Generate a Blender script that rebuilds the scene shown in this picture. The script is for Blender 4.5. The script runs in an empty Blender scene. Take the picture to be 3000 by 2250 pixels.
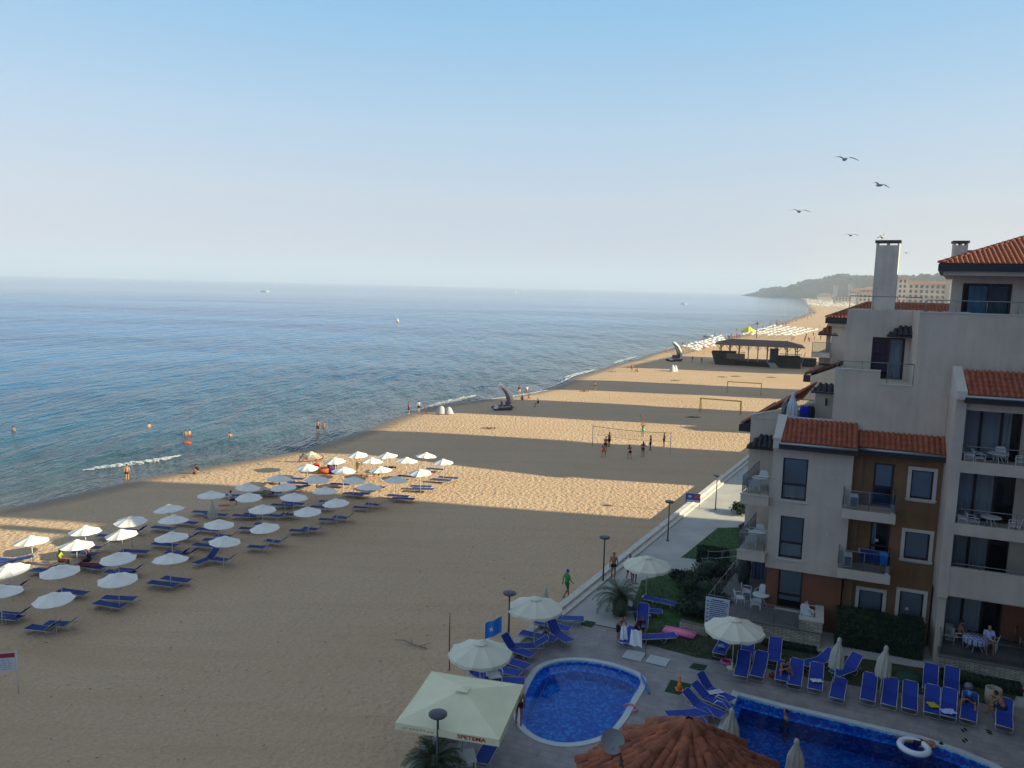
import bpy, bmesh, math, random
from mathutils import Vector, Matrix, noise as mnoise
from mathutils.geometry import tessellate_polygon
sc = bpy.context.scene
R = math.radians
random.seed(7)

# ---------------------------------------------------------------- camera
CZ = 18.5; FPX = 2253.0; PITCH = R(7.2); ROLL = R(1.43)
_fw = Vector((0, math.cos(PITCH), -math.sin(PITCH))); _r0 = Vector((1, 0, 0)); _u0 = _r0.cross(_fw)
_rt = math.cos(ROLL)*_r0 + math.sin(ROLL)*_u0
_up = -math.sin(ROLL)*_r0 + math.cos(ROLL)*_u0
cam = bpy.data.cameras.new('camera'); cam_o = bpy.data.objects.new('camera', cam); sc.collection.objects.link(cam_o)
m = Matrix((_rt, _up, -_fw)).transposed().to_4x4(); m.translation = (0, 0, CZ)
cam_o.matrix_world = m
cam.sensor_fit = 'HORIZONTAL'; cam.sensor_width = 36; cam.lens = FPX/3000*36
cam.clip_start = .5; cam.clip_end = 120000
sc.camera = cam_o
# ---------------------------------------------------------------- light
SUN_AZ = R(10.5); SUN_EL = R(20)
sdir = Vector((math.cos(SUN_AZ)*math.cos(SUN_EL), -math.sin(SUN_AZ)*math.cos(SUN_EL), math.sin(SUN_EL)))
w = bpy.data.worlds.new('World'); sc.world = w; w.use_nodes = True
nt = w.node_tree; bg = nt.nodes['Background']
sky = nt.nodes.new('ShaderNodeTexSky'); sky.sky_type = 'NISHITA'; sky.sun_disc = False
sky.sun_elevation = SUN_EL; sky.sun_rotation = math.atan2(sdir.x, sdir.y)
sky.air_density = 1.0; sky.dust_density = .3; sky.ozone_density = 3.0; sky.altitude = 0
# summer haze evens the clear-sky colours out: strongest low down, thin overhead
vm = nt.nodes.new('ShaderNodeVectorMath'); vm.operation = 'MULTIPLY_ADD'; vm.inputs[1].default_value = (.85, .40, .25)
tcw = nt.nodes.new('ShaderNodeTexCoord'); sx_ = nt.nodes.new('ShaderNodeSeparateXYZ'); nt.links.new(tcw.outputs['Generated'], sx_.inputs[0])
rp = nt.nodes.new('ShaderNodeValToRGB'); nt.links.new(sx_.outputs[2], rp.inputs[0]); el_ = rp.color_ramp.elements
hz_c = [(0, (.01, .11, .37)), (.06, (.14, .285, .47)), (.105, (.225, .375, .53)), (.19, (.215, .415, .61)), (.33, (.10, .375, .64)), (.75, (.19, .26, .36))]
el_[0].position = 0; el_[0].color = (*hz_c[0][1], 1); el_[1].position = .75; el_[1].color = (*hz_c[-1][1], 1)
for p_, c_ in hz_c[1:-1]: q_ = el_.new(p_); q_.color = (*c_, 1)
sc10 = nt.nodes.new('ShaderNodeVectorMath'); sc10.operation = 'SCALE'; sc10.inputs['Scale'].default_value = 10; nt.links.new(rp.outputs[0], sc10.inputs[0]); nt.links.new(sc10.outputs[0], vm.inputs[2])
nt.links.new(sky.outputs[0], vm.inputs[0]); nt.links.new(vm.outputs[0], bg.inputs[0]); bg.inputs[1].default_value = .05
sl = bpy.data.lights.new('sun', 'SUN'); sl.energy = 5.0; sl.angle = R(.5); sl.color = (1, .90, .60)
so = bpy.data.objects.new('sun', sl); sc.collection.objects.link(so); so.rotation_euler = sdir.to_track_quat('Z', 'Y').to_euler()
so.location = (60, -20, 60)
sc.view_settings.view_transform = 'Standard'; sc.view_settings.look = 'None'
sc.view_settings.exposure = 1.18; sc.view_settings.gamma = 1
sc.cycles.max_bounces = 6; sc.cycles.transparent_max_bounces = 12; sc.cycles.volume_bounces = 1
sc.cycles.use_denoising = True

# ---------------------------------------------------------------- helpers
def ray(x, y): return _fw + _rt*((x-1500)/FPX) - _up*((y-1125)/FPX)
def G(x, y, z=0.0):                       # where a sight line meets a level plane
    d = ray(x, y); t = (z-CZ)/d.z; return Vector((0, 0, CZ)) + d*t
TH = R(22); U = Vector((math.cos(TH), -math.sin(TH), 0)); V = Vector((math.sin(TH), math.cos(TH), 0))
KD = Vector((math.sin(R(29.2)), math.cos(R(29.2)), 0)); KN = Vector((KD.y, -KD.x, 0))   # along the beach wall, and inland
def FP(x, y, v):                          # where a sight line meets a facade plane: (u, z)
    d = ray(x, y); t = v/d.dot(V); p = Vector((0, 0, CZ)) + d*t; return p.dot(U), p.z
def col(h):
    h = h.lstrip('#'); c = [int(h[i:i+2], 16)/255 for i in (0, 2, 4)]
    return tuple(x/12.92 if x <= .04045 else ((x+.055)/1.055)**2.4 for x in c)

MATS = {}
def mat(name, rgb, rough=.7, metal=0, spec=.5, bump=0, bscale=20, var=0, vscale=3, alpha=1, trans=0, coat=0, streak=0):
    if name in MATS: return MATS[name]
    m = bpy.data.materials.new(name); m.use_nodes = True; n = m.node_tree.nodes; l = m.node_tree.links
    b = n['Principled BSDF']; b.inputs['Roughness'].default_value = rough; b.inputs['Metallic'].default_value = metal
    b.inputs['Specular IOR Level'].default_value = spec; b.inputs['Alpha'].default_value = alpha
    b.inputs['Base Color'].default_value = (*rgb, 1); b.inputs['Coat Weight'].default_value = coat
    b.inputs['Transmission Weight'].default_value = trans
    if var or bump:
        tc = n.new('ShaderNodeTexCoord')
    if var:
        t = n.new('ShaderNodeTexNoise'); t.inputs['Scale'].default_value = vscale; t.inputs['Detail'].default_value = 5
        t.inputs['Roughness'].default_value = .65
        l.new(tc.outputs['Object'], t.inputs['Vector'])
        r = n.new('ShaderNodeValToRGB'); r.color_ramp.elements[0].position = .32; r.color_ramp.elements[1].position = .68
        lo = tuple(c*(1-var) for c in rgb); hi = tuple(min(1, c*(1+var)) for c in rgb)
        r.color_ramp.elements[0].color = (*lo, 1); r.color_ramp.elements[1].color = (*hi, 1)
        l.new(t.outputs['Fac'], r.inputs['Fac']); l.new(r.outputs[0], b.inputs['Base Color'])
    if streak:
        mp = n.new('ShaderNodeMapping'); mp.inputs['Scale'].default_value = (2.2, 2.2, .16); l.new(tc.outputs['Object'], mp.inputs[0])
        t3 = n.new('ShaderNodeTexNoise'); t3.inputs['Scale'].default_value = 1.6; t3.inputs['Detail'].default_value = 6; l.new(mp.outputs[0], t3.inputs['Vector'])
        mr = n.new('ShaderNodeMapRange'); mr.inputs[1].default_value = .42; mr.inputs[2].default_value = .7; mr.inputs[3].default_value = 1; mr.inputs[4].default_value = 1-streak; l.new(t3.outputs['Fac'], mr.inputs[0])
        mm = n.new('ShaderNodeMix'); mm.data_type = 'RGBA'; mm.blend_type = 'MULTIPLY'; mm.inputs[0].default_value = 1; l.new(r.outputs[0], mm.inputs[6]); l.new(mr.outputs[0], mm.inputs[7]); l.new(mm.outputs[2], b.inputs['Base Color'])
    if bump:
        t2 = n.new('ShaderNodeTexNoise'); t2.inputs['Scale'].default_value = bscale; t2.inputs['Detail'].default_value = 4
        l.new(tc.outputs['Object'], t2.inputs['Vector'])
        bp = n.new('ShaderNodeBump'); bp.inputs['Distance'].default_value = bump; bp.inputs['Strength'].default_value = 1
        l.new(t2.outputs['Fac'], bp.inputs['Height']); l.new(bp.outputs[0], b.inputs['Normal'])
    MATS[name] = m; return m

class MB:
    """collects shapes, links them as one mesh object"""
    def __init__(s): s.v = []; s.f = []; s.mi = []; s.m = 0; s.sm = []
    def q(s, pts, smooth=False):
        i = len(s.v); s.v += [tuple(p) for p in pts]; s.f.append(tuple(range(i, i+len(pts)))); s.mi.append(s.m); s.sm.append(smooth)
    def poly(s, vs, fs, smooth=False):
        i = len(s.v); s.v += [tuple(p) for p in vs]
        for f in fs: s.f.append(tuple(k+i for k in f)); s.mi.append(s.m); s.sm.append(smooth)
    def box(s, x0, x1, y0, y1, z0, z1, sh=0, M=None):
        vs = [(x+sh*(y-y0), y, z) for z in (z0, z1) for y in (y0, y1) for x in (x0, x1)]
        if M: vs = [M @ Vector(v) for v in vs]
        s.poly(vs, [(0, 2, 3, 1), (4, 5, 7, 6), (0, 1, 5, 4), (2, 6, 7, 3), (0, 4, 6, 2), (1, 3, 7, 5)])
    def prism(s, pts, z0, z1):            # pts: CCW (x,y)
        n = len(pts); vs = [(p[0], p[1], z0) for p in pts]+[(p[0], p[1], z1) for p in pts]
        s.poly(vs, [tuple(reversed(range(n))), tuple(range(n, 2*n))]+[(i, (i+1) % n, (i+1) % n+n, i+n) for i in range(n)])
    def tube(s, path, r, n=6, caps=True, smooth=True):
        path = [Vector(p) for p in path]; rs = r if hasattr(r, '__len__') else [r]*len(path)
        rings = []; i0 = len(s.v); prev = None
        for k, p in enumerate(path):
            d = (path[min(k+1, len(path)-1)]-path[max(k-1, 0)])
            if d.length < 1e-9: d = Vector((0, 0, 1))
            d.normalize()
            a = prev if prev is not None else (Vector((0, 0, 1)) if abs(d.z) < .9 else Vector((1, 0, 0)))
            a = (a-d*a.dot(d));
            if a.length < 1e-6: a = d.orthogonal()
            a.normalize(); prev = a; b = d.cross(a)
            s.v += [tuple(p+(a*math.cos(2*math.pi*j/n)+b*math.sin(2*math.pi*j/n))*rs[k]) for j in range(n)]
        for k in range(len(path)-1):
            for j in range(n):
                a0 = i0+k*n+j; a1 = i0+k*n+(j+1) % n
                s.f.append((a0, a1, a1+n, a0+n)); s.mi.append(s.m); s.sm.append(smooth)
        if caps:
            s.f.append(tuple(i0+j for j in reversed(range(n)))); s.mi.append(s.m); s.sm.append(False)
            k = i0+(len(path)-1)*n; s.f.append(tuple(k+j for j in range(n))); s.mi.append(s.m); s.sm.append(False)
    def lathe(s, prof, n=16, c=(0, 0, 0), smooth=True, caps=True, sc_=(1, 1)):
        i0 = len(s.v)
        for r, z in prof: s.v += [(c[0]+r*math.cos(2*math.pi*j/n)*sc_[0], c[1]+r*math.sin(2*math.pi*j/n)*sc_[1], c[2]+z) for j in range(n)]
        for k in range(len(prof)-1):
            for j in range(n):
                a0 = i0+k*n+j; a1 = i0+k*n+(j+1) % n
                s.f.append((a0, a1, a1+n, a0+n)); s.mi.append(s.m); s.sm.append(smooth)
        if caps:
            s.f.append(tuple(i0+j for j in reversed(range(n)))); s.mi.append(s.m); s.sm.append(False)
            k = i0+(len(prof)-1)*n; s.f.append(tuple(k+j for j in range(n))); s.mi.append(s.m); s.sm.append(False)
    def ell(s, c, r, n=10, k=6, M=None):
        vs = []; fs = []
        for i in range(k+1):
            t = math.pi*i/k
            for j in range(n):
                a = 2*math.pi*j/n; p = Vector((r[0]*math.sin(t)*math.cos(a), r[1]*math.sin(t)*math.sin(a), r[2]*math.cos(t)))
                if M: p = M @ p
                vs.append(p+Vector(c))
        for i in range(k):
            for j in range(n): fs.append((i*n+j, (i+1)*n+j, (i+1)*n+(j+1) % n, i*n+(j+1) % n))
        s.poly(vs, fs, True)
    def build(s, name, mt, parent=None, world=False, M=None):
        me = bpy.data.meshes.new(name); vs = s.v
        if M is not None: vs = [M @ Vector(v) for v in vs]
        if world and parent is not None:
            I = XF(parent).inverted(); vs = [I @ Vector(v) for v in vs]
        me.from_pydata([tuple(v) for v in vs], [], s.f)
        for mm in (mt if isinstance(mt, (list, tuple)) else [mt]): me.materials.append(mm)
        me.polygons.foreach_set('material_index', s.mi); me.polygons.foreach_set('use_smooth', s.sm); me.update()
        o = bpy.data.objects.new(name, me); sc.collection.objects.link(o)
        if parent is not None: o.parent = parent
        return o
def XF(o):
    m = Matrix.LocRotScale(o.location, o.rotation_euler.to_quaternion(), o.scale)
    return XF(o.parent) @ m if o.parent else m
def tag(o, label=None, cat=None, group=None, kind=None):
    if label: o['label'] = label
    if cat: o['category'] = cat
    if group: o['group'] = group
    if kind: o['kind'] = kind
    return o
def thing(name, label, cat, loc=(0, 0, 0), rz=0, group=None):
    o = bpy.data.objects.new(name, None); sc.collection.objects.link(o); o.location = loc; o.rotation_euler = (0, 0, rz)
    o.empty_display_size = .2
    return tag(o, label, cat, group)
def kids(o): return [c for c in KIDS.get(o.name, [])]
def dup(root, loc, rz=None, label=None, group=None, scale=None, parts=True):
    def cp(o, parent):
        c = o.copy(); sc.collection.objects.link(c); c.parent = parent
        if parts:
            for ch in o.children: cp(ch, c)
        return c
    r = cp(root, None); r.location = loc
    if rz is not None: r.rotation_euler = (0, 0, rz)
    if label: r['label'] = label
    if group: r['group'] = group
    if scale: r.scale = (scale,)*3 if not hasattr(scale, '__len__') else scale
    return r
# ---------------------------------------------------------------- materials of the setting
def nodes(m): return m.node_tree.nodes, m.node_tree.links
def sand_mat():
    m = bpy.data.materials.new('sand'); m.use_nodes = True; n, l = nodes(m); b = n['Principled BSDF']
    b.inputs['Roughness'].default_value = .95; b.inputs['Specular IOR Level'].default_value = .1
    tc = n.new('ShaderNodeTexCoord')
    def noise(s, d=3, r=.5):
        t = n.new('ShaderNodeTexNoise'); t.inputs['Scale'].default_value = s; t.inputs['Detail'].default_value = d; t.inputs['Roughness'].default_value = r
        l.new(tc.outputs['Object'], t.inputs['Vector']); return t.outputs['Fac']
    f1 = noise(3.1, 4, .62); f2 = noise(.06, 4); vo = n.new('ShaderNodeTexVoronoi'); vo.inputs['Scale'].default_value = 2.6
    l.new(tc.outputs['Object'], vo.inputs['Vector'])
    at = n.new('ShaderNodeAttribute'); at.attribute_name = 'wet'
    def mixc(fac, a, b2):
        x = n.new('ShaderNodeMix'); x.data_type = 'RGBA'; l.new(fac, x.inputs[0])
        for k, c in ((6, a), (7, b2)):
            if isinstance(c, tuple): x.inputs[k].default_value = (*c, 1)
            else: l.new(c, x.inputs[k])
        return x.outputs[2]
    def ramp(src, a, b2):
        r = n.new('ShaderNodeMapRange'); l.new(src, r.inputs[0]); r.inputs[1].default_value = a; r.inputs[2].default_value = b2; return r.outputs[0]
    c = mixc(ramp(f2, .35, .65), (.53, .372, .245), (.60, .43, .29))
    c = mixc(ramp(noise(7, 3), .35, .7), c, (.475, .325, .20))
    mp = n.new('ShaderNodeMapping'); mp.inputs['Rotation'].default_value = (0, 0, R(61)); mp.inputs['Scale'].default_value = (.10, 1.1, 1); l.new(tc.outputs['Object'], mp.inputs[0])
    tk = n.new('ShaderNodeTexNoise'); tk.inputs['Scale'].default_value = .55; tk.inputs['Detail'].default_value = 6; tk.inputs['Roughness'].default_value = .6; l.new(mp.outputs[0], tk.inputs['Vector'])
    mk = n.new('ShaderNodeMapRange'); l.new(tk.outputs['Fac'], mk.inputs[0]); mk.inputs[1].default_value = .5; mk.inputs[2].default_value = .72; mk.inputs[4].default_value = .4
    c = mixc(mk.outputs[0], c, (.42, .28, .165))
    c = mixc(at.outputs['Fac'], c, (.13, .095, .065))
    l.new(c, b.inputs['Base Color'])
    rr = n.new('ShaderNodeMapRange'); l.new(at.outputs['Fac'], rr.inputs[0]); rr.inputs[3].default_value = .95; rr.inputs[4].default_value = .35
    l.new(rr.outputs[0], b.inputs['Roughness'])
    ad = n.new('ShaderNodeMath'); ad.operation = 'MULTIPLY_ADD'; l.new(vo.outputs['Distance'], ad.inputs[0]); ad.inputs[1].default_value = .45; l.new(f1, ad.inputs[2])
    dr = n.new('ShaderNodeMath'); dr.operation = 'SUBTRACT'; dr.inputs[0].default_value = 1; l.new(at.outputs['Fac'], dr.inputs[1])
    bp = n.new('ShaderNodeBump'); bp.inputs['Distance'].default_value = .15; l.new(dr.outputs[0], bp.inputs['Strength']); l.new(ad.outputs[0], bp.inputs['Height'])
    l.new(bp.outputs[0], b.inputs['Normal']); return m
def sea_mat():
    m = bpy.data.materials.new('sea'); m.use_nodes = True; n, l = nodes(m); b = n['Principled BSDF']
    b.inputs['Roughness'].default_value = .1; b.inputs['Specular IOR Level'].default_value = .13; b.inputs['IOR'].default_value = 1.33
    tc = n.new('ShaderNodeTexCoord')
    mp = n.new('ShaderNodeMapping'); mp.inputs['Rotation'].default_value = (0, 0, R(29)); l.new(tc.outputs['Object'], mp.inputs['Vector'])
    mp.inputs['Scale'].default_value = (1, .32, 1)
    def noise(s, d=3, r=.5, v=mp):
        t = n.new('ShaderNodeTexNoise'); t.inputs['Scale'].default_value = s; t.inputs['Detail'].default_value = d; t.inputs['Roughness'].default_value = r
        l.new(v.outputs[0], t.inputs['Vector']); return t.outputs['Fac']
    at = n.new('ShaderNodeAttribute'); at.attribute_name = 'shore'      # 0 at the water's edge, 1 far out
    r = n.new('ShaderNodeValToRGB'); e = r.color_ramp.elements; l.new(at.outputs['Fac'], r.inputs[0])
    e[0].position = 0; e[0].color = (.075, .088, .09, 1); e[1].position = 1; e[1].color = (.001, .135, .36, 1)
    for p, c in ((.06, (.032, .08, .105)), (.2, (.008, .095, .18)), (.5, (.003, .125, .29))):
        x = e.new(p); x.color = (*c, 1)
    mp2 = n.new('ShaderNodeMapping'); mp2.inputs['Rotation'].default_value = (0, 0, R(5)); mp2.inputs['Scale'].default_value = (.25, 1, 1); l.new(tc.outputs['Object'], mp2.inputs['Vector'])
    big = noise(.012, 5, .55, mp2); mr = n.new('ShaderNodeMapRange'); l.new(big, mr.inputs[0]); mr.inputs[1].default_value = .38; mr.inputs[2].default_value = .64
    mx = n.new('ShaderNodeMix'); mx.data_type = 'RGBA'; mx.blend_type = 'MULTIPLY'; l.new(mr.outputs[0], mx.inputs[0]); l.new(r.outputs[0], mx.inputs[6]); mx.inputs[7].default_value = (.35, .42, .55, 1)
    l.new(mx.outputs[2], b.inputs['Base Color'])
    h1 = noise(.35, 4, .6); h2 = noise(1.6, 3, .6); h3 = noise(.09, 3, .5)
    a = n.new('ShaderNodeMath'); a.operation = 'MULTIPLY_ADD'; l.new(h2, a.inputs[0]); a.inputs[1].default_value = .16; l.new(h1, a.inputs[2])
    a2 = n.new('ShaderNodeMath'); a2.operation = 'MULTIPLY_ADD'; l.new(h3, a2.inputs[0]); a2.inputs[1].default_value = 1.6; l.new(a.outputs[0], a2.inputs[2])
    bp = n.new('ShaderNodeBump'); bp.inputs['Distance'].default_value = 1.9; l.new(a2.outputs[0], bp.inputs['Height'])
    # wind lanes: smoother and rougher patches
    rr = n.new('ShaderNodeMapRange'); l.new(big, rr.inputs[0]); rr.inputs[1].default_value = .35; rr.inputs[2].default_value = .6; rr.inputs[3].default_value = .5; rr.inputs[4].default_value = 1.
    cl = n.new('ShaderNodeAttribute'); cl.attribute_name = 'calm'; cm1 = n.new('ShaderNodeMath'); cm1.operation = 'SUBTRACT'; cm1.inputs[0].default_value = 1; l.new(cl.outputs['Fac'], cm1.inputs[1])
    cm2 = n.new('ShaderNodeMath'); cm2.operation = 'MULTIPLY'; l.new(rr.outputs[0], cm2.inputs[0]); l.new(cm1.outputs[0], cm2.inputs[1]); l.new(cm2.outputs[0], bp.inputs['Strength']); l.new(bp.outputs[0], b.inputs['Normal']); return m
def brick_mat(name, c1, c2, mortar, sx, sy, bump=.01, rot=0, msize=.02, rough=.8, var=.25):
    m = bpy.data.materials.new(name); m.use_nodes = True; n, l = nodes(m); b = n['Principled BSDF']; b.inputs['Roughness'].default_value = rough
    tc = n.new('ShaderNodeTexCoord'); mp = n.new('ShaderNodeMapping'); l.new(tc.outputs['Object'], mp.inputs[0]); mp.inputs['Rotation'].default_value = rot if hasattr(rot, '__len__') else (0, 0, rot)
    t = n.new('ShaderNodeTexBrick'); l.new(mp.outputs[0], t.inputs['Vector']); t.inputs['Scale'].default_value = 1
    t.inputs['Brick Width'].default_value = sx; t.inputs['Row Height'].default_value = sy; t.inputs['Mortar Size'].default_value = msize
    t.inputs['Color1'].default_value = (*c1, 1); t.inputs['Color2'].default_value = (*c2, 1); t.inputs['Mortar'].default_value = (*mortar, 1)
    no = n.new('ShaderNodeTexNoise'); no.inputs['Scale'].default_value = 1.3; no.inputs['Detail'].default_value = 6; l.new(tc.outputs['Object'], no.inputs[0])
    mr = n.new('ShaderNodeMapRange'); l.new(no.outputs[0], mr.inputs[0]); mr.inputs[1].default_value = .3; mr.inputs[2].default_value = .7; mr.inputs[3].default_value = 1-var; mr.inputs[4].default_value = 1+var*.5
    mx = n.new('ShaderNodeMix'); mx.data_type = 'RGBA'; mx.blend_type = 'MULTIPLY'; mx.inputs[0].default_value = 1; l.new(t.outputs[0], mx.inputs[6]); l.new(mr.outputs[0], mx.inputs[7])
    l.new(mx.outputs[2], b.inputs['Base Color'])
    bp = n.new('ShaderNodeBump'); bp.inputs['Distance'].default_value = bump; iv = n.new('ShaderNodeMath'); iv.operation = 'SUBTRACT'; iv.inputs[0].default_value = 1
    l.new(t.outputs['Fac'], iv.inputs[1]); l.new(iv.outputs[0], bp.inputs['Height']); l.new(bp.outputs[0], b.inputs['Normal']); return m
def mosaic_mat(nm='pool_mosaic', k=1.):
    m = bpy.data.materials.new(nm); m.use_nodes = True; n, l = nodes(m); b = n['Principled BSDF']; b.inputs['Roughness'].default_value = .3
    tc = n.new('ShaderNodeTexCoord'); t = n.new('ShaderNodeTexVoronoi'); t.inputs['Scale'].default_value = 9; l.new(tc.outputs['Object'], t.inputs[0])
    r = n.new('ShaderNodeValToRGB'); e = r.color_ramp.elements; e[0].position = .3; e[0].color = (.003, .13, .50, 1); e[1].position = .9; e[1].color = (.11, .46, .82, 1)
    x = e.new(.6); x.color = (.008, .22, .66, 1)
    for q in e: q.color = (q.color[0]*k, q.color[1]*k, min(1, q.color[2]*(k+.3)/1.3), 1)
    
    s = n.new('ShaderNodeSeparateColor'); l.new(t.outputs['Color'], s.inputs[0]); l.new(s.outputs[0], r.inputs[0]); l.new(r.outputs[0], b.inputs['Base Color']); return m
M_SAND = sand_mat(); M_SEA = sea_mat(); M_MOS = mosaic_mat(); M_MOSD = mosaic_mat('pool_mosaic_deep', .5); M_MOSL = mosaic_mat('pool_mosaic_rim', 1.5)
M_PAVE = brick_mat('pavers', (.20, .185, .165), (.235, .215, .19), (.12, .11, .10), .6, .3, .004, R(-20), .012)
M_PATH = mat('concrete_path', (.40, .385, .36), .85, var=.12, vscale=.6, bump=.003, bscale=14)
M_KERB = mat('kerb_white', (.56, .53, .47), .8, var=.15, vscale=2)
M_FOAM = mat('foam', (.66, .70, .72), .9, var=.1, vscale=4)

# ---------------------------------------------------------------- sea and beach
SHZ = -.32
shore_px = [(-700, 1590), (-350, 1545), (0, 1491), (116, 1472), (216, 1453), (293, 1430), (347, 1414), (405, 1405), (482, 1387), (579, 1376), (656, 1358), (750, 1345), (850, 1326), (907, 1314), (973, 1291), (1030, 1271), (1076, 1260), (1100, 1249), (1149, 1225), (1194, 1213), (1242, 1198), (1324, 1182), (1385, 1176), (1458, 1166), (1547, 1154), (1608, 1141), (1649, 1123), (1690, 1103), (1751, 1085), (1812, 1066), (1865, 1054), (1900, 1040), (1941, 1029), (1995, 1013), (2090, 996), (2171, 980), (2225, 964), (2261, 953), (2293, 942), (2347, 926), (2372, 915), (2362, 899), (2355, 880), (2325, 870)]
SH = [G(x, y, SHZ).xy for x, y in shore_px]
SH = [SH[0]+(SH[0]-SH[1]).normalized()*60] + SH
def shore_d(p):          # signed distance to the water's edge, + inland
    best = 1e9; sg = 1
    for a, b in zip(SH, SH[1:]):
        d = b-a; L = d.length_squared; t = max(0, min(1, (p-a).dot(d)/L)); q = a+d*t; e = (p-q).length
        if e < best: best = e; sg = 1 if (d.x*(p.y-a.y)-d.y*(p.x-a.x)) < 0 else -1
    return best*sg
def sheet(name, pts, faces, mt, attr=None, vals=None, calm=None):
    me = bpy.data.meshes.new(name); me.from_pydata(pts, [], faces); me.materials.append(mt)
    if attr:
        a = me.attributes.new(attr, 'FLOAT', 'POINT'); a.data.foreach_set('value', vals)
    if calm: a = me.attributes.new('calm', 'FLOAT', 'POINT'); a.data.foreach_set('value', calm)
    me.polygons.foreach_set('use_smooth', [True]*len(me.polygons)); me.update()
    o = bpy.data.objects.new(name, me); sc.collection.objects.link(o); tag(o, kind='structure'); return o
# strips across the beach: columns along the shore line, rows at distances from it
def smooth_line(P, step):
    out = []
    for i in range(len(P)-1):
        a, b = P[i], P[i+1]; k = max(1, int((b-a).length/step))
        for j in range(k): out.append(a.lerp(b, j/k))
    out.append(P[-1])
    for _ in range(3):
        out = [out[0]]+[(out[i-1]+out[i]*2+out[i+1])/4 for i in range(1, len(out)-1)]+[out[-1]]
    return out
near = smooth_line([p for p in SH if p.y < 330], 1.6)
nrm = []
for i in range(len(near)):
    d = (near[min(i+6, len(near)-1)]-near[max(i-6, 0)]).normalized(); nrm.append(Vector((d.y, -d.x)))
rows = [-2.5, -1.2, 0, .5, 1, 1.6, 2.4, 3.4, 4.6, 6, 8, 11]
# beach ground: a wide flat sheet whose seaward rim follows the shore and dips under the water
vs = []; wet = []; fs = []; nr = len(rows)
for i, p in enumerate(near):
    for k, r in enumerate(rows):
        q = p+nrm[i]*r; z = SHZ+.0+(min(1, max(0, (r)/8))**.8*.30 if r > 0 else r*.06)
        if r >= 11: z = -.02+0.0
        vs.append((q.x, q.y, z)); wb = 2.2+1.3*mnoise.noise(Vector((i*.05, 0, 0)))
        wet.append(1 if r <= .5 else max(0, 1-(r-.5)/(wb+.4)))
for i in range(len(near)-1):
    for k in range(nr-1): a = i*nr+k; fs.append((a, a+1, a+1+nr, a+nr))
sheet('wet_sand', vs, fs, M_SAND, 'wet', wet)
# dry beach from the rim inland
rim = [near[i]+nrm[i]*10.6 for i in range(len(near))][::4]
far_sh = [p for p in SH if p.y >= 325]
inl = []
vs = []; fs = []
A = [Vector((p.x, p.y)) for p in rim]
pts3 = [(p.x, p.y, 0.0) for p in A]
n0 = len(A)
NC = 60
_k0 = G(1640, 1765, .7).xy; _ke = G(1350, 1990, .4).xy; _kf = G(1190, 2262, .4).xy
for p in A:
    q = p-_k0; s_ = q.dot(KD.xy); L_ = (.2-q.dot(KN.xy)) if -10.5 < s_ < 214 else 130
    if s_ <= -10.5: L_ = 60
    for j in range(NC+1): t = (j/NC); vs.append((p.x+t*L_*KN.x, p.y+t*L_*KN.y, 0.0))
for i in range(len(A)-1):
    for j in range(NC): a = i*(NC+1)+j; fs.append((a, a+1, a+NC+2, a+NC+1))
# gentle footprints and hummocks come as real relief
for k in range(len(vs)):
    x, y, z = vs[k]
    lim = 1.5+(y-20)*0 if y < 20 else _kf.x+(_ke.x-_kf.x)*(y-_kf.y)/(_ke.y-_kf.y)
    if (Vector((x, y))-_k0).dot(KD.xy) <= -10.3: x = min(x, lim+.2)
    vs[k] = (x, y, .05*mnoise.noise(Vector((x*.12, y*.12, 0))) if k % (NC+1) else -.012)
sheet('beach_sand', vs, fs, M_SAND, 'wet', [0.]*len(vs))
# far beach and the land behind it
fp = [p for p in SH if p.y >= 300]
L1 = [(p.x, p.y, SHZ-.1) for p in fp]; L1b = [(p.x+6+p.y*.004, p.y-2, -.05) for p in fp]
mb = MB()
n = len(fp)
vsf = L1+L1b+[(p.x+900, p.y-120, -.05) for p in fp]; ff = []
for k in range(2):
    for i in range(n-1): a = k*n+i; ff.append((a, a+n, a+n+1, a+1))
bp_ = [near[i]+nrm[i]*7 for i in range(0, len(near), 12) if near[i].y > 235]+[p+Vector((14, -4)) for p in SH if p.y > 335]
bp_ += [bp_[-1]+Vector((2500, 0)), Vector((2500, 235))]
mbb = MB(); _t = tessellate_polygon([[Vector((p.x, p.y, 0)) for p in bp_]]); mbb.poly([(p.x, p.y, -.085) for p in bp_], [t if (bp_[t[1]]-bp_[t[0]]).cross(bp_[t[2]]-bp_[t[0]]) > 0 else (t[0], t[2], t[1]) for t in _t])
tag(mbb.build('sand_ground', M_SAND), kind='structure')
sheet('far_beach', vsf, ff, M_SAND, 'wet', [1.]*n+[0.]*2*n)
# sea: one sheet out to the horizon, finer near the beach, with low swell and its own wave lines
rr = [20+i*.75 for i in range(200)]
while rr[-1] < 70000: rr.append(rr[-1]*1.045)
NA = 200; vs = []; fs = []; sh = []
for r in rr:
    for j in range(NA):
        a = R(-62+j*112/(NA-1)); x = r*math.sin(a); y = r*math.cos(a)
        d = -shore_d(Vector((x, y))) if r < 2600 else 500
        z = SHZ
        if 0 < d < 90 and r < 260:
            am = min(1, d/5)*max(0, 1-max(0, d-25)/65)
            s_ = x*KD.x+y*KD.y
            z += .11*am*math.sin(d*.62+2.2*mnoise.noise(Vector((s_*.03, d*.03, 3))))*(.55+.9*mnoise.noise(Vector((s_*.025, d*.06, 9))))
        if d < 0: z = SHZ-min(.5, -d*.05)
        vs.append((x, y, z)); sh.append(min(1, max(0, d)/170))
for i in range(len(rr)-1):
    for j in range(NA-1): a = i*NA+j; fs.append((a, a+1, a+NA+1, a+NA))
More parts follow.
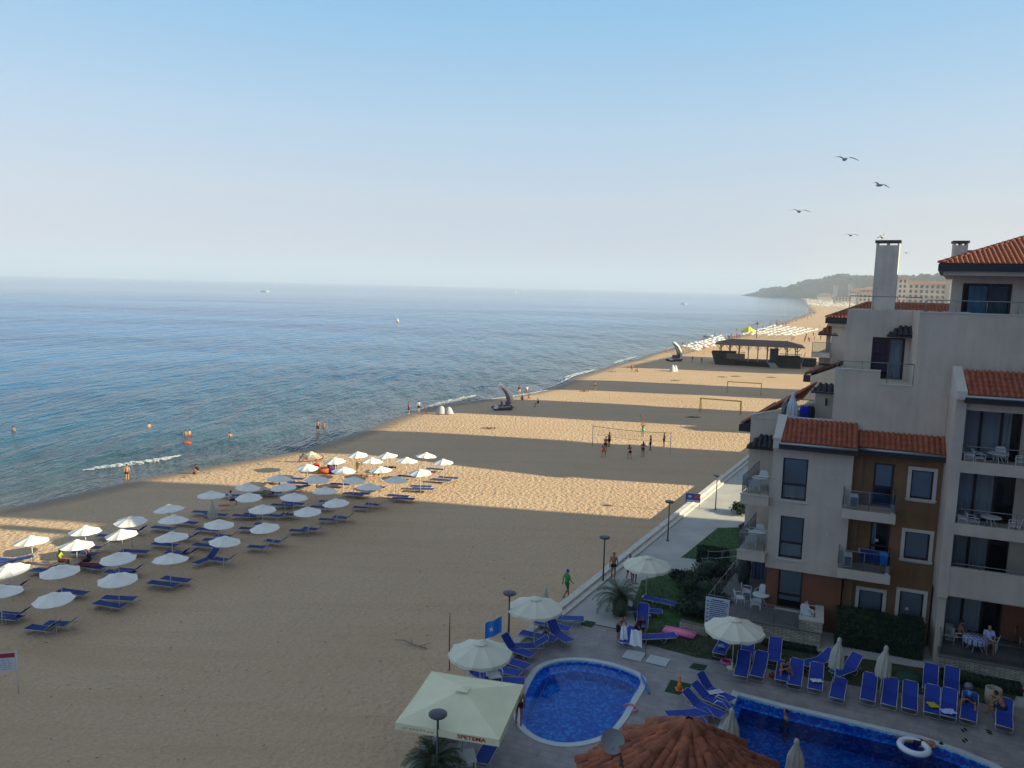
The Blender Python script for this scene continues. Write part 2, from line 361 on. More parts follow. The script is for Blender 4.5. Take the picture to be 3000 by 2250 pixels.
sheet('sea', vs, fs, M_SEA, 'shore', sh, [min(.93, max(0, (math.hypot(v[0], v[1])-420)/900)**.7) for v in vs])
# breaking wave crests and the lace of foam at the water's edge
def foam(px, wid, h, seed, z0=SHZ):
    P = smooth_line([G(x, y, z0+.1).xy for x, y in px], .3); mb = MB(); n = len(P); rd = random.Random(seed)
    for i, p in enumerate(P):
        t = i/(n-1); d = (P[min(i+2, n-1)]-P[max(i-2, 0)]).normalized(); q = Vector((d.y, -d.x)); env = math.sin(math.pi*min(.97, max(.03, t)))**.5
        wv = wid*env*(.5+.9*abs(mnoise.noise(Vector((i*.11, seed, 0)))))
        for k in range(16):
            f = rd.uniform(-1, 1); e = p+q*(wv*f*.6+.2*mnoise.noise(Vector((i*.2, seed, 5))))+d*rd.uniform(-.3, .3); r_ = rd.uniform(.05, .20)*(1.15-abs(f)*.7); zz = z0+.03+h*env*max(0, 1-abs(f)*1.2)*rd.uniform(.2, 1)
            a0 = rd.uniform(0, 6.28); mb.q([(e.x+r_*1.5*math.cos(a0+j*1.257)*rd.uniform(.7, 1.2), e.y+r_*math.sin(a0+j*1.257)*rd.uniform(.7, 1.2), zz+rd.uniform(-.02, .03)) for j in range(5)])
    return mb.build('wave_foam', M_FOAM)
def edge_foam(y0, y1, seed, wid, dens):
    mb = MB(); rnd = random.Random(seed)
    for i in range(1, len(near)-1):
        p = near[i]
        if not (y0 < p.y < y1): continue
        g_ = mnoise.noise(Vector((i*.035, seed, 0)))
        if g_ < -dens: continue
        nn = nrm[i]; w_ = wid*(.4+g_+.5); off = -.5+.4*mnoise.noise(Vector((i*.12, seed, 8)))
        w_ *= max(.3, 1+mnoise.noise(Vector((i*.6, seed, 3))))
        a = near[i]-nn*(off*-1); b = near[i+1]-nrm[i+1]*(off*-1)
        zz = SHZ+.05
        mb.q([(a.x-nn.x*w_, a.y-nn.y*w_, zz), (a.x, a.y, zz+.02), (b.x, b.y, zz+.02), (b.x-nn.x*w_, b.y-nn.y*w_, zz)])
    return mb.build('shore_foam', M_FOAM)
fo = [foam([(255, 1374), (293, 1369), (340, 1363), (420, 1355), (480, 1345), (520, 1334)], .75, .32, 1),
      foam([(1240, 1196), (1290, 1182), (1340, 1172), (1393, 1158)], 1.3, .4, 2),
      foam([(1385, 1174), (1430, 1169), (1480, 1164), (1545, 1153), (1600, 1143)], .8, .12, 3),
      foam([(1655, 1105), (1690, 1094), (1740, 1083)], 1.8, .12, 4), foam([(1800, 1063), (1830, 1052), (1862, 1045)], 2.2, .15, 5)]
fo[0]['label'] = 'white foam of the long breaking wave in front of the left sunshades'
fo.append(edge_foam(40, 330, 11, .30, -.10))
for o in fo: tag(o, kind='stuff', label=o.get('label') or 'white foam at the edge of the sea')

# seaweed and shell grit along the last wave line
mb = MB(); rd = random.Random(31)
for i in range(0, len(near)-1):
    if near[i].y > 200: break
    for k in range(9 if mnoise.noise(Vector((i*.06, 3, 0))) > -.05 else 2):
        r_ = 2.6+.9*mnoise.noise(Vector((i*.05, 0, 6)))+rd.gauss(0, .35); q = near[i]+nrm[i]*r_; z = SHZ+(max(0, r_/8))**.8*.30+.012; a = rd.uniform(0, 6.28); w_ = rd.uniform(.03, .12)
        mb.q([(q.x+w_*math.cos(a+j*1.57)*(1.6 if j % 2 else .5), q.y+w_*math.sin(a+j*1.57)*(1.6 if j % 2 else .5), z+.01*(j % 2)) for j in range(4)])
tag(mb.build('seaweed', mat('seaweed', (.07, .05, .03), .9)), 'thin line of seaweed and grit above the waterline', kind='stuff')
mb = MB(); mb2 = MB()
for k in range(260):
    p = G(rd.uniform(-100, 1900), rd.uniform(1150, 2240), 0); q = p.xy-_k0
    if q.dot(KN.xy) > -.6 or shore_d(p.xy) < 4: continue
    if q.dot(KD.xy) < -10 and p.x > _kf.x+(_ke.x-_kf.x)*(p.y-_kf.y)/(_ke.y-_kf.y)-.5: continue
    w_ = rd.uniform(.02, .07); a = rd.uniform(0, 6.28); m_ = mb if k % 5 else mb2; m_.tube([(p.x-w_*math.cos(a), p.y-w_*math.sin(a), .06), (p.x, p.y, .07), (p.x+w_*math.cos(a), p.y+w_*math.sin(a), .055)], [.01, .02, .008], 4)
tag(mb.build('beach_litter', mat('litter_dark', (.09, .07, .05), .9)), 'small dark twigs and shells scattered over the sand', kind='stuff')
tag(mb2.build('beach_litter', mat('litter_pale', (.5, .48, .44), .8)), 'small pale scraps scattered over the sand', kind='stuff')
# ---------------------------------------------------------------- promenade, lawn, pool deck
ZD = .4
kerb = [G(x, y, ZD+.3).xy for x, y in ((1345, 1975), (1400, 1945), (1500, 1868), (1640, 1762), (1800, 1634), (2000, 1480), (2165, 1352+0))]
k0 = G(1640, 1765, ZD+.3).xy; kd = KD.xy; kn = KN.xy
def K(s, o): p = k0+kd*s+kn*o; return p
def kpt(s, o, z): p = K(s, o); return (p.x, p.y, z)
# sand-side wall with a lip
mb = MB(); mb.m = 0
def kbox(mb, s0, s1, o0, o1, z0, z1):
    c = [K(s0, o0), K(s0, o1), K(s1, o1), K(s1, o0)]
    mb.poly([(p.x, p.y, z) for z in (z0, z1) for p in c], [(3, 2, 1, 0), (4, 5, 6, 7), (0, 1, 5, 4), (1, 2, 6, 5), (2, 3, 7, 6), (3, 0, 4, 7)])
s = -9.9
while s < 215: kbox(mb, s, s+2.96, 0, .42, -.25, ZD+.30); s += 3.0
_a = K(-9.9, 0); _b = G(1186, 2264, ZD+.3).xy; _n = Vector(((_b-_a).y, -(_b-_a).x)).normalized()*-.42
mb.prism([(_a.x, _a.y), (_b.x, _b.y), (_b.x+_n.x, _b.y+_n.y), (_a.x+_n.x, _a.y+_n.y)][::1], -.25, ZD+.3)
kb = mb.build('beach_wall', M_KERB); tag(kb, 'long low white wall between the sand and the promenade', 'wall')
mb = MB(); kbox(mb, -9.9, 215, .43, .75, 0, ZD+.12); o = mb.build('kerb_step', M_KERB); tag(o, kind='structure')
def lay(name, pts, z, mt, holes=(), kind='structure'):
    loops = [[Vector((p[0], p[1], 0)) for p in pts]]+[[Vector((p[0], p[1], 0)) for p in h] for h in holes]
    tri = tessellate_polygon(loops); flat = [p for lp in loops for p in lp]
    mb = MB()
    vs = [(p.x, p.y, z) for p in flat]; fs = []
    for t in tri:
        a, b, c = (flat[i] for i in t)
        fs.append(t if (b-a).cross(c-a).z > 0 else (t[0], t[2], t[1]))
    mb.poly(vs, fs); o = mb.build(name, mt); tag(o, kind=kind); return o
def sm(pts, n=3):
    P = [Vector(p) for p in pts]
    for _ in range(n):
        Q = []
        for i in range(len(P)): a, b = P[i], P[(i+1) % len(P)]; Q += [a.lerp(b, .25), a.lerp(b, .75)]
        P = Q
    return P
# pool outlines (rim of the water)
p1px = [(1533, 2130), (1518, 2085), (1560, 1985), (1590, 1950), (1660, 1934), (1730, 1937), (1800, 1952), (1866, 1975), (1882, 2000), (1850, 2050), (1820, 2105), (1780, 2150), (1720, 2172), (1650, 2180), (1580, 2165)]
pool1 = sm([G(x, y, ZD).xy for x, y in p1px], 2)
p2px = [(2162, 2038), (2290, 2072), (2440, 2107), (2560, 2135), (2700, 2168), (2800, 2202), (2900, 2243), (3050, 2330), (3080, 2480)]
pool2 = [G(x, y, ZD).xy for x, y in p2px]
pool2 = pool2 + [pool2[-1]+Vector((-6, -4)), G(2060, 2250, ZD).xy+Vector((.3, -3)), G(2120, 2150, ZD).xy]
def offset(P, d):
    n = len(P); out = []
    ar = sum(P[i].x*P[(i+1) % n].y-P[(i+1) % n].x*P[i].y for i in range(n)); sg = 1 if ar > 0 else -1
    for i in range(n):
        a = (P[i]-P[i-1]).normalized(); b = (P[(i+1) % n]-P[i]).normalized(); t = a+b; t.normalize(); nn = Vector((t.y, -t.x))*sg
        k = max(.5, nn.dot(Vector((b.y, -b.x))*sg)); out.append(P[i]+nn*d/k)
    return out
lawn1 = [G(x, y, ZD).xy for x, y in ((1995, 1628), (2100, 1546), (2185, 1545), (2220, 1560), (2330, 1640), (2330, 1700), (2080, 1640))]
rim1 = offset(pool1, .27); rim2 = offset(pool2, .3)
deckp = [K(-12, .5), K(-12, 3), Vector((1, 20)), Vector((0, 12)), Vector((60, 5)), Vector((75, 60)), K(215, 70), K(215, .5)]
NEARP = K(4, .5)
M_DECK = brick_mat('deck_pavers', (.245, .225, .22), (.285, .262, .255), (.19, .175, .17), .8, .4, .004, R(22), .012, .6)
# paved deck round the pools up to a joint line, concrete path beyond it
js = K(-1.3, .75); je = js+U.xy*70
deck = [K(-9.9, .6), Vector((_b.x+.3, _b.y)), Vector((_b.x-2, 12)), Vector((60, 0)), je, js]
lay('pool_deck', deck, ZD, M_DECK, [offset(pool1, .2), offset(pool2, .2)])
lay('promenade', [js, je, je+kd*215, K(215, .75)], ZD+.0, M_PATH)
mb = MB()
a = js; b = js+U.xy*4.2; q = Vector((U.y, -U.x))
mb.q([(a.x, a.y, ZD+.006), (b.x, b.y, ZD+.006), (b.x+V.x*.12, b.y+V.y*.12, ZD+.006), (a.x+V.x*.12, a.y+V.y*.12, ZD+.006)])
tag(mb.build('deck_joint', mat('joint_dark', (.06, .06, .06), .9)), kind='structure')
def pool(px, P, rim, depth, name, label, steps=False, mos=None):
    mos = mos or M_MOS
    c = sum(P, Vector((0, 0)))/len(P)
    root = thing(name, label, 'pool', (c.x, c.y, ZD-depth))
    mb = MB(); n = len(P); mbl = MB()
    ins = offset(P, -.26 if steps else -.2); wl = .10
    for i in range(n):
        j = (i+1) % n
        mbl.q([(P[i].x, P[i].y, ZD-.05), (P[j].x, P[j].y, ZD-.05), (P[j].x, P[j].y, ZD-.42), (P[i].x, P[i].y, ZD-.42)])
        mbl.q([(P[i].x, P[i].y, ZD-.42), (P[j].x, P[j].y, ZD-.42), (ins[j].x, ins[j].y, ZD-.42), (ins[i].x, ins[i].y, ZD-.42)])
        mb.q([(ins[i].x, ins[i].y, ZD-.42), (ins[j].x, ins[j].y, ZD-.42), (ins[j].x, ins[j].y, ZD-depth), (ins[i].x, ins[i].y, ZD-depth)])
    o = lay('basin_floor', ins, ZD-depth, mos, kind=None)
    mb2 = MB(); mb2.v = [tuple(v.co) for v in o.data.vertices]; mb2.f = [tuple(p.vertices) for p in o.data.polygons]; mb2.mi = [0]*len(mb2.f); mb2.sm = [False]*len(mb2.f)
    bpy.data.objects.remove(o); mb.poly(mb2.v, mb2.f)
    mb.build('basin', mos, root, world=True); mbl.build('tile_band', M_MOSL, root, world=True)
    mr = MB()
    for i in range(n):
        j = (i+1) % n; a, b, c_, d = P[i], P[j], rim[j], rim[i]
        mr.q([(a.x, a.y, ZD+.03), (b.x, b.y, ZD+.03), (c_.x, c_.y, ZD+.03), (d.x, d.y, ZD+.03)])
        mr.q([(d.x, d.y, ZD-.05), (d.x, d.y, ZD+.03), (c_.x, c_.y, ZD+.03), (c_.x, c_.y, ZD-.05)][::-1])
        mr.q([(a.x, a.y, ZD-.06), (b.x, b.y, ZD-.06), (b.x, b.y, ZD+.03), (a.x, a.y, ZD+.03)][::-1])
    mr.build('rim', mat('pool_rim', (.46, .50, .53), .5, var=.1, vscale=3), root, world=True)
    if steps:
        ms = MB()
        for k, (o_, zz) in enumerate(((1.0, -.55), (.65, -.35))):
            pa = [G(x, y, ZD+zz).xy for x, y in ([(1605, 1985), (1600, 2000), (1556, 2098), (1531, 2102)] if k == 0 else [(1572, 2012), (1540, 2090), (1534, 2098), (1530, 2099)])]
            for u_, v_ in zip(pa, pa[1:]): ms.tube([(u_.x, u_.y, ZD+zz), (v_.x, v_.y, ZD+zz)], .03, 6)
        ms.build('step_edge', mat('step_tile', (.12, .30, .62), .4), root, world=True)
    W = lay('water', offset(P, .01), ZD-wl, water_mat(), kind=None)
    W.parent = root
    I = XF(root).inverted()
    for v in W.data.vertices: v.co = I @ v.co
    return root
def water_mat():
    if 'pw' in MATS: return MATS['pw']
    m = bpy.data.materials.new('pool_water'); m.use_nodes = True; n, l = nodes(m); n.remove(n['Principled BSDF']); out = n['Material Output']
    tr = n.new('ShaderNodeBsdfTransparent'); tr.inputs[0].default_value = (.45, .78, 1, 1)
    gl = n.new('ShaderNodeBsdfGlossy'); gl.inputs['Roughness'].default_value = .03
    fr = n.new('ShaderNodeFresnel'); fr.inputs[0].default_value = 1.33
    mx = n.new('ShaderNodeMixShader'); l.new(fr.outputs[0], mx.inputs[0]); l.new(tr.outputs[0], mx.inputs[1]); l.new(gl.outputs[0], mx.inputs[2]); l.new(mx.outputs[0], out.inputs[0])
    tc = n.new('ShaderNodeTexCoord'); t = n.new('ShaderNodeTexNoise'); t.inputs['Scale'].default_value = 1.6; t.inputs['Detail'].default_value = 3; l.new(tc.outputs['Object'], t.inputs[0])
    bp = n.new('ShaderNodeBump'); bp.inputs['Distance'].default_value = .02; l.new(t.outputs[0], bp.inputs['Height']); l.new(bp.outputs[0], gl.inputs['Normal']); l.new(bp.outputs[0], fr.inputs['Normal'])
    MATS['pw'] = m; return m
pool(p1px, pool1, rim1, .85, 'swimming_pool', 'small rounded blue mosaic pool beside the cream square sunshade', True)
pool(p2px, pool2, rim2, 1.15, 'swimming_pool', 'large deep blue pool below the row of loungers at lower right', mos=M_MOSD)

# lawns, blade by blade only where it shows as a fringe
M_LAWN = mat('lawn', (.038, .095, .020), .9, var=.35, vscale=2.2, bump=.03, bscale=40)
M_LAWN2 = mat('lawn_worn', (.045, .055, .022), .9, var=.4, vscale=1.4, bump=.03, bscale=40)
def lawn(px, z, mt, label):
    P = [G(x, y, z).xy for x, y in px]; o = lay('lawn', P, z, mt); rnd = random.Random(3); mb = MB()
    lo = Vector((min(p.x for p in P), min(p.y for p in P))); hi = Vector((max(p.x for p in P), max(p.y for p in P)))
    def inside(x, y):
        c = False; j = len(P)-1
        for i in range(len(P)):
            if (P[i].y > y) != (P[j].y > y) and x < (P[j].x-P[i].x)*(y-P[i].y)/(P[j].y-P[i].y)+P[i].x: c = not c
            j = i
        return c
    k = 0; N = int(min(14000, (hi.x-lo.x)*(hi.y-lo.y)*90))
    while k < N:
        k += 1; x = rnd.uniform(lo.x, hi.x); y = rnd.uniform(lo.y, hi.y)
        if not inside(x, y): continue
        a = rnd.uniform(0, 6.28); h = rnd.uniform(.04, .10); w_ = .018; dx = math.cos(a)*w_; dy = math.sin(a)*w_; lx = rnd.uniform(-.04, .04)
        mb.q([(x-dx, y-dy, z), (x+dx, y+dy, z), (x+lx, y+lx, z+h)])
    g_ = mb.build('grass', mt); tag(g_, label, 'grass', kind='stuff')
lawn([(1996, 1633), (2103, 1546), (2190, 1545), (2250, 1560), (2330, 1640), (2250, 1700), (2096, 1642)], ZD+.02, M_LAWN, 'dark green grass of the lawn beyond the stairs')
lawn([(1880, 1700), (1950, 1682), (2015, 1696), (2080, 1712), (2260, 1700), (2150, 1850), (2060, 1830), (2060, 1905), (2180, 1930), (1960, 1905), (1880, 1880), (1850, 1780)], ZD+.016, M_LAWN, 'dark grass under the palm and the hedges')
lawn([(1870, 1880), (1900, 1840), (2060, 1830), (2140, 1865), (2440, 1915), (2720, 1960), (2990, 2010), (2960, 2080), (2800, 2040), (2640, 2030), (2400, 1990), (2180, 1945), (2040, 1925), (1930, 1895)], ZD+.024, M_LAWN2, 'worn grass strip behind the loungers by the large pool')
# ---------------------------------------------------------------- the apartment building
def BF(p): return Matrix.Rotation(-TH, 4, 'Z') @ Vector(p)
M_WALL = mat('render_grey', (.53, .455, .375), .92, spec=.2, var=.13, vscale=.35, bump=.006, bscale=30, streak=.10)
M_WALLW = mat('render_pale', (.50, .44, .375), .92, spec=.2, var=.10, vscale=.5, bump=.004, bscale=30, streak=.08)
M_BRN = mat('render_ochre', (.20, .112, .058), .92, spec=.2, var=.16, vscale=.5, bump=.006, bscale=26, streak=.10)
M_RED = mat('render_terracotta', (.20, .085, .05), .92, spec=.2, var=.12, vscale=.5, bump=.006, bscale=26, streak=.10)
M_TRIM = mat('trim_stone', (.50, .47, .42), .85, var=.08, vscale=2)
M_FRM = mat('frame_dark', (.022, .012, .010), .45)
M_FASC = mat('fascia_dark', (.014, .015, .02), .6)
M_TILE = mat('roof_tile', (.31, .082, .038), .8, var=.28, vscale=2.6, bump=.01, bscale=12)
M_TILED = mat('roof_tile_dark', (.018, .018, .022), .5, var=.3, vscale=3)
M_GUT = mat('gutter_metal', (.30, .32, .34), .4, metal=.6)
M_RAIL = mat('rail_steel', (.22, .22, .23), .35, metal=.7)
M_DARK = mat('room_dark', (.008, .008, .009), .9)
M_BLIND = mat('roller_blind', (.26, .28, .30), .8, var=.05)
M_CURT = mat('curtain', (.42, .43, .45), .9)
M_FLOOR = mat('terrace_floor', (.14, .13, .125), .7, var=.1)
def glass_mat(name='window_glass', tint=(.80, .86, .90), rough=.02, mixv=.0):
    m = bpy.data.materials.new(name); m.use_nodes = True; n, l = nodes(m); n.remove(n['Principled BSDF']); out = n['Material Output']
    tr = n.new('ShaderNodeBsdfTransparent'); tr.inputs[0].default_value = (*tint, 1)
    gl = n.new('ShaderNodeBsdfGlossy'); gl.inputs['Roughness'].default_value = rough
    lw = n.new('ShaderNodeFresnel'); lw.inputs[0].default_value = 1.5
    ad = n.new('ShaderNodeMath'); ad.inputs[1].default_value = mixv; l.new(lw.outputs[0], ad.inputs[0])
    mx = n.new('ShaderNodeMixShader'); l.new(ad.outputs[0], mx.inputs[0]); l.new(tr.outputs[0], mx.inputs[1]); l.new(gl.outputs[0], mx.inputs[2]); l.new(mx.outputs[0], out.inputs[0]); return m
M_GLASS = glass_mat(); M_RGL = glass_mat('rail_glass', (.78, .84, .85), .02, .0)
SHR = .126
def wall(mb, u0, u1, z0, z1, v, th, holes=()):
    """wall slab from v back to v+th, with rectangular openings (u0,u1,z0,z1)"""
    us = sorted({u0, u1, *[h[0] for h in holes], *[h[1] for h in holes]}); zs = sorted({z0, z1, *[h[2] for h in holes], *[h[3] for h in holes]})
    inh = lambda a, b: any(h[0] < a < h[1] and h[2] < b < h[3] for h in holes)
    for a, b in zip(us, us[1:]):
        for c, d in zip(zs, zs[1:]):
            if not inh((a+b)/2, (c+d)/2): mb.q([(a, v, c), (b, v, c), (b, v, d), (a, v, d)])
    for a, b, c, d in holes:
        w_ = v+th
        mb.q([(a, v, c), (a, v, d), (a, w_, d), (a, w_, c)]); mb.q([(b, v, c), (b, w_, c), (b, w_, d), (b, v, d)])
        mb.q([(a, v, c), (a, w_, c), (b, w_, c), (b, v, c)]); mb.q([(a, v, d), (b, v, d), (b, w_, d), (a, w_, d)])
def body(mb, u0, u1, v0, v1, z0, z1, front=False):
    """sides, back and top of a block; the front comes from wall()"""
    s = SHR*(v1-v0)
    A, B, C, D = (u0, v0), (u1, v0), (u1+s, v1), (u0+s, v1)
    P = lambda p, z: (p[0], p[1], z)
    mb.q([P(B, z0), P(C, z0), P(C, z1), P(B, z1)]); mb.q([P(C, z0), P(D, z0), P(D, z1), P(C, z1)]); mb.q([P(D, z0), P(A, z0), P(A, z1), P(D, z1)])
    mb.q([P(A, z1), P(B, z1), P(C, z1), P(D, z1)])
    if z0 > .7: mb.q([P(A, z0), P(D, z0), P(C, z0), P(B, z0)])
    if front: mb.q([P(A, z0), P(B, z0), P(B, z1), P(A, z1)])
def curtain(mb, u0, u1, z0, z1, v, amp=.03, k=9):
    n = max(4, int((u1-u0)*k)); 
    for i in range(n):
        a = u0+(u1-u0)*i/n; b = u0+(u1-u0)*(i+1)/n; va = v+amp*math.sin(i*2.4); vb = v+amp*math.sin((i+1)*2.4)
        mb.q([(a, va, z0), (b, vb, z0), (b, vb, z1), (a, va, z1)], True)
def window(par, u0, u1, z0, z1, v, rec=.12, mull=(), trans=(), blind=None, curt=None, fw_=.07, surround=0, sill=True, name='window', doorleaf=None):
    """frame > pane, blind, curtain; set back rec from the wall face at v"""
    w_ = v+rec; mb = MB(); f = fw_
    mb.box(u0, u1, w_, w_+.08, z1-f, z1); mb.box(u0, u1, w_, w_+.08, z0, z0+f)
    mb.box(u0, u0+f, w_+.002, w_+.078, z0+f, z1-f); mb.box(u1-f, u1, w_+.002, w_+.078, z0+f, z1-f)
    for m_ in mull: mb.box(m_-.045, m_+.045, w_+.004, w_+.076, z0+f, z1-f)
    for t in trans: mb.box(u0+f, u1-f, w_+.006, w_+.074, t-.05, t+.05)
    fr = mb.build(name, M_FRM, par, world=False, M=LM(par))
    g_ = MB(); g_.q([(u0+f, w_+.04, z0+f), (u1-f, w_+.04, z0+f), (u1-f, w_+.04, z1-f), (u0+f, w_+.04, z1-f)]); g_.build('pane', M_GLASS, fr, M=LM(par))
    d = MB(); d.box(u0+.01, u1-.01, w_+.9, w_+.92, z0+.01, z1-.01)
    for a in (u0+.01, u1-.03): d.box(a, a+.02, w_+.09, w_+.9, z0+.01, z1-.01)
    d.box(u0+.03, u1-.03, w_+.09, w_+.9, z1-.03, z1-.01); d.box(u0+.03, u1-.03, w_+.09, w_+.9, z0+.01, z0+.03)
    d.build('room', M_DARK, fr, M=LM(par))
    if blind:
        for (a, b, c, e) in blind:
            q = MB(); q.q([(a, w_+.10, c), (b, w_+.10, c), (b, w_+.10, e), (a, w_+.10, e)]); q.build('blind', M_BLIND, fr, M=LM(par))
    if curt:
        for cc in curt:
            q = MB(); curtain(q, *cc[:4], w_+.17); q.build('curtain', cc[4] if len(cc) > 4 else M_CURT, fr, M=LM(par))
    if surround:
        s = surround; q = MB(); t = .05
        q.box(u0-s, u1+s, v-t, v-.002, z1, z1+s); q.box(u0-s, u1+s, v-t, v-.002, z0-s, z0)
        q.box(u0-s, u0, v-t+.001, v-.002, z0, z1); q.box(u1, u1+s, v-t+.001, v-.002, z0, z1)
        q.box(u0-s-.05, u1+s+.05, v-t-.06, v-t-.002, z0-.09, z0-.02)
        q.build('surround', M_TRIM, fr, M=LM(par))
    elif sill:
        q = MB(); q.box(u0-.12, u1+.12, v-.08, v-.002, z0-.10, z0-.02); q.build('sill', M_TRIM, fr, M=LM(par))
    return fr
_lm = {}
def LM(par):      # meshes are written in (u,v,z); parts sit under an Empty at (bu,bv,bz) turned by -22 deg
    return Matrix.Translation(-_lm[par.name])
def bthing(name, label, cat, bu, bv, bz, group=None):
    p = BF((bu, bv, bz)); t = thing(name, label, cat, p, -TH, group); _lm[t.name] = Vector((bu, bv, bz)); return t
def part(mb, name, mt, par): return mb.build(name, mt, par, M=LM(par))
def tiles(mb, E0, E1, T0, T1, cw=.24, rl=.36, r=.075, cap=True):
    """barrel tiles on the plane through eave E0-E1 and top T0-T1 (all 3D); columns run up the slope, clipped to the quad"""
    E0, E1, T0, T1 = map(Vector, (E0, E1, T0, T1)); X = (E1-E0).normalized(); N = X.cross(T0-E0).normalized()
    if N.z < 0: N = -N
    Y = N.cross(X)
    if Y.z < 0: Y = -Y
    poly = [((p-E0).dot(X), (p-E0).dot(Y)) for p in (E0, E1, T1, T0)]
    W_ = max(p[0] for p in poly); x0 = min(p[0] for p in poly)
    def yr(x):
        ys = []
        for i in range(4):
            a, b = poly[i], poly[(i+1) % 4]
            if abs(a[0]-b[0]) < 1e-6: continue
            if min(a[0], b[0]) <= x <= max(a[0], b[0]): ys.append(a[1]+(b[1]-a[1])*(x-a[0])/(b[0]-a[0]))
        return (min(ys), max(ys)) if len(ys) > 1 else (0, 0)
    # board below the tiles
    mb.q([E0, E1, T1, T0]); nc = int((W_-x0)/cw)
    for c in range(nc):
        x = x0+(c+.5)*(W_-x0)/nc; lo, hi = yr(x)
        if hi-lo < .15: continue
        y = lo; k = 0
        while y < hi-.05:
            y2 = min(hi, y+rl); jit = random.uniform(-.006, .006)
            ra, rb = r*1.12, r*.9; va = []
            for (yy, rr_, lift) in ((y, ra, .022), (y2+.03, rb, .0)):
                for j in range(5):
                    a = math.pi*j/4; va.append(E0+X*(x+jit-math.cos(a)*rr_*1.25)+Y*yy+N*(math.sin(a)*rr_+lift+.01))
            mb.poly(va, [(j, j+1, j+6, j+5) for j in range(4)]+[(4, 3, 2, 1, 0)], True); y += rl; k += 1
def ridge(mb, a, b, r=.12, seg=.42):
    a, b = Vector(a), Vector(b); d = (b-a); n = max(1, int(d.length/seg)); d.normalize(); s = d.cross(Vector((0, 0, 1))).normalized(); up_ = s.cross(d)
    L = (b-a).length/n
    for i in range(n):
        va = []
        for (t, rr_) in ((i*L, r*1.12), ((i+1)*L+.03, r*.9)):
            for j in range(6):
                g_ = math.pi*j/5; va.append(a+d*t+s*math.cos(g_)*rr_+up_*(math.sin(g_)*rr_+.03))
        mb.poly(va, [(j, j+1, j+7, j+6) for j in range(5)]+[(5, 4, 3, 2, 1, 0)], True)
def railing(par, pts, z, h=1.0, posts=None, bars=True, glass=True, name='railing', step=.12, mt=None):
    mb = MB(); mt = mt or M_RAIL
    for a, b in zip(pts, pts[1:]):
        a = Vector((*a, z)); b = Vector((*b, z)); d = (b-a); L = d.length; d.normalize()
        mb.tube([a+Vector((0, 0, h)), b+Vector((0, 0, h))], .022, 6)
        k = max(1, round(L/1.3))
        for i in range(k+1): p = a+d*(L*i/k); mb.tube([p, p+Vector((0, 0, h))], .017, 5)
        if bars:
            mb.tube([a+Vector((0, 0, .12)), b+Vector((0, 0, .12))], .012, 4)
            for i in range(int(L/step)): p = a+d*(i*step+step/2); mb.tube([p+Vector((0, 0, .12)), p+Vector((0, 0, h))], .007, 4)
    o = part(mb, name, mt, par)
    if glass:
        g_ = MB()
        for a, b in zip(pts, pts[1:]):
            g_.q([(a[0], a[1], z+.1), (b[0], b[1], z+.1), (b[0], b[1], z+h-.06), (a[0], a[1], z+h-.06)])
        g_.build('glass_panel', M_RGL, o, M=LM(par))
    return o

B1 = bthing('apartment_building', 'cream and ochre apartment building with tiled roofs at the right', 'building', 2, 43, ZD)
# measured levels: eave 10.6, parapets 14.6 / 17.7, terrace floor 1.25
# --- front block with two tall windows
w1 = [(*[FP(2296, 1340, 43)[0], FP(2369, 1350, 43)[0]], FP(2291, 1462, 43)[1], FP(2296, 1340, 43)[1]),
      (*[FP(2288, 1510, 43)[0], FP(2357, 1520, 43)[0]], FP(2281, 1632, 43)[1], FP(2288, 1510, 43)[1])]
mb = MB(); wall(mb, -2.12, 1.85, 3.6, 10.35, 43, .3, w1); body(mb, -2.12, 1.85, 43, 52, 3.6, 10.35)
part(mb, 'wall', M_WALLW, B1)
for k, (a, b, c, d) in enumerate(w1):
    t = c+(d-c)*.36
    window(B1, a, b, c, d, 43, .14, trans=(t,), blind=[(a+.05, b-.05, t, d-.02)], curt=[(a+.05, b-.05, c+.05, t, M_CURT)])
# --- terracotta ground floor under it
gw = (FP(2282, 1675, 43.25)[0], FP(2352, 1690, 43.25)[0], 1.35, 3.55)
mb = MB(); wall(mb, -2.05, 1.78, ZD-.1, 3.62, 43.25, .3, [gw]); body(mb, -2.05, 1.78, 43.25, 52, ZD-.1, 3.62); part(mb, 'wall', M_RED, B1)
window(B1, *gw[:2], 1.35, 3.55, 43.25, .12, trans=(2.1,), blind=[(gw[0]+.05, gw[1]-.05, 2.1, 3.5), (gw[0]+.05, gw[1]-.05, 1.75, 2.0)])
# --- ochre section, set back
OV = 43.6
def orect(x0, y0, x1, y1, v=OV): a = FP(x0, y0, v); b = FP(x1, y1, v); return (a[0], b[0], b[1], a[1])
oh = [orect(2672, 1376, 2729, 1465), orect(2653, 1556, 2718, 1644), orect(2637, 1730, 2700, 1816), orect(2518, 1726, 2582, 1796),
      orect(2562, 1366, 2610, 1500), orect(2551, 1548, 2600, 1640)]
for k in (4, 5):
    fl = 7.62 if k == 4 else 4.45
    oh[k] = (oh[k][0], oh[k][1], fl+.03, fl+2.25)
for k in range(4):
    a = oh[k]; oh[k] = (a[0], a[1], min(a[2], a[3]), max(a[2], a[3]))
mb = MB(); wall(mb, 1.86, 6.05, ZD-.1, 10.4, OV, .3, oh); part(mb, 'wall', M_BRN, B1)
mb = MB(); body(mb, 1.86, 6.05, OV, 52, ZD-.1, 10.4); part(mb, 'rear_wall', M_BRN, B1)
for k in range(4):
    a, b, c, d = oh[k]; window(B1, a, b, c, d, OV, .10, blind=[(a+.05, b-.05, c+.05, d-.05)], surround=.17)
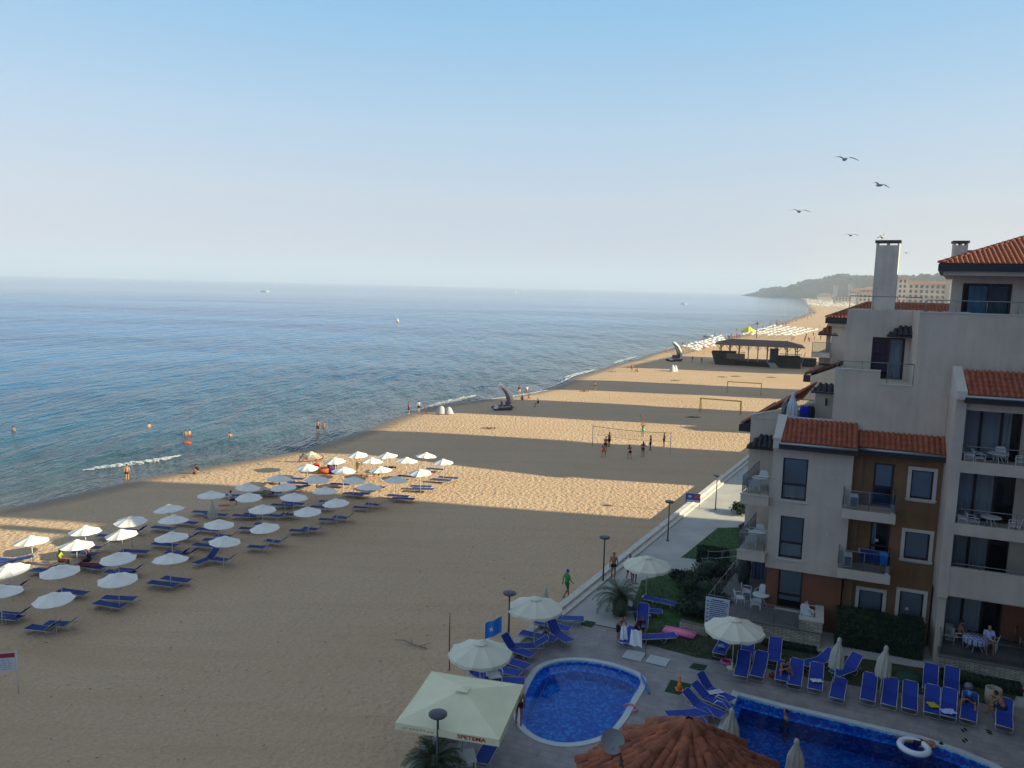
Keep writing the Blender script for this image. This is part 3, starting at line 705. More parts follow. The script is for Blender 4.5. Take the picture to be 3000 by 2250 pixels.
for k in (4, 5):
    a, b, c, d = oh[k]; t = c+.95
    window(B1, a, b, c, d, OV, .10, trans=(t,), blind=[(a+.1, b-.1, t, d-.08)] if k == 4 else None, curt=None if k == 4 else [(a+.1, a+.28, c, d-.1)], sill=False, name='balcony_door', fw_=.09)
# pilaster strip at the inner corner
mb = MB(); mb.box(1.87, 2.35, OV-.12, OV-.003, ZD, 10.3); part(mb, 'pilaster', M_BRN, B1)
# --- small balconies on the ochre front
for fl, xx in ((7.55, 2640), (4.38, 2625)):
    bal = MB(); z0 = fl-.42
    u0 = 1.45; u1 = 3.95; v0 = 42.05
    bal.box(u0, u1, v0, OV-.003, z0, fl); bal.box(u0, u1, v0, v0+.08, fl+.002, fl+.07); bal.box(u1-.25, u1-.02, v0+.082, v0+.3, fl+.002, fl+.5)
    b_ = part(bal, 'balcony', M_WALLW, B1)
    rl_ = railing(B1, [(u0+.05, OV-.65), (u0+.05, v0+.06), (u1-.05, v0+.06), (u1-.05, OV-.05)], fl+.05, 1.0, bars=False)
# --- roof over the front block and the ochre section
def roof_strip(par, u0, u1, ve, ze, vt, zt, cop=None, gut=True, fas=.28, name='roof'):
    mb = MB(); tiles(mb, (u0, ve, ze), (u1, ve, ze), (u0, vt, zt), (u1, vt, zt)); o = part(mb, name, M_TILE, par)
    f = MB(); f.box(u0-.1, u1+.05, ve-.08, ve+.14, ze-.10-fas, ze-.11); f.box(u0-.05, u1, ve+.142, vt, ze-.34, ze-.06); f.build('fascia', M_FASC, o, M=LM(par))
    if gut:
        g_ = MB(); g_.tube([(u0-.05, ve-.12, ze-.06), (u1+.03, ve-.12, ze-.06)], .07, 8); g_.build('gutter', M_GUT, o, M=LM(par))
    return o
roof_strip(B1, -1.72, 1.98, 42.5, 10.72, 44.05, 11.75)
roof_strip(B1, 2.02, 6.1, 43.1, 10.70, 44.05, 11.42)
mb = MB(); mb.poly([(-2.12, 42.45, 10.35), (-1.74, 42.45, 10.35), (-1.74, 42.45, 10.85), (-2.12, 42.45, 10.85), (-2.02, 44.1, 10.35), (-1.54, 44.1, 10.35), (-1.54, 44.1, 11.95), (-2.02, 44.1, 11.95)],
                   [(0, 1, 2, 3), (1, 5, 6, 2), (3, 2, 6, 7), (5, 4, 7, 6), (4, 0, 3, 7), (4, 5, 1, 0)])
mb.box(-2.16, -1.70, 42.4, 43.0, 10.86, 10.93)
part(mb, 'coping', M_TRIM, B1)
mb = MB(); mb.box(-1.5, .62, 44.06, 44.2, 11.2, 11.86); part(mb, 'parapet', M_TRIM, B1)
# --- tall upper wall with the notch
UV_ = 44.1
mb = MB()
wall(mb, .68, 6.04, 10.2, 13.92, UV_, .25); wall(mb, 6.04, 14, 13.6, 13.92, UV_, .25); wall(mb, .68, 2.84, 13.92, 14.60, UV_, .25); wall(mb, 4.40, 14, 13.92, 17.71, UV_, .25)
P = lambda pts, s=True: mb.q(pts)
P([(.68, UV_, 10.2), (.68, UV_, 14.6), (.68+.4, UV_+3.4, 14.6), (.68+.4, UV_+3.4, 10.2)])
P([(2.84, UV_, 13.92), (2.84, UV_+.25, 13.92), (2.84, UV_+.25, 14.6), (2.84, UV_, 14.6)][::-1])
P([(4.40, UV_, 13.92), (4.40, UV_, 17.71), (4.40, UV_+3.4, 17.71), (4.40, UV_+3.4, 13.92)])
P([(.68, UV_, 14.6), (2.84, UV_, 14.6), (2.84, UV_+.25, 14.6), (.68, UV_+.25, 14.6)])
P([(2.84, UV_, 13.92), (4.40, UV_, 13.92), (4.40, UV_+3.4, 13.92), (2.84, UV_+3.4, 13.92)])
P([(4.40, UV_, 17.71), (14, UV_, 17.71), (14, UV_+.3, 17.71), (4.40, UV_+.3, 17.71)])
P([(4.40, UV_+.3, 17.71), (14, UV_+.3, 17.71), (14, UV_+.3, 16.9), (4.40, UV_+.3, 16.9)][::-1])
P([(.68, UV_+.25, 13.6), (2.84, UV_+.25, 13.6), (2.84, UV_+3.4, 13.6), (.68, UV_+3.4, 13.6)])
part(mb, 'upper_wall', M_WALL, B1)
mb = MB(); mb.box(.64, 2.86, UV_-.03, UV_+.28, 14.602, 14.66); mb.box(2.862, 4.38, UV_-.03, UV_+.28, 13.922, 13.97); mb.box(4.36, 14, UV_-.03, UV_+.33, 17.712, 17.77); part(mb, 'coping', M_TRIM, B1)
# --- recessed wall with the terrace door
RV = 47.5
dr = (FP(2557, 990, RV)[0], FP(2654, 990, RV)[0], 13.75, 16.22)
mb = MB(); wall(mb, 1.12, 4.85, 13.5, 17.72, RV, .3, [dr]); body(mb, 1.12, 4.85, RV, 51, 10, 17.72); part(mb, 'wall', M_WALL, B1)
window(B1, dr[0], dr[1], dr[2], dr[3], RV, .1, mull=((dr[0]*.48+dr[1]*.52),), curt=[(dr[0]*.48+dr[1]*.52, dr[1]-.1, dr[2]+.05, dr[3]-.1)], sill=False, name='terrace_door', fw_=.08)
mb = MB(); a = FP(2606, 978, RV-.5); tiles(mb, (a[0]-.1, RV-.85, 16.42), (4.78, RV-.85, 16.42), (a[0]+.5, RV-.003, 16.85), (4.78, RV-.003, 16.85), .26, .4, .08); o = part(mb, 'door_canopy', M_TILED, B1)
mb = MB(); mb.box(a[0]-.1, 4.78, RV-.86, RV-.003, 16.30, 16.40); mb.build('fascia', M_FASC, o, M=LM(B1))
railing(B1, [(.75, UV_+.12), (4.38, UV_+.12)], 14.0, 1.05, bars=False, glass=False)
# chimney
CH0, CH1, CVV = 2.40, 3.58, 48.5
def chimney(par, u0, u1, v0, v1, z0, z1, tilt=R(-7), name='chimney'):
    cu, cv = (u0+u1)/2, (v0+v1)/2; M_ = Matrix.Translation((cu, cv, 0)) @ Matrix.Rotation(tilt, 4, 'Z') @ Matrix.Translation((-cu, -cv, 0))
    mb = MB(); mb.box(u0, u1, v0, v1, z0, z1-.28, M=M_)
    for a in (u0, u1-.1): mb.box(a+(.002 if a == u0 else 0), a+.1, v0+.002, v1-.002, z1-.28, z1-.14, M=M_)
    mb.box((u0+u1)/2-.06, (u0+u1)/2+.06, v0+.05, v1-.05, z1-.28, z1-.14, M=M_)
    o = part(mb, name, mat('chimney_render', (.56, .50, .41), .9, var=.1, vscale=1.2, bump=.004, bscale=30, streak=.15), par)
    c = MB(); c.box(u0-.07, u1+.07, v0-.07, v1+.07, z1-.138, z1, M=M_); c.build('cap', mat('cap_dark', (.05, .05, .05), .7), o, M=LM(par)); return o
chimney(B1, CH0, CH1, CVV, CVV+.75, 17.5, 21.62)
# --- penthouse
PV = 49
pw = (FP(2822, 830, PV)[0], FP(2968, 833, PV)[0], 17.3, 19.32)
mb = MB(); wall(mb, 6.35, 16, 16.9, 19.95, PV, .3, [pw]); body(mb, 6.35, 16, PV, 57, 16.9, 19.95); part(mb, 'wall', M_WALL, B1)
mB = mat('curtain_blue', (.10, .24, .34), .8)
mu_ = pw[0]*.45+pw[1]*.55
window(B1, *pw, PV, .12, mull=(mu_,), curt=[(pw[0]+.35, mu_-.05, 17.3, 19.2, mB), (mu_+.05, pw[1]-.12, 17.3, 19.2, mat('curtain_dusk', (.06, .11, .14), .8))], sill=False, fw_=.09)
# terrace slab behind the parapet
mb = MB(); mb.box(4.42, 16, UV_+.31, PV-.003, 16.7, 16.9); part(mb, 'terrace_slab', M_FLOOR, B1)
railing(B1, [(1.2, RV+.1), (4.8, RV+.1)], 17.72, .75, bars=False, glass=False)
railing(B1, [(4.7, UV_+.2), (14, UV_+.2)], 17.74, .62, bars=False, glass=False)
# hip roof of the penthouse
mb = MB(); ez = 20.32; e = [(5.45, 47.4), (17, 47.4), (18.6, 58.6), (7.0, 58.6)]; rz_ = 22.5; r0 = (11.6, 53.0); r1 = (13.4, 53.0)
EV = [(p[0], p[1], ez) for p in e]; R0 = (*r0, rz_); R1 = (*r1, rz_)
tiles(mb, EV[0], EV[1], R0, R1); tiles(mb, EV[3], EV[0], R0, R0); tiles(mb, EV[1], EV[2], R1, R1); tiles(mb, EV[2], EV[3], R1, R0)
ridge(mb, EV[0], R0); ridge(mb, EV[1], R1); ridge(mb, R0, R1); ridge(mb, EV[3], R0)
o = part(mb, 'roof', M_TILE, B1)
mb = MB(); mb.prism([(p[0], p[1]) for p in ((5.4, 47.3), (17.1, 47.3), (18.7, 58.7), (6.9, 58.7))], ez-.38, ez-.02); mb.build('fascia', M_FASC, o, M=LM(B1))
mb = MB(); mb.prism([(5.7, 47.6), (16.8, 47.6), (18.4, 58.4), (7.2, 58.4)], ez-.62, ez-.385); mb.build('soffit', M_WALLW, o, M=LM(B1))
for a in ((2797, 2838, 705, 760), (2840, 2868, 733, 760)):
    p = FP(a[0], a[2], 56); q = FP(a[1], a[2], 56); chimney(B1, p[0], q[0], 56, 56.9, 20.5, p[1], 0)
# --- right-hand loggias between the pier and the frame edge
LV = 41.7
mb = MB(); mb.box(6.05, 6.5, LV, UV_-.002, 3.85, 14.0); mb.box(6.15, 6.5, LV+.25, UV_-.002, ZD-.1, 3.848); part(mb, 'pier', M_WALLW, B1)
mb = MB(); mb.poly([(6.02, 41.25, 13.75), (6.42, 41.25, 13.75), (6.42, 41.25, 14.15), (6.02, 41.25, 14.15), (6.02, 43.6, 13.75), (6.42, 43.6, 13.75), (6.42, 43.6, 15.15), (6.02, 43.6, 15.15)],
                   [(0, 1, 2, 3), (1, 5, 6, 2), (3, 2, 6, 7), (5, 4, 7, 6), (4, 0, 3, 7), (4, 5, 1, 0)]); part(mb, 'coping', M_TRIM, B1)
roof_strip(B1, 6.44, 14, 41.3, 13.98, 43.1, 15.0)
mb = MB()
for z0, z1 in ((10.18, 10.75), (7.1, 7.66), (4.0, 5.46)): mb.box(6.502, 14, LV+.02, LV+.2, z0, z1)
for z in (10.42, 7.25, 4.12): mb.box(6.504, 14, LV+.202, 44.2, z-.22, z)
mb.box(6.504, 14, LV+.15, LV+.4, 13.2, 13.6)
part(mb, 'loggia_slab', M_WALLW, B1)
LB = 44.2
for fl, top in ((10.42, 13.0), (7.25, 9.9), (4.12, 6.75), (ZD+.85, 3.6)):
    a0 = 6.75; a1 = 9.35
    mb = MB(); wall(mb, 6.504, 14, fl, top+.25, LB, .3, [(a0, a1, fl+.02, top)]); part(mb, 'loggia_wall', M_RED if fl < 2 else M_WALLW, B1)
    m1 = a0+.87; m2 = a0+1.75
    window(B1, a0, a1, fl+.02, top, LB, .06, mull=(m1, m2), trans=(), blind=None, curt=[(a0+.1, m1-.05, fl+.1, top-.1, M_CURT), (m1+.05, m2-.05, fl+.1, top-.1, M_CURT)]+([(m2+.1, m2+.45, fl+.1, top-.1, M_CURT)] if fl > 9 else []), sill=False, name='sliding_door', fw_=.06)
for fl, zz in ((10.75, .72), (7.66, .72), (5.46, .18)):
    railing(B1, [(6.55, LV+.1), (14, LV+.1)], fl, zz, bars=False, glass=False)
body_ = MB(); body(body_, 6.52, 14, 44.5, 56, ZD-.1, 13.6); part(body_, 'rear_wall', M_WALLW, B1)
# ---------------------------------------------------------------- rest of the front building: sea side, roof terrace, rear shadow mass
def sbal(z, label_rail='railing'):
    mb = MB(); mb.box(-3.62, -2.16, 42.6, 47.1, z-.5, z, SHR); mb.box(-3.66, -2.16, 42.56, 42.64, z-.02+.022, z+.06)
    part(mb, 'balcony', M_WALLW, B1)
    railing(B1, [(-2.2, 42.66), (-3.56, 42.66), (-3.02, 47.0)], z+.04, 1.0)
sbal(7.6); sbal(4.45)
WV = 48.0
mb = MB()
mb.poly([(-3.75, WV, ZD-.1), (-.25, WV, ZD-.1), (-.25, WV, 12.1), (-3.75, WV, 11.12)], [(0, 1, 2, 3)])
mb.poly([(-3.75, WV, ZD-.1), (-3.75, WV, 11.12), (-2.8, WV+7.5, 11.12), (-2.8, WV+7.5, ZD-.1)], [(0, 1, 2, 3)])
mb.box(-3.8, -.25, WV-.03, WV+.25, 11.0, 11.01)
part(mb, 'side_wall', M_WALLW, B1)
mb = MB(); mb.poly([(-3.8, WV-.04, 11.12), (-.3, WV-.04, 12.1), (-.3, WV-.04, 12.18), (-3.8, WV-.04, 11.20), (-3.8, WV+.22, 11.12), (-.3, WV+.22, 12.1), (-.3, WV+.22, 12.18), (-3.8, WV+.22, 11.20)],
                   [(0, 1, 2, 3), (7, 6, 5, 4), (3, 2, 6, 7), (0, 3, 7, 4), (1, 5, 6, 2)]); part(mb, 'coping', M_TRIM, B1)
# roof falling to the sea behind that wall
mb = MB(); tiles(mb, (-3.35, WV+7.6, 10.55), (-4.35, WV+.24, 10.55), (-.2, WV+7.6, 12.6), (-.9, WV+.24, 12.35)); o = part(mb, 'roof', M_TILE, B1)
mb = MB(); mb.poly([(-4.45, WV+.2, 10.1), (-3.76, WV+.2, 10.1), (-3.76, WV+.2, 10.75), (-4.45, WV+.2, 10.5), (-3.5, WV+7.6, 10.1), (-2.8, WV+7.6, 10.1), (-2.8, WV+7.6, 10.75), (-3.5, WV+7.6, 10.5)],
                   [(0, 1, 2, 3), (7, 6, 5, 4), (0, 3, 7, 4), (3, 2, 6, 7), (0, 4, 5, 1)]); mb.build('fascia', M_FASC, o, M=LM(B1))
mb = MB(); tiles(mb, (-3.8, WV-.9, 9.42), (-2.1, WV-.9, 9.42), (-3.15, WV-.003, 10.0), (-2.1, WV-.003, 10.0), .26, .3, .085); o = part(mb, 'canopy_roof', M_TILED, B1)
mb = MB(); mb.box(-3.85, -2.1, WV-.95, WV-.003, 9.28, 9.40); mb.build('fascia', M_FASC, o, M=LM(B1))
# roof terrace wall with dark tiled canopy
mb = MB(); wall(mb, -.25, 1.1, 11.3, 13.02, WV, .3); body(mb, -.25, 1.1, WV, 52, 11.3, 13.02); part(mb, 'terrace_wall', M_WALL, B1)
mb = MB(); tiles(mb, (-.45, WV-.7, 12.98), (.72, WV-.7, 12.98), (-.05, WV-.003, 13.35), (.72, WV-.003, 13.35), .24, .3, .08); o = part(mb, 'canopy_roof', M_TILED, B1)
mb = MB(); mb.box(-.5, .74, WV-.74, WV-.003, 12.86, 12.96); mb.build('fascia', M_FASC, o, M=LM(B1))
mb = MB(); mb.box(-1.9, .66, 44.22, WV-.01, 11.0, 11.2); part(mb, 'terrace_floor', M_FLOOR, B1)
railing(B1, [(-1.9, 44.4), (-1.75, 47.4), (-.3, 47.6)], 11.2, 1.2, bars=True, glass=True)
mb = MB(); mb.box(.32, .42, WV-.16, WV-.003, 12.1, 12.5); mb.build('wall_lamp', M_FRM, B1, M=LM(B1))
# rear mass added for its shadow, kept out of sight behind the tall wall
mb = MB(); body(mb, 2.9, 15, 52.02, 60, ZD-.1, 17.3, True); part(mb, 'rear_shadow_mass', M_WALL, B1)
for u_, z_ in ((.9, 9.0), (.9, 5.9), (3.3, 5.75), (5.0, 2.3)):
    mb = MB(); vv = 42.98 if u_ < 1.8 else 43.58; mb.box(u_-.07, u_+.07, vv-.02, vv+.015, z_-.07, z_+.07); part(mb, 'vent_cover', M_TRIM, B1)
# terrace in front of the front block
TZ = 1.25
M_STONE = brick_mat('stone_cladding', (.66, .59, .47), (.42, .375, .30), (.10, .09, .075), .42, .075, .03, (R(90), 0, 0), .012, .85, .35)
def terrace(label, u0, u1, v0, v1, skew, rail, wallh=None, par=B1):
    pass
TR = thing('garden_terrace', 'stone clad terrace with railing and info board below the front block', 'terrace', BF((-2, 41, ZD)), -TH); _lm[TR.name] = Vector((-2, 41, ZD))
tp = [(-4.9, 41), (.9, 41), (.9, 43.24), (-2.06, 43.24), (-2.0, 47.9), (-4.02, 47.9)]
mb = MB(); n = len(tp)
mb.poly([(a, b, ZD-.2) for a, b in tp]+[(a, b, TZ-.08) for a, b in tp], [(i, (i+1) % n, (i+1) % n+n, i+n) for i in range(n)]); part(mb, 'stone_wall', M_STONE, TR)
mb = MB(); mb.prism([(a*1.0+(-.06 if i in (0, 5) else .04 if i in (1, 2) else 0), b-(.06 if i < 2 else 0)) for i, (a, b) in enumerate(tp)], TZ-.078, TZ); part(mb, 'floor', M_FLOOR, TR)
mb = MB(); mb.box(-.15, .96, 40.95, 41.35, TZ+.002, TZ+.52); mb.box(.62, .96, 41.352, 43.2, TZ+.002, TZ+.52); part(mb, 'end_wall', M_STONE, TR)
mb = MB(); mb.box(-.2, 1.0, 40.92, 41.4, TZ+.522, TZ+.60); mb.box(.58, 1.0, 41.402, 43.2, TZ+.522, TZ+.60); part(mb, 'coping', M_TRIM, TR)
railing(TR, [(-.25, 41.08), (-3.75, 41.08)], TZ, 1.0, bars=True, glass=False); railing(TR, [(-3.75, 41.08), (-4.82, 41.08), (-3.98, 47.6)], TZ, 1.0, bars=False)
T2 = thing('garden_terrace', 'stone clad terrace with railing at the right where two people sit', 'terrace', BF((8, 41, ZD)), -TH); _lm[T2.name] = Vector((8, 41, ZD))
tp = [(6.25, 40.9), (9.85, 40.9), (10.2, 44.1), (6.6, 44.1)]
mb = MB(); mb.poly([(a, b, ZD-.2) for a, b in tp]+[(a, b, TZ-.08) for a, b in tp], [(i, (i+1) % 4, (i+1) % 4+4, i+4) for i in range(4)]); part(mb, 'stone_wall', M_STONE, T2)
mb = MB(); mb.prism([(a+(.05 if i in (1, 2) else -.05), b-(.06 if i < 2 else 0)) for i, (a, b) in enumerate(tp)], TZ-.078, TZ); part(mb, 'floor', M_FLOOR, T2)
railing(T2, [(6.45, 43.9), (6.3, 41.0), (9.78, 41.0), (9.95, 43.9)], TZ, 1.0, bars=False)
# info board fixed to the terrace corner
mb = MB(); mb.box(-4.93, -3.68, 40.86, 40.92, ZD+.32, TZ+.95); rnd = random.Random(5); z = TZ+.84; mb.m = 1; mb.box(-4.6, -4.0, 40.845, 40.857, z-.03, z+.02)
for i in range(14):
    z -= .112
    if z < ZD+.4: break
    if i % 2 == 0: mb.box(-4.85, -4.76, 40.845, 40.857, z-.035, z+.035)
    x = -4.68
    while x < -3.85:
        w_ = rnd.uniform(.05, .16); mb.box(x, min(x+w_, -3.76), 40.846, 40.857, z-.022, z+.022); x += w_+.03
part(mb, 'info_board', [mat('board_white', (.50, .52, .62), .6), mat('print_blue', (.03, .05, .22), .6)], TR)

# ---------------------------------------------------------------- neighbours
def block(par, u0, u1, v0, v1, z0, z1, mt, name='wall', front=True):
    mb = MB(); body(mb, u0, u1, v0, v1, z0, z1, front); return part(mb, name, mt, par)
B2 = bthing('apartment_building', 'next grey apartment building with orange hip roof beyond the roof terrace', 'building', 3, 80, ZD)
block(B2, .62, 22, 80, 92, ZD-.2, 15.95, M_WALL)
mb = MB(); ez = 16.35; EV = [(.05, 79.3, ez), (20, 79.3, ez), (21, 88, ez), (1.2, 88, ez)]; ra = (3.7, 83.2, 17.78); rb = (17, 83.2, 17.78)
tiles(mb, EV[0], EV[1], ra, rb, .3, .45, .09); tiles(mb, EV[3], EV[0], ra, ra, .3, .45, .09); ridge(mb, EV[0], ra, .16); ridge(mb, ra, rb, .16); tiles(mb, EV[2], EV[3], rb, ra, .3, .45, .09); o = part(mb, 'roof', M_TILE, B2)
mb = MB(); mb.prism([(-.02, 79.2), (20.1, 79.2), (21.2, 88.2), (1.1, 88.2)], ez-.55, ez-.02); mb.build('fascia', M_FASC, o, M=LM(B2))
mb = MB(); mb.prism([(.25, 79.5), (19.8, 79.5), (20.8, 87.9), (1.35, 87.9)], ez-.8, ez-.552); mb.build('soffit', M_WALLW, o, M=LM(B2))
block(B2, -.35, .615, 80.6, 90, ZD-.2, 13.0, M_WALLW)
mb = MB(); tiles(mb, (-.55, 80.0, 14.75), (1.1, 80.0, 14.75), (.62, 82, 15.9), (1.1, 82, 15.9), .3, .4, .09); tiles(mb, (.3, 88, 14.75), (-.55, 80, 14.75), (1.5, 88, 15.7), (.62, 82, 15.9), .3, .4, .09); o = part(mb, 'roof', M_TILE, B2)
mb = MB(); mb.prism([(-.6, 79.95), (1.2, 79.95), (2.1, 88), (.2, 88)], 14.6, 14.73); mb.build('fascia', M_FASC, o, M=LM(B2))
mb = MB(); mb.box(.2, .6, 80.7, 88, 13, 14.6); part(mb, 'wall', M_WALLW, B2)
mb = MB(); mb.box(-1.05, .6, 79.3, 80.6, 12.5, 12.95); part(mb, 'balcony', M_WALLW, B2)
railing(B2, [(-1.0, 80.6), (-1.0, 79.4), (.6, 79.4)], 12.95, 1.0)
mb = MB(); mb.box(-.9, .6, 79.1, 80.6, 9.8, 10.2); part(mb, 'balcony', M_WALLW, B2); railing(B2, [(-.85, 80.6), (-.85, 79.2)], 10.2, 1.0)
mb = MB(); mb.box(-.3, 2.1, 79.3, 79.99, 11.75, 11.9); part(mb, 'canopy', M_FASC, B2)
# lower wing with a roof falling seaward
mb = MB(); v0 = 79.0
mb.poly([(-.95, v0, ZD-.2), (4.6, v0, ZD-.2), (4.6, v0, 13.1), (-.95, v0, 10.7)], [(0, 1, 2, 3)]); mb.poly([(-.95, v0, ZD-.2), (-.95, v0, 11.0), (.2, v0+9, 11.0), (.2, v0+9, ZD-.2)], [(0, 1, 2, 3)])
part(mb, 'wing_wall', M_WALLW, B2)
mb = MB(); mb.poly([(-1.5, v0-.05, 10.75), (4.6, v0-.05, 13.25), (4.6, v0-.05, 13.45), (-1.5, v0-.05, 10.95), (-1.5, v0+.2, 10.75), (4.6, v0+.2, 13.25), (4.6, v0+.2, 13.45), (-1.5, v0+.2, 10.95)],
                   [(0, 1, 2, 3), (7, 6, 5, 4), (3, 2, 6, 7), (0, 3, 7, 4)]); part(mb, 'coping', mat('verge_dark', (.06, .03, .028), .7), B2)
mb = MB(); tiles(mb, (-.5, v0+8.8, 10.9), (-1.45, v0+.22, 10.9), (5.5, v0+8.8, 13.3), (4.5, v0+.22, 13.35), .3, .4, .09); part(mb, 'roof', M_TILE, B2)
mb = MB(); mb.box(-1.6, -.96, v0, v0+.5, 10.1, 10.75); part(mb, 'eave_end', M_FASC, B2)

# unseen blocks added right of the frame, placed and sized to shade the beach
M_FAR = mat('block_render', (.42, .37, .30), .9, var=.1, vscale=.4)
def shade_block(s0, s1, o0, o1, h, label, roof=True, hr=3.2, name='hotel'):  # here a hotel is an unseen block added for its shadow
    a = K(s0, o0); root = thing(name, label, 'hotel', (a.x, a.y, 0), 0)
    sh_ = .338*(o1-o0); c = [K(s0, o0), K(s0+sh_, o1), K(s1+sh_, o1), K(s1, o0)]; mb = MB(); mb.prism([(p.x, p.y) for p in c], -.1, h); mb.build('wall', M_FAR, root, world=True)
    cc = sum(c, Vector((0, 0)))/4; e = [cc+(p-cc)*1.06 for p in c]; mb = MB(); L = (s1-s0)/2
    L = min(L, (o1-o0)/2); r0 = K((s0+s1)/2+.338*L*.9, o0+L*.9); r1 = K((s0+s1)/2+sh_-.338*L*.9, o1-L*.9)
    E_ = [(p.x, p.y, h+.05) for p in e]; r0 = (r0.x, r0.y, h+hr); r1 = (r1.x, r1.y, h+hr)
    for f in ([E_[0], E_[1], r1, r0], [E_[1], E_[2], r1], [E_[2], E_[3], r0, r1], [E_[3], E_[0], r0]): mb.q(f[::-1])
    mb.q(E_); mb.build('roof', M_TILE, root, world=True)
    nf = int(h/3)
    win = MB()
    for f in range(nf):
        for k in range(int((s1-s0)/3.2)):
            s_ = s0+1.2+k*3.2; p = K(s_, o0-.03); q = K(s_+1.5, o0-.03); z = .8+f*3
            win.q([(p.x, p.y, z), (p.x, p.y, z+1.9), (q.x, q.y, z+1.9), (q.x, q.y, z)])
        for k in range(int((o1-o0)/3.4)):
            o_ = o0+1+k*3.4
            for ss in (s0-.03,):
                p = K(ss+.338*(o_-o0), o_); q = K(ss+.338*(o_+1.5-o0), o_+1.5); z = .8+f*3; win.q([(p.x, p.y, z), (q.x, q.y, z), (q.x, q.y, z+1.9), (p.x, p.y, z+1.9)])
    win.build('windows', mat('far_glass', (.03, .035, .04), .15), root, world=True)
    return root
SHADE_BLOCKS = [(-70, 15.4, 31, 52, 23.7, 'unseen cream block added to shade the pools and near sand', True, .8),
       (24.0, 36.8, 46, 66, 35, 'tall unseen cream block added to shade the sand at far left'),
       (49.8, 64.3, 34, 60, 31, 'unseen cream block added to cast the second shadow band'),
       (81.8, 98.8, 34, 60, 32, 'unseen cream block added to cast the third shadow band'), (77.0, 81.6, 32, 50, 16, 'low unseen wing added to widen the third shadow band', True, 2),
       (116.8, 133.4, 36, 60, 32, 'unseen cream block added to cast the fourth shadow band'), (166, 205, 38, 70, 33, 'unseen cream block added to cast the fifth shadow band')]
for r_ in SHADE_BLOCKS: shade_block(*r_)
# ---------------------------------------------------------------- sunshades
M_CLOTH = mat('parasol_white', (.80, .76, .69), .85, var=.04, vscale=2)
M_CREAM = mat('parasol_cream', (.66, .64, .52), .85, var=.05, vscale=1.5)
M_CLOSED = mat('cloth_folded', (.44, .42, .35), .9, var=.12, vscale=6)
M_POLE = mat('pole_white', (.55, .55, .54), .4)
M_BLUE = mat('sling_blue', (.006, .034, .30), .75, var=.08, vscale=8)
M_NAVY = mat('sling_faded', (.010, .030, .17), .8, var=.12, vscale=6)
M_ALU = mat('frame_alu', (.50, .50, .50), .35, metal=.3)
def canopy(mb, r, z0, z1, n=8, sag=.05, valance=0, scallop=0, r0=.16, thick=.006):
    """segmented cloth: rings from the crown down; ribs stay high, cloth sags between them"""
    ks = [0, .35, .7, 1]; sub = 4; N = n*sub; rings = []
    for k in ks:
        ring = []
        for j in range(N):
            a = 2*math.pi*j/N; f = (j % sub)/sub; s_ = math.sin(math.pi*f); rad = (r0+(r-r0)*k)
            cr = rad*(math.cos(math.pi/n)/math.cos((a % (2*math.pi/n))-math.pi/n))
            cr = rad*(1-s_*(1-math.cos(math.pi/n)))
            ring.append((cr*math.cos(a), cr*math.sin(a), z1+(z0-z1)*(k**1.08)-sag*s_*k))
        rings.append(ring)
    if valance:
        ring = []
        for j in range(N):
            x, y, z = rings[-1][j]; f = (j % sub)/sub; ring.append((x*1.015, y*1.015, z-valance*(1-scallop*abs(math.cos(math.pi*f)))))
        rings.append(ring)
    vs = [p for rg in rings for p in rg]; fs = []
    for k in range(len(rings)-1):
        for j in range(N): fs.append((k*N+j, (k+1)*N+j, (k+1)*N+(j+1) % N, k*N+(j+1) % N))
    mb.poly(vs, fs, False); mb.poly([(x*.995, y*.995, z-thick*2) for x, y, z in vs], [f[::-1] for f in fs], False)
def make_parasol(name, r, h, drop, mt, n=8, valance=.0, scallop=0, cap=True, pole=.022, lab='', cat='sunshade', base=False):
    root = thing(name, lab, cat)
    mb = MB(); mb.tube([(0, 0, -.25), (0, 0, h-.02)], pole, 7); part0 = mb.build('pole', M_POLE, root)
    mb = MB(); canopy(mb, r, h-drop, h-.06, n, .03+r*.015, valance, scallop); c = mb.build('canopy', mt, root)
    if cap:
        mb = MB(); canopy(mb, r*.22, h-.055, h+.03, n, .01, .0, 0, .02); mb.build('vent', mt, c)
    mb = MB()
    for j in range(n): a = 2*math.pi*j/n; mb.tube([(0, 0, h-.1), (r*.97*math.cos(a), r*.97*math.sin(a), h-drop-.02)], .009, 4); 
    mb.build('ribs', M_POLE, root)
    if base: mb = MB(); mb.lathe([(.26, 0), (.26, .06), (.05, .10), (.04, .3)], 14); mb.build('base', M_KERB, root)
    return root
def make_closed(name, h, r, lab, z0=1.0, pole=.022, mt=None):
    root = thing(name, lab, 'sunshade'); mb = MB(); mb.tube([(0, 0, -.2), (0, 0, h)], pole, 7); mb.build('pole', M_POLE, root)
    mb = MB(); n = 32; prof = [(0.02, h+.05), (.07, h+.0), (.10, h-.12), (.085, h-.2), (r*.62, h-.5), (r*.85, (h+z0)/2), (r, z0+.12), (r*.95, z0)]; i0 = 0; vs = []; fs = []
    for k, (rad, z) in enumerate(prof):
        for j in range(n):
            a = 2*math.pi*j/n; rr_ = rad*(1+(.22 if k > 3 else .08)*math.sin(8*a+.3*k)); vs.append((rr_*math.cos(a), rr_*math.sin(a), z-(.08*math.sin(8*a) if k == len(prof)-1 else 0)))
    for k in range(len(prof)-1):
        for j in range(n): fs.append((k*n+j, (k+1)*n+j, (k+1)*n+(j+1) % n, k*n+(j+1) % n))
    mb.poly(vs, fs, True); mb.build('folded_canopy', mt or M_CLOSED, root); return root
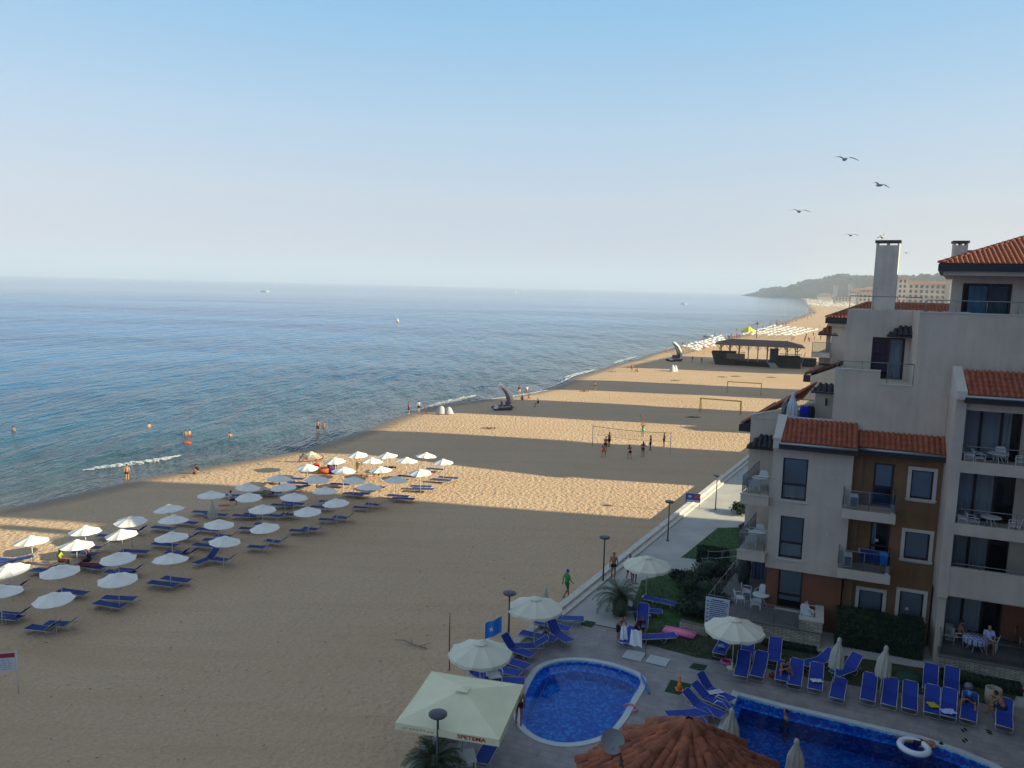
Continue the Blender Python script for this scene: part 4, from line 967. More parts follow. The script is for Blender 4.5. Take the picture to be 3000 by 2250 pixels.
# ---------------------------------------------------------------- loungers
def make_lounger(name, sling, raise_, lab='', flat=False):
    """head at +y, foot at -y, 1.9 m long, 0.62 wide"""
    root = thing(name, lab, 'sun lounger'); hz_ = .33; w_ = .31; a = R(raise_)
    by = .25; L = .78; hy = by+L*math.cos(a); hh = hz_+L*math.sin(a)
    def slab(mb, p, q, t=.025, w2=w_-.02, nseg=1, sag=.02):
        p = Vector(p); q = Vector(q); d = q-p; nn = Vector((0, -d.z, d.y)).normalized()*t
        K_ = 5; vs = []
        for k in range(K_+1):
            c = p+d*(k/K_); s_ = sag*math.sin(math.pi*k/K_)
            for x in (-w2, 0, w2): vs.append((x, c.y, c.z-(s_ if x == 0 else s_*.5)))
        m_ = len(vs); top = vs; bot = [(x, y-nn.y, z-nn.z) for x, y, z in vs]
        fs = []
        for k in range(K_):
            for j in range(2): b = k*3+j; fs.append((b, b+1, b+4, b+3)); fs.append((m_+b, m_+b+3, m_+b+4, m_+b+1))
            fs.append((k*3, k*3+3, m_+k*3+3, m_+k*3)); fs.append((k*3+2, m_+k*3+2, m_+k*3+5, k*3+5))
        fs.append((0, m_, m_+1, 1)); fs.append((1, m_+1, m_+2, 2)); e = K_*3; fs += [(e, e+1, m_+e+1, m_+e), (e+1, e+2, m_+e+2, m_+e+1)]
        mb.poly(top+bot, fs)
    s = MB(); slab(s, (0, -.93, hz_+.01), (0, by-.01, hz_+.01)); so_ = s.build('seat', sling, root)
    b = MB(); slab(b, (0, by+.01, hz_+.01), (0, hy, hh+.01)); b.build('backrest', sling, root)
    f = MB()
    for sx in (-1, 1):
        x = sx*w_; f.tube([(x, -.95, hz_-.01), (x, by+.05, hz_-.01), (x, .72, hz_-.01)], .015, 6)
    f.tube([(-w_, -.95, hz_-.01), (w_, -.95, hz_-.01)], .015, 6); f.tube([(-w_, .72, hz_-.012), (w_, .72, hz_-.012)], .012, 5)
    f.build('frame', M_ALU, root)
    g = MB()
    for sx in (-1, 1): g.tube([(sx*w_, by, hz_), (sx*(w_), hy-.06, hh-.04), (sx*(w_-.1), hy+.03, hh+.01)], .014, 6)
    g.tube([(-w_+.1, hy+.03, hh+.01), (w_-.1, hy+.03, hh+.01)], .014, 6)
    if raise_ > 12: g.tube([(-w_, hy*.7, hz_+(hh-hz_)*.6), (-w_, hy*.7+.08, hz_)], .009, 4); g.tube([(w_, hy*.7, hz_+(hh-hz_)*.6), (w_, hy*.7+.08, hz_)], .009, 4)
    g.build('back_frame', M_ALU, root)
    for y in (-.62, .42):
        l_ = MB(); l_.tube([(-w_+.01, y+.02, hz_-.01), (-w_-.02, y-.06, .16), (-w_+.03, y-.12, .015), (w_-.03, y-.12, .015), (w_+.02, y-.06, .16), (w_-.01, y+.02, hz_-.01)], .013, 5)
        l_.build('leg', M_ALU, root)
    return root
PROTO = {}
FAR_AWAY = (300, -60, 0)
def once(key, fn):
    if key not in PROTO: PROTO[key] = [fn(), False]
    return PROTO[key][0]
def put(key, fn, loc, rz, label, group=None, scale=None):
    """first use places the thing itself, later uses place copies"""
    o = once(key, fn)
    if not PROTO[key][1]:
        PROTO[key][1] = True; o.location = loc; o.rotation_euler = (0, 0, rz); o['label'] = label
        if group: o['group'] = group
        if scale: o.scale = (scale,)*3
        return o
    c = dup(o, loc, rz, label, group, None); c.scale = (scale or 1,)*3
    if group is None and 'group' in c: del c['group']
    return c
LK = {'b0': (M_BLUE, 3), 'b1': (M_BLUE, 32), 'b2': (M_BLUE, 48), 'n0': (M_NAVY, 2), 'n1': (M_NAVY, 38)}
def lounger(kind, head, foot, z, label, group=None):
    """kind; head and foot are ground points"""
    d = (Vector(head)-Vector(foot)); c = (Vector(head)+Vector(foot))/2
    return put('L'+kind, lambda: make_lounger('sun_lounger', *LK[kind]), (c.x, c.y, z), math.atan2(-d.x, d.y), label, group)

# rows of white sunshades on the sand; apex pixels give the spot, each stands upright on the sand
APX = [(93, 1571), (249, 1542), (222, 1583), (384, 1511), (361, 1551), (500, 1478), (505, 1510), (505, 1559), (617, 1439), (637, 1522), (652, 1571), (721, 1416), (729, 1444), (33, 1650), (0, 1715), (179, 1655), (160, 1736), (349, 1618), (347, 1677), (496, 1623),
       (768, 1478), (781, 1531), (815, 1391), (834, 1416), (857, 1444), (904, 1485), (925, 1393), (952, 1427), (988, 1461), (902, 1359), (985, 1340), (1005, 1368), (1034, 1396), (1080, 1416), (1050, 1323), (1088, 1341), (1117, 1366), (1159, 1395), (1138, 1326), (1190, 1340), (1246, 1326), (1233, 1373), (1301, 1345)]
ORD = ['first', 'second', 'third', 'fourth', 'fifth', 'sixth', 'seventh', 'eighth', 'ninth', 'tenth', 'eleventh', 'twelfth']
HP = 2.25
psp = []
for x, y in APX:
    g_ = G(x, y, HP); q = g_.xy-k0; psp.append((g_.xy, q.dot(kd), q.dot(kn), x, y))
# rows run parallel to the water: group by distance from the beach wall
psp.sort(key=lambda t: t[2])
rowid = []; 
for t in psp:
    for r_ in rowid:
        if abs(sum(a[2]-.02*a[1] for a in r_)/len(r_)-(t[2]-.02*t[1])) < 1.7: r_.append(t); break
    else: rowid.append([t])
rowid.sort(key=lambda r_: sum(a[2] for a in r_)/len(r_))
BP = {}
nrow = len(rowid)
for i, r_ in enumerate(rowid):
    r_.sort(key=lambda t: t[3])
    for k, t in enumerate(r_):
        rn = f"{ORD[i]} row from the sea"; 
        if nrow-1 == i: rn = 'row nearest the hotel'
        lab = f"open white sunshade, {ORD[k]} from the left in the {rn}"
        tilt = random.uniform(-R(4), R(4))
        o = put('par', lambda: make_parasol('beach_parasol', 1.06, HP, .38, M_CLOTH), (t[0].x, t[0].y, 0), random.uniform(0, .78), lab, 'white sunshades in rows on the sand')
        o.rotation_euler[0] = tilt; o.rotation_euler[1] = random.uniform(-R(4), R(4)); o.scale = (random.uniform(.95, 1.05), random.uniform(.95, 1.05), 1)
        BP[(t[3], t[4])] = (t[0], f"{ORD[k]} sunshade, {ORD[i]} row from sea")
c = make_closed('beach_parasol', 2.2, .33, 'closed white sunshade among the open ones, left of the seated man in white', .95); p = G(622, 1471, 2.2); c.location = (p.x, p.y, 0); c['group'] = 'white sunshades in rows on the sand'
# loungers on the sand (pixel of the middle of the bed, kind)
def c1(x, y): return (x/2.592, 1260+y/2.592)
def c2(x, y): return (550+x/2.602, 1260+y/2.602)
BEDS = [(*c1(330, 1505), 1), (*c1(480, 1470), 1), (*c1(830, 1322), 0), (*c1(900, 1275), 0), (*c1(1235, 1165), 0), (*c1(1335, 1132), 0), (*c1(1570, 980), 1, 70), (*c1(1700, 985), 1), (*c1(550, 1228), 0),
        (*c1(35, 1415), 0), (*c1(110, 1400), 1), (*c1(105, 1192), 1), (*c1(25, 985), 0), (*c1(112, 985), 0, 60), (*c1(910, 1078), 0), (*c1(990, 1065), 1), (*c1(375, 1062), 0), (*c1(735, 893), 1), (*c1(640, 935), 0), (*c1(1020, 920), 0),
        (*c1(835, 805), 0), (*c1(1030, 765), 1), (*c1(1240, 742), 0), (*c1(1410, 700), 0), (*c1(1250, 868), 0), (*c1(1430, 812), 1), (*c1(1350, 938), 1), (*c1(1415, 935), 1), (*c1(1550, 622), 0), (*c1(1635, 640), 0), (*c1(1580, 755), 0),
        (*c1(1640, 835), 0), (*c1(1725, 805), 1), (*c1(1560, 875), 0), (*c2(350, 497), 0), (*c2(430, 653), 0), (*c2(515, 642), 0), (*c2(485, 752), 0), (*c2(600, 718), 1), (*c2(560, 892), 1), (*c2(680, 850), 1),
        (*c2(720, 572), 0), (*c2(800, 558), 0), (*c2(575, 482), 0), (*c2(640, 472), 0), (*c2(700, 655), 1), (*c2(795, 645), 1), (*c2(870, 768), 1), (*c2(965, 755), 1), (*c2(1020, 587), 0), (*c2(1085, 545), 1),
        (*c2(1090, 683), 1), (*c2(1190, 668), 1), (*c2(840, 403), 0), (*c2(860, 372), 1), (*c2(850, 437), 0, 60), (*c2(1160, 412), 0), (*c2(1262, 488), 0), (*c2(1300, 482), 0), (*c2(1345, 592), 1), (*c2(1435, 568), 1),
        (*c2(1600, 500), 0), (*c2(1640, 522), 0), (*c2(1790, 447), 0), (*c2(1775, 428), 0), (*c2(1930, 378), 0), (*c2(1985, 362), 0), (*c2(1885, 296), 0), (*c2(1670, 352), 0), (*c2(1420, 432), 0), (*c1(690, 1035), 0), (*c1(340, 1068), 1)]
seen = {}
for b in BEDS:
    x, y, up_ = b[:3]; hd = b[3] if len(b) > 3 else 0
    g_ = G(x, y, .32).xy; a = R(-10+random.uniform(-7, 7)+hd); d = Vector((math.cos(a), math.sin(a)))
    best = min(psp, key=lambda t: (t[0]-g_).length); nm = BP[(best[3], best[4])][1]
    side = 'before' if (g_-best[0]).y < 0 else 'behind'
    st = 'raised' if up_ else 'flat'
    key = (nm, side, st); seen[key] = seen.get(key, 0)+1
    ex = '' if seen[key] == 1 else [' on its left', ' on its right', ' at its edge'][min(2, seen[key]-2)]
    lounger('n1' if up_ else 'n0', g_+d*.95, g_-d*.95, 0, f"{st} blue beach lounger {side} the {nm}{ex}", 'blue loungers under the beach sunshades')
# ---------------------------------------------------------------- pool loungers: head pixel, foot pixel, kind, label
GL = 'blue loungers beside the small pool'; GR = 'blue loungers along the large pool'; GM = 'blue loungers between the two pools'
PL = [((1461, 1885), (1567, 1922), 'b2', 'blue lounger with steep back beside the lamp post', GL), ((1601, 1890), (1500, 1893), 'b1', 'blue lounger with curved legs, nearest the small pool of the middle cluster', GL),
      ((1618, 1872), (1531, 1853), 'b0', 'flat blue lounger by the beach wall under the second cream sunshade', GL), ((1598, 1832), (1678, 1884), 'b2', 'blue lounger with raised back pointing to the right, front of its cluster', GL),
      ((1621, 1808), (1699, 1812), 'b0', 'flat blue lounger farthest back, right of the second cream sunshade', GL), ((1580, 1822), (1663, 1841), 'b0', 'blue lounger between the flat ones below the cream sunshade', GL),
      ((1462, 1925), (1535, 1950), 'b0', 'blue lounger just right of the first cream sunshade', GL), ((1425, 1950), (1516, 1972), 'b0', 'blue lounger below the first cream sunshade, next to the white chair', GL),
      ((1377, 1960), (1435, 1990), 'b1', 'blue lounger under the first cream sunshade by the wall corner', GL), ((1450, 1992), (1503, 1994), 'b0', 'short piece of a blue lounger hidden behind the white chair', GL),
      ((1455, 2150), (1405, 2240), 'b1', 'blue lounger half under the square cream sunshade', GL),
      ((2036, 2000), (2150, 2052), 'b2', 'rearmost blue lounger between the pools, with a towel on it', GM), ((2025, 2022), (2148, 2075), 'b1', 'second blue lounger from the back between the pools', GM),
      ((2001, 2045), (2123, 2098), 'b1', 'third blue lounger between the pools, back raised', GM), ((1944, 2097), (2095, 2082), 'b0', 'flat blue lounger next to the tiled roof, rear one of two', GM), ((1933, 2120), (2075, 2112), 'b0', 'flat blue lounger touching the edge of the tiled roof', GM),
      ((1898, 1752), (1975, 1768), 'b0', 'farthest blue lounger behind the palm', GL), ((1850, 1785), (1930, 1790), 'b0', 'blue lounger right of the palm, second from the back', GL), ((1972, 1862), (1876, 1866), 'b0', 'flat blue lounger with curved legs beside the pink air mattress', GL),
      ((1885, 1790), (1880, 1840), 'b2', 'blue lounger standing upright behind the person with the white towel', GL), ((1850, 1850), (1835, 1872), 'b0', 'blue lounger between the two people with towels', GL),
      ((2128, 1873), (2106, 1913), 'b1', 'blue lounger with a pale print, alone on the grass', GR), ((2193, 1885), (2185, 1935), 'b1', 'blue lounger under the third cream sunshade, rear of a pair', GR), ((2182, 1925), (2168, 1985), 'b1', 'leftmost blue lounger of the front row', GR),
      ((2234, 1925), (2213, 1988), 'b1', 'second blue lounger of the front row, left of the seated woman', GR), ((2272, 1888), (2266, 1938), 'b1', 'blue lounger in the back row between hedge and seated woman', GR), ((2298, 1940), (2290, 1995), 'b0', 'blue lounger the woman in dark swimwear sits on', GR),
      ((2335, 1950), (2326, 2010), 'b1', 'blue lounger right of the seated woman', GR), ((2393, 1960), (2387, 2025), 'b1', 'blue lounger with a white towel near its foot', GR), ((2432, 1928), (2358, 1943), 'b1', 'blue lounger turned sideways behind the front row', GR),
      ((2520, 1945), (2440, 1975), 'b2', 'blue lounger turned sideways beside the closed sunshade, back raised', GR), ((2460, 1998), (2452, 2038), 'b0', 'short view of a flat blue lounger under the closed sunshade', GR), ((2550, 1990), (2540, 2058), 'b1', 'blue lounger left of the second closed sunshade pole', GR),
      ((2611, 2003), (2602, 2073), 'b1', 'blue lounger right of the second closed sunshade pole', GR), ((2666, 2013), (2665, 2085), 'b1', 'blue lounger in front of the round green cover', GR), ((2727, 1970), (2725, 2018), 'b1', 'blue lounger in the back row left of the stone terrace', GR),
      ((2731, 2025), (2730, 2097), 'b1', 'blue lounger with yellow cloth on it', GR), ((2788, 1980), (2787, 2025), 'b1', 'blue lounger in the back row below the stone terrace', GR), ((2782, 2034), (2776, 2108), 'b1', 'blue lounger with a blue and white towel', GR),
      ((2842, 2045), (2836, 2118), 'b1', 'blue lounger the man in the blue shirt sits on', GR), ((2942, 2060), (2943, 2140), 'b1', 'rightmost blue lounger, with a bare-backed person on it', GR)]
def segpt(head, foot):
    h = G(*head, ZD+.35).xy; f = G(*foot, ZD+.35).xy; c = (h+f)/2; d = (h-f).normalized(); return c+d*.95, c-d*.95
for hd, ft, kd_, lb, gr in PL:
    h, f = segpt(hd, ft); lounger(kd_, h, f, ZD+.03, lb, gr)
# ---------------------------------------------------------------- pool sunshades
HB = 2.55
def bigpar(): return make_parasol('garden_parasol', 1.42, HB, .5, M_CREAM, 10, .16, .35, True, .024, '', 'sunshade', True)
for (x, y), lb, rz_ in (((1408, 1880), 'round cream sunshade nearest the square one, beside the beach wall', .1), ((1569, 1750), 'round cream sunshade by the beach wall left of the palm', .3),
                       ((1898, 1630), 'round white sunshade on the promenade beyond the palm', .5), ((2154, 1812), 'round cream sunshade in front of the stone terrace', .2)):
    p = G(x, y, HB+ZD); put('bp', bigpar, (p.x, p.y, ZD), rz_, lb, 'round cream sunshades round the pools')
def closedp(x, y, h, lb, r=.3, z0=1.1, lean=0, zb=ZD):
    p = G(x, y, h+zb); o = put('cp%.1f' % h, lambda: make_closed('garden_parasol', h, r, lb, z0), (p.x, p.y, zb), 0, lb, 'closed cream sunshades by the large pool'); o.rotation_euler[1] = lean; return o
closedp(2452, 1870, 2.5, 'closed cream sunshade leaning a little beside the sideways lounger', lean=R(3)); closedp(2589, 1893, 2.5, 'closed cream sunshade in front of the tall hedge', lean=R(3))
closedp(2145, 2078, 2.5, 'closed cream sunshade at the corner of the large pool behind the tiled roof'); closedp(2335, 2166, 2.5, 'closed cream sunshade at the bottom edge, in front of the large pool')
o = closedp(1598, 1724, 2.5, 'closed white sunshade behind the second round cream one', r=.2)
p = BF((-1.4, 46.0, 11.2)); o = make_closed('garden_parasol', 1.75, .28, 'closed white sunshade on the roof terrace', .35, mt=mat('cloth_paleblue', (.50, .55, .60), .85)); o.location = p; o['category'] = 'sunshade'
# square cantilever sunshade with lettering
sq = [G(1267, 1976, 2.75), G(1526, 2016, 2.75), G(1456, 2152, 2.75), G(1172, 2107, 2.75)]
cs = sum(sq, Vector())/4; 
S1 = thing('square_parasol', 'large square pale cream sunshade with red lettering by the small pool', 'sunshade', (cs.x, cs.y, ZD))
ax = ((sq[1]-sq[0])+(sq[2]-sq[3])).normalized(); ay = Vector((-ax.y, ax.x, 0)); hx = 1.95; hy = 1.95
cor = [cs-ax*hx+ay*hy, cs+ax*hx+ay*hy, cs+ax*hx-ay*hy, cs-ax*hx-ay*hy]
mb = MB(); apex = cs+Vector((0, 0, .55)); 
for i in range(4):
    a, b = cor[i], cor[(i+1) % 4]; N = 8
    for k in range(N):
        p = a.lerp(b, k/N); q = a.lerp(b, (k+1)/N)
        for t in range(6):
            f0 = t/6; f1 = (t+1)/6
            def pt(P_, f, kk): v = P_.lerp(apex, f); v.z -= .06*math.sin(math.pi*kk/N)*(1-f)*math.sin(math.pi*min(1, f+.15)); return v
            mb.q([pt(p, f0, k), pt(q, f0, k+1), pt(q, f1, k+1), pt(p, f1, k)][::-1])
M_SQ = mat('cloth_pale_yellow', (.74, .70, .48), .85, var=.05, vscale=1.2)
cn = mb.build('canopy', M_SQ, S1, world=True)
mb = MB()
for i in range(4):
    a, b = cor[i], cor[(i+1) % 4]; N = 10
    for k in range(N):
        p = a.lerp(b, k/N); q = a.lerp(b, (k+1)/N); o1 = Vector((0, 0, -.27)); out = ((p+q)/2-cs).normalized()*.012
        mb.q([p, p+o1+out*math.sin(k*2), q+o1+out*math.sin((k+1)*2), q])
mb.build('valance', M_SQ, S1, world=True)
mb = MB(); A2 = apex+Vector((0, 0, .10)); cc = [apex+(c_-apex)*.13+Vector((0, 0, .10)) for c_ in cor]
for i in range(4): mb.q([cc[i], cc[(i+1) % 4], A2][::-1])
mb.build('vent', M_SQ, S1, world=True)
mb = MB(); mb.tube([(cs.x, cs.y, ZD), (cs.x, cs.y, cs.z+.5)], .035, 8)
for c_ in cor: mb.tube([(cs.x, cs.y, cs.z+.44), (c_.x, c_.y, c_.z-.03)], .015, 5)
mb.build('pole', M_POLE, S1, world=True)
mb = MB(); mb.box(cs.x-.45, cs.x+.45, cs.y-.45, cs.y+.45, ZD+.002, ZD+.08); mb.build('base', M_KERB, S1, world=True)
def text(s, size, mt, par, loc, rot, name='lettering', sx=1, bold=.0):
    cu = bpy.data.curves.new(name, 'FONT'); cu.body = s; cu.size = size; cu.extrude = .002; cu.offset = bold; cu.align_x = 'CENTER'
    o = bpy.data.objects.new(name, cu); sc.collection.objects.link(o)
    dg = bpy.context.evaluated_depsgraph_get(); me = bpy.data.meshes.new_from_object(o.evaluated_get(dg)); bpy.data.objects.remove(o)
    me.materials.clear(); me.materials.append(mt); o = bpy.data.objects.new(name, me); sc.collection.objects.link(o); o.parent = par
    M_ = XF(par).inverted() @ (Matrix.Translation(loc) @ Matrix(rot).to_4x4() @ Matrix.Diagonal((sx, 1, 1, 1))); me.transform(M_); return o
def basis(xa, up_): z = xa.cross(up_); return Matrix((xa, up_, z)).transposed()
M_RT = mat('print_red', (.30, .035, .01), .7); Z3 = Vector((0, 0, 1))
text('SPETEMA', .21, M_RT, S1, cor[3].lerp(cor[2], .74)-ay*.016+Vector((0, 0, -.19)), basis(ax, Z3), sx=1.25, bold=.004)
text('~~~ ~~~~ ~~~', .09, mat('print_pale', (.36, .34, .22), .8), S1, cor[3].lerp(cor[2], .24)-ay*.016+Vector((0, 0, -.15)), basis(ax, Z3)) if 0 else None
mb = MB(); rnd = random.Random(2)
for k in range(9):
    p = cor[3].lerp(cor[2], .07+k*.035)-ay*.014; q = p+ax*rnd.uniform(.05, .11); z0 = -.1-rnd.uniform(0, .03); mb.q([p+Z3*(z0-.05), q+Z3*(z0-.05), q+Z3*z0, p+Z3*z0])
mb.build('pale_print', mat('print_pale', (.38, .37, .24), .8), S1, world=True)
text('RED', .2, M_RT, S1, cor[1].lerp(cor[2], .2)+ax*.016+Vector((0, 0, -.2)), basis(-ay, Z3), sx=1.1)
# ---------------------------------------------------------------- people
def remesh(mb, vox, smooth=2):
    me = bpy.data.meshes.new('t'); me.from_pydata(mb.v, [], mb.f); o = bpy.data.objects.new('t', me); sc.collection.objects.link(o)
    m = o.modifiers.new('r', 'REMESH'); m.mode = 'VOXEL'; m.voxel_size = vox; m.use_smooth_shade = True
    if smooth: s = o.modifiers.new('s', 'SMOOTH'); s.iterations = smooth; s.factor = .5
    dg = bpy.context.evaluated_depsgraph_get(); r = bpy.data.meshes.new_from_object(o.evaluated_get(dg)); bpy.data.objects.remove(o); return r
def cap(mb, a, b, ra, rb, n=10, flat=None):
    a, b = Vector(a), Vector(b); d = b-a; L = max(d.length, 1e-4); d.normalize(); path = []; rs = []
    for t in (-1, -.75, -.35): path.append(a+d*ra*t); rs.append(ra*math.sqrt(max(.02, 1-t*t)))
    path += [a, b]; rs += [ra, rb]
    for t in (.35, .75, 1): path.append(b+d*rb*t); rs.append(rb*math.sqrt(max(.02, 1-t*t)))
    mb.tube(path, rs, n)
def P2(s, x, y, z): return (s*x, y, z)
def J(kind):
    """joints for a figure facing +y, feet at z 0"""
    j = dict(pel=(0, 0, .95), che=(0, .01, 1.27), nek=(0, 0, 1.49), hed=(0, .025, 1.64), hl=(-.09, 0, .90), hr=(.09, 0, .90), kl=(-.10, .03, .49), kr=(.10, .03, .49), al=(-.11, -.02, .085), ar=(.11, -.02, .085),
             sl=(-.175, 0, 1.42), sr=(.175, 0, 1.42), el=(-.23, -.03, 1.14), er=(.23, -.03, 1.14), wl=(-.23, .06, .90), wr=(.23, .06, .90))
    if kind == 'walk': j.update(kl=(-.10, .16, .50), al=(-.10, .20, .09), kr=(.10, -.02, .50), ar=(.10, -.30, .14), el=(-.24, -.12, 1.16), wl=(-.24, -.14, .92), er=(.24, .06, 1.15), wr=(.23, .24, .97))
    if kind == 'ready': j.update(pel=(0, -.12, .84), che=(0, .03, 1.12), nek=(0, .10, 1.31), hed=(0, .15, 1.45), hl=(-.10, -.10, .80), hr=(.10, -.10, .80), kl=(-.17, .10, .46), kr=(.17, .10, .46), al=(-.20, -.05, .085), ar=(.20, -.05, .085),
                                 sl=(-.18, .08, 1.25), sr=(.18, .08, 1.25), el=(-.26, .18, 1.02), er=(.26, .18, 1.02), wl=(-.14, .38, .98), wr=(.14, .38, .98))
    if kind == 'armsup': j.update(el=(-.27, .12, 1.62), er=(.27, .12, 1.62), wl=(-.16, .16, 1.88), wr=(.16, .16, 1.88), hed=(0, .0, 1.65))
    if kind == 'hips': j.update(el=(-.34, -.08, 1.18), er=(.34, -.08, 1.18), wl=(-.19, .03, 1.02), wr=(.19, .03, 1.02))
    if kind == 'lean': j.update(che=(0, .14, 1.20), nek=(0, .26, 1.36), hed=(0, .34, 1.47), sl=(-.17, .22, 1.31), sr=(.17, .22, 1.31), el=(-.22, .34, 1.06), er=(.22, .34, 1.06), wl=(-.12, .48, .86), wr=(.12, .48, .86), al=(-.14, -.06, .085), ar=(.14, .10, .085))
    if kind == 'sit':    # on a seat 0.42 high
        j.update(pel=(0, 0, .52), che=(0, -.03, .84), nek=(0, -.0, 1.05), hed=(0, .05, 1.19), hl=(-.10, .04, .50), hr=(.10, .04, .50), kl=(-.14, .46, .50), kr=(.14, .46, .50), al=(-.15, .48, .085), ar=(.15, .48, .085),
                 sl=(-.175, -.02, .98), sr=(.175, -.02, .98), el=(-.24, .12, .74), er=(.24, .12, .74), wl=(-.15, .36, .66), wr=(.15, .36, .66))
    if kind == 'sitlean': # elbows on knees, legs apart
        j.update(pel=(0, 0, .47), che=(0, .17, .72), nek=(0, .32, .88), hed=(0, .42, .97), hl=(-.11, .05, .46), hr=(.11, .05, .46), kl=(-.27, .45, .50), kr=(.27, .45, .50), al=(-.32, .55, .085), ar=(.32, .55, .085),
                 sl=(-.17, .25, .82), sr=(.17, .25, .82), el=(-.25, .44, .60), er=(.25, .44, .60), wl=(-.06, .55, .74), wr=(.06, .55, .74))
    if kind == 'ground': # knees drawn up
        j.update(pel=(0, 0, .13), che=(0, .06, .42), nek=(0, .14, .62), hed=(0, .19, .75), hl=(-.10, .05, .12), hr=(.10, .05, .12), kl=(-.14, .42, .44), kr=(.14, .42, .44), al=(-.12, .62, .085), ar=(.12, .62, .085),
                 sl=(-.175, .10, .55), sr=(.175, .10, .55), el=(-.22, .30, .40), er=(.22, .30, .40), wl=(-.06, .48, .36), wr=(.06, .48, .36))
    if kind == 'longsit':
        j.update(pel=(0, 0, .13), che=(0, -.06, .43), nek=(0, -.06, .64), hed=(0, -.01, .78), hl=(-.09, .06, .11), hr=(.09, .06, .11), kl=(-.13, .50, .16), kr=(.13, .50, .20), al=(-.13, .92, .07), ar=(.12, .92, .07),
                 sl=(-.175, -.06, .57), sr=(.175, -.06, .57), el=(-.26, -.20, .34), er=(.26, -.20, .34), wl=(-.27, -.22, .08), wr=(.27, -.22, .08))
    if kind == 'lie':    # on the back, head at -y
        j.update(pel=(0, 0, .12), che=(0, -.34, .14), nek=(0, -.56, .13), hed=(0, -.70, .14), hl=(-.09, .05, .11), hr=(.09, .05, .11), kl=(-.13, .46, .17), kr=(.13, .46, .13), al=(-.14, .88, .08), ar=(.14, .88, .08),
                 sl=(-.175, -.48, .13), sr=(.175, -.48, .13), el=(-.30, -.24, .10), er=(.30, -.24, .10), wl=(-.28, .02, .08), wr=(.28, .02, .08))
    return {k: Vector(v) for k, v in j.items()}
def body_parts(j, mb, g=0, what='body'):
    lean = (j['nek']-j['pel']).normalized(); up0 = Vector((0, 0, 1)); q = up0.rotation_difference(lean).to_matrix()
    if what == 'body':
        mb.ell(j['pel'], (.155, .105, .12), 12, 8, q); mb.ell(j['che'], (.165, .11, .19), 12, 8, q); mb.ell((j['pel']+j['che'])/2, (.135, .095, .2), 12, 8, q)
        cap(mb, j['sl'], j['sr'], .058, .058); cap(mb, j['che'], j['nek'], .10, .055); cap(mb, j['nek'], j['hed'], .054, .05)
        mb.ell(j['hed'], (.076, .096, .118), 12, 9); mb.ell(j['hed']+Vector((0, .094, -.012)), (.014, .02, .022), 6, 5)
        mb.ell(j['hed']+Vector((0, .078, -.05)), (.03, .015, .012), 6, 5); mb.ell(j['hed']+Vector((0, .06, -.085)), (.035, .03, .025), 6, 5)
        for s in (-1, 1): mb.ell(j['hed']+Vector((s*.078, -.005, -.01)), (.014, .022, .032), 6, 5)
        for s in 'lr':
            S, E_, W_ = j['s'+s], j['e'+s], j['w'+s]; cap(mb, S, E_, .052, .040); cap(mb, E_, W_, .041, .027)
            d = (W_-E_).normalized(); side = d.cross(Vector((0, 0, 1)))
            if side.length < .3: side = Vector((0, 1, 0))
            side.normalize(); pn = d.cross(side); palm = W_+d*.055; cap(mb, W_, palm, .028, .034)
            for k, (o_, L_) in enumerate(((-.034, .052), (-.012, .064), (.011, .060), (.033, .046))):
                a = palm+d*.02+side*o_; m_ = a+d*L_*.6; cap(mb, a, m_, .0125, .0115, 6); cap(mb, m_, m_+d*L_*.4+pn*.014, .0115, .0105, 6)
            cap(mb, W_+d*.02-side*.03, W_+d*.05-side*.062, .014, .012, 6)
            H, K_, A = j['h'+s], j['k'+s], j['a'+s]; cap(mb, H, K_, .088, .056); cap(mb, K_, A, .055, .036); cap(mb, K_+(A-K_)*.12+Vector((0, -.012, 0)), K_+(A-K_)*.5+Vector((0, -.01, 0)), .05, .045)
            f = Vector((0, 1, 0)) if abs((A-K_).normalized().z) > .5 else Vector((0, .15, 1)).normalized()
            cap(mb, A+Vector((0, 0, -.04))-f*.03, A+f*.15+Vector((0, 0, -.055)), .036, .028)
    if what in ('shorts', 'brief'):
        mb.ell(j['pel'], (.175, .125, .12), 12, 8, q)
        for s in 'lr':
            H, K_ = j['h'+s], j['k'+s]; t = .62 if what == 'shorts' else .12; cap(mb, H, H+(K_-H)*t, .106, .088 if t > .3 else .10)
    if what in ('shirt', 'top'):
        if what == 'shirt':
            mb.ell(j['che'], (.185, .13, .21), 12, 8, q); mb.ell((j['pel']+j['che'])/2, (.165, .12, .22), 12, 8, q); cap(mb, j['sl'], j['sr'], .072, .072)
            for s in 'lr': cap(mb, j['s'+s], j['s'+s]+(j['e'+s]-j['s'+s])*.6, .068, .06)
        else: mb.ell(j['che']+(j['nek']-j['che'])*.15, (.175, .125, .075), 12, 8, q)
    if what == 'hair':
        h = j['hed']; mb.ell(h+Vector((0, -.018, .022)), (.086, .10, .108), 12, 8)
    if what == 'longhair':
        h = j['hed']; mb.ell(h+Vector((0, -.018, .022)), (.09, .104, .11), 12, 8); cap(mb, h+Vector((0, -.06, -.02)), j['nek']+Vector((0, -.085, -.06)), .075, .05)
    if what == 'hat':
        h = j['hed']+Vector((0, 0, .05)); mb.lathe([(.17, 0), (.17, .012), (.10, .02), (.09, .09), (.03, .11)], 16, h)
    if what == 'cap':
        h = j['hed']+Vector((0, -.01, .04)); mb.ell(h, (.092, .108, .095), 12, 8); mb.ell(h+Vector((0, .12, -.01)), (.07, .07, .012), 8, 4)
_pm = {}
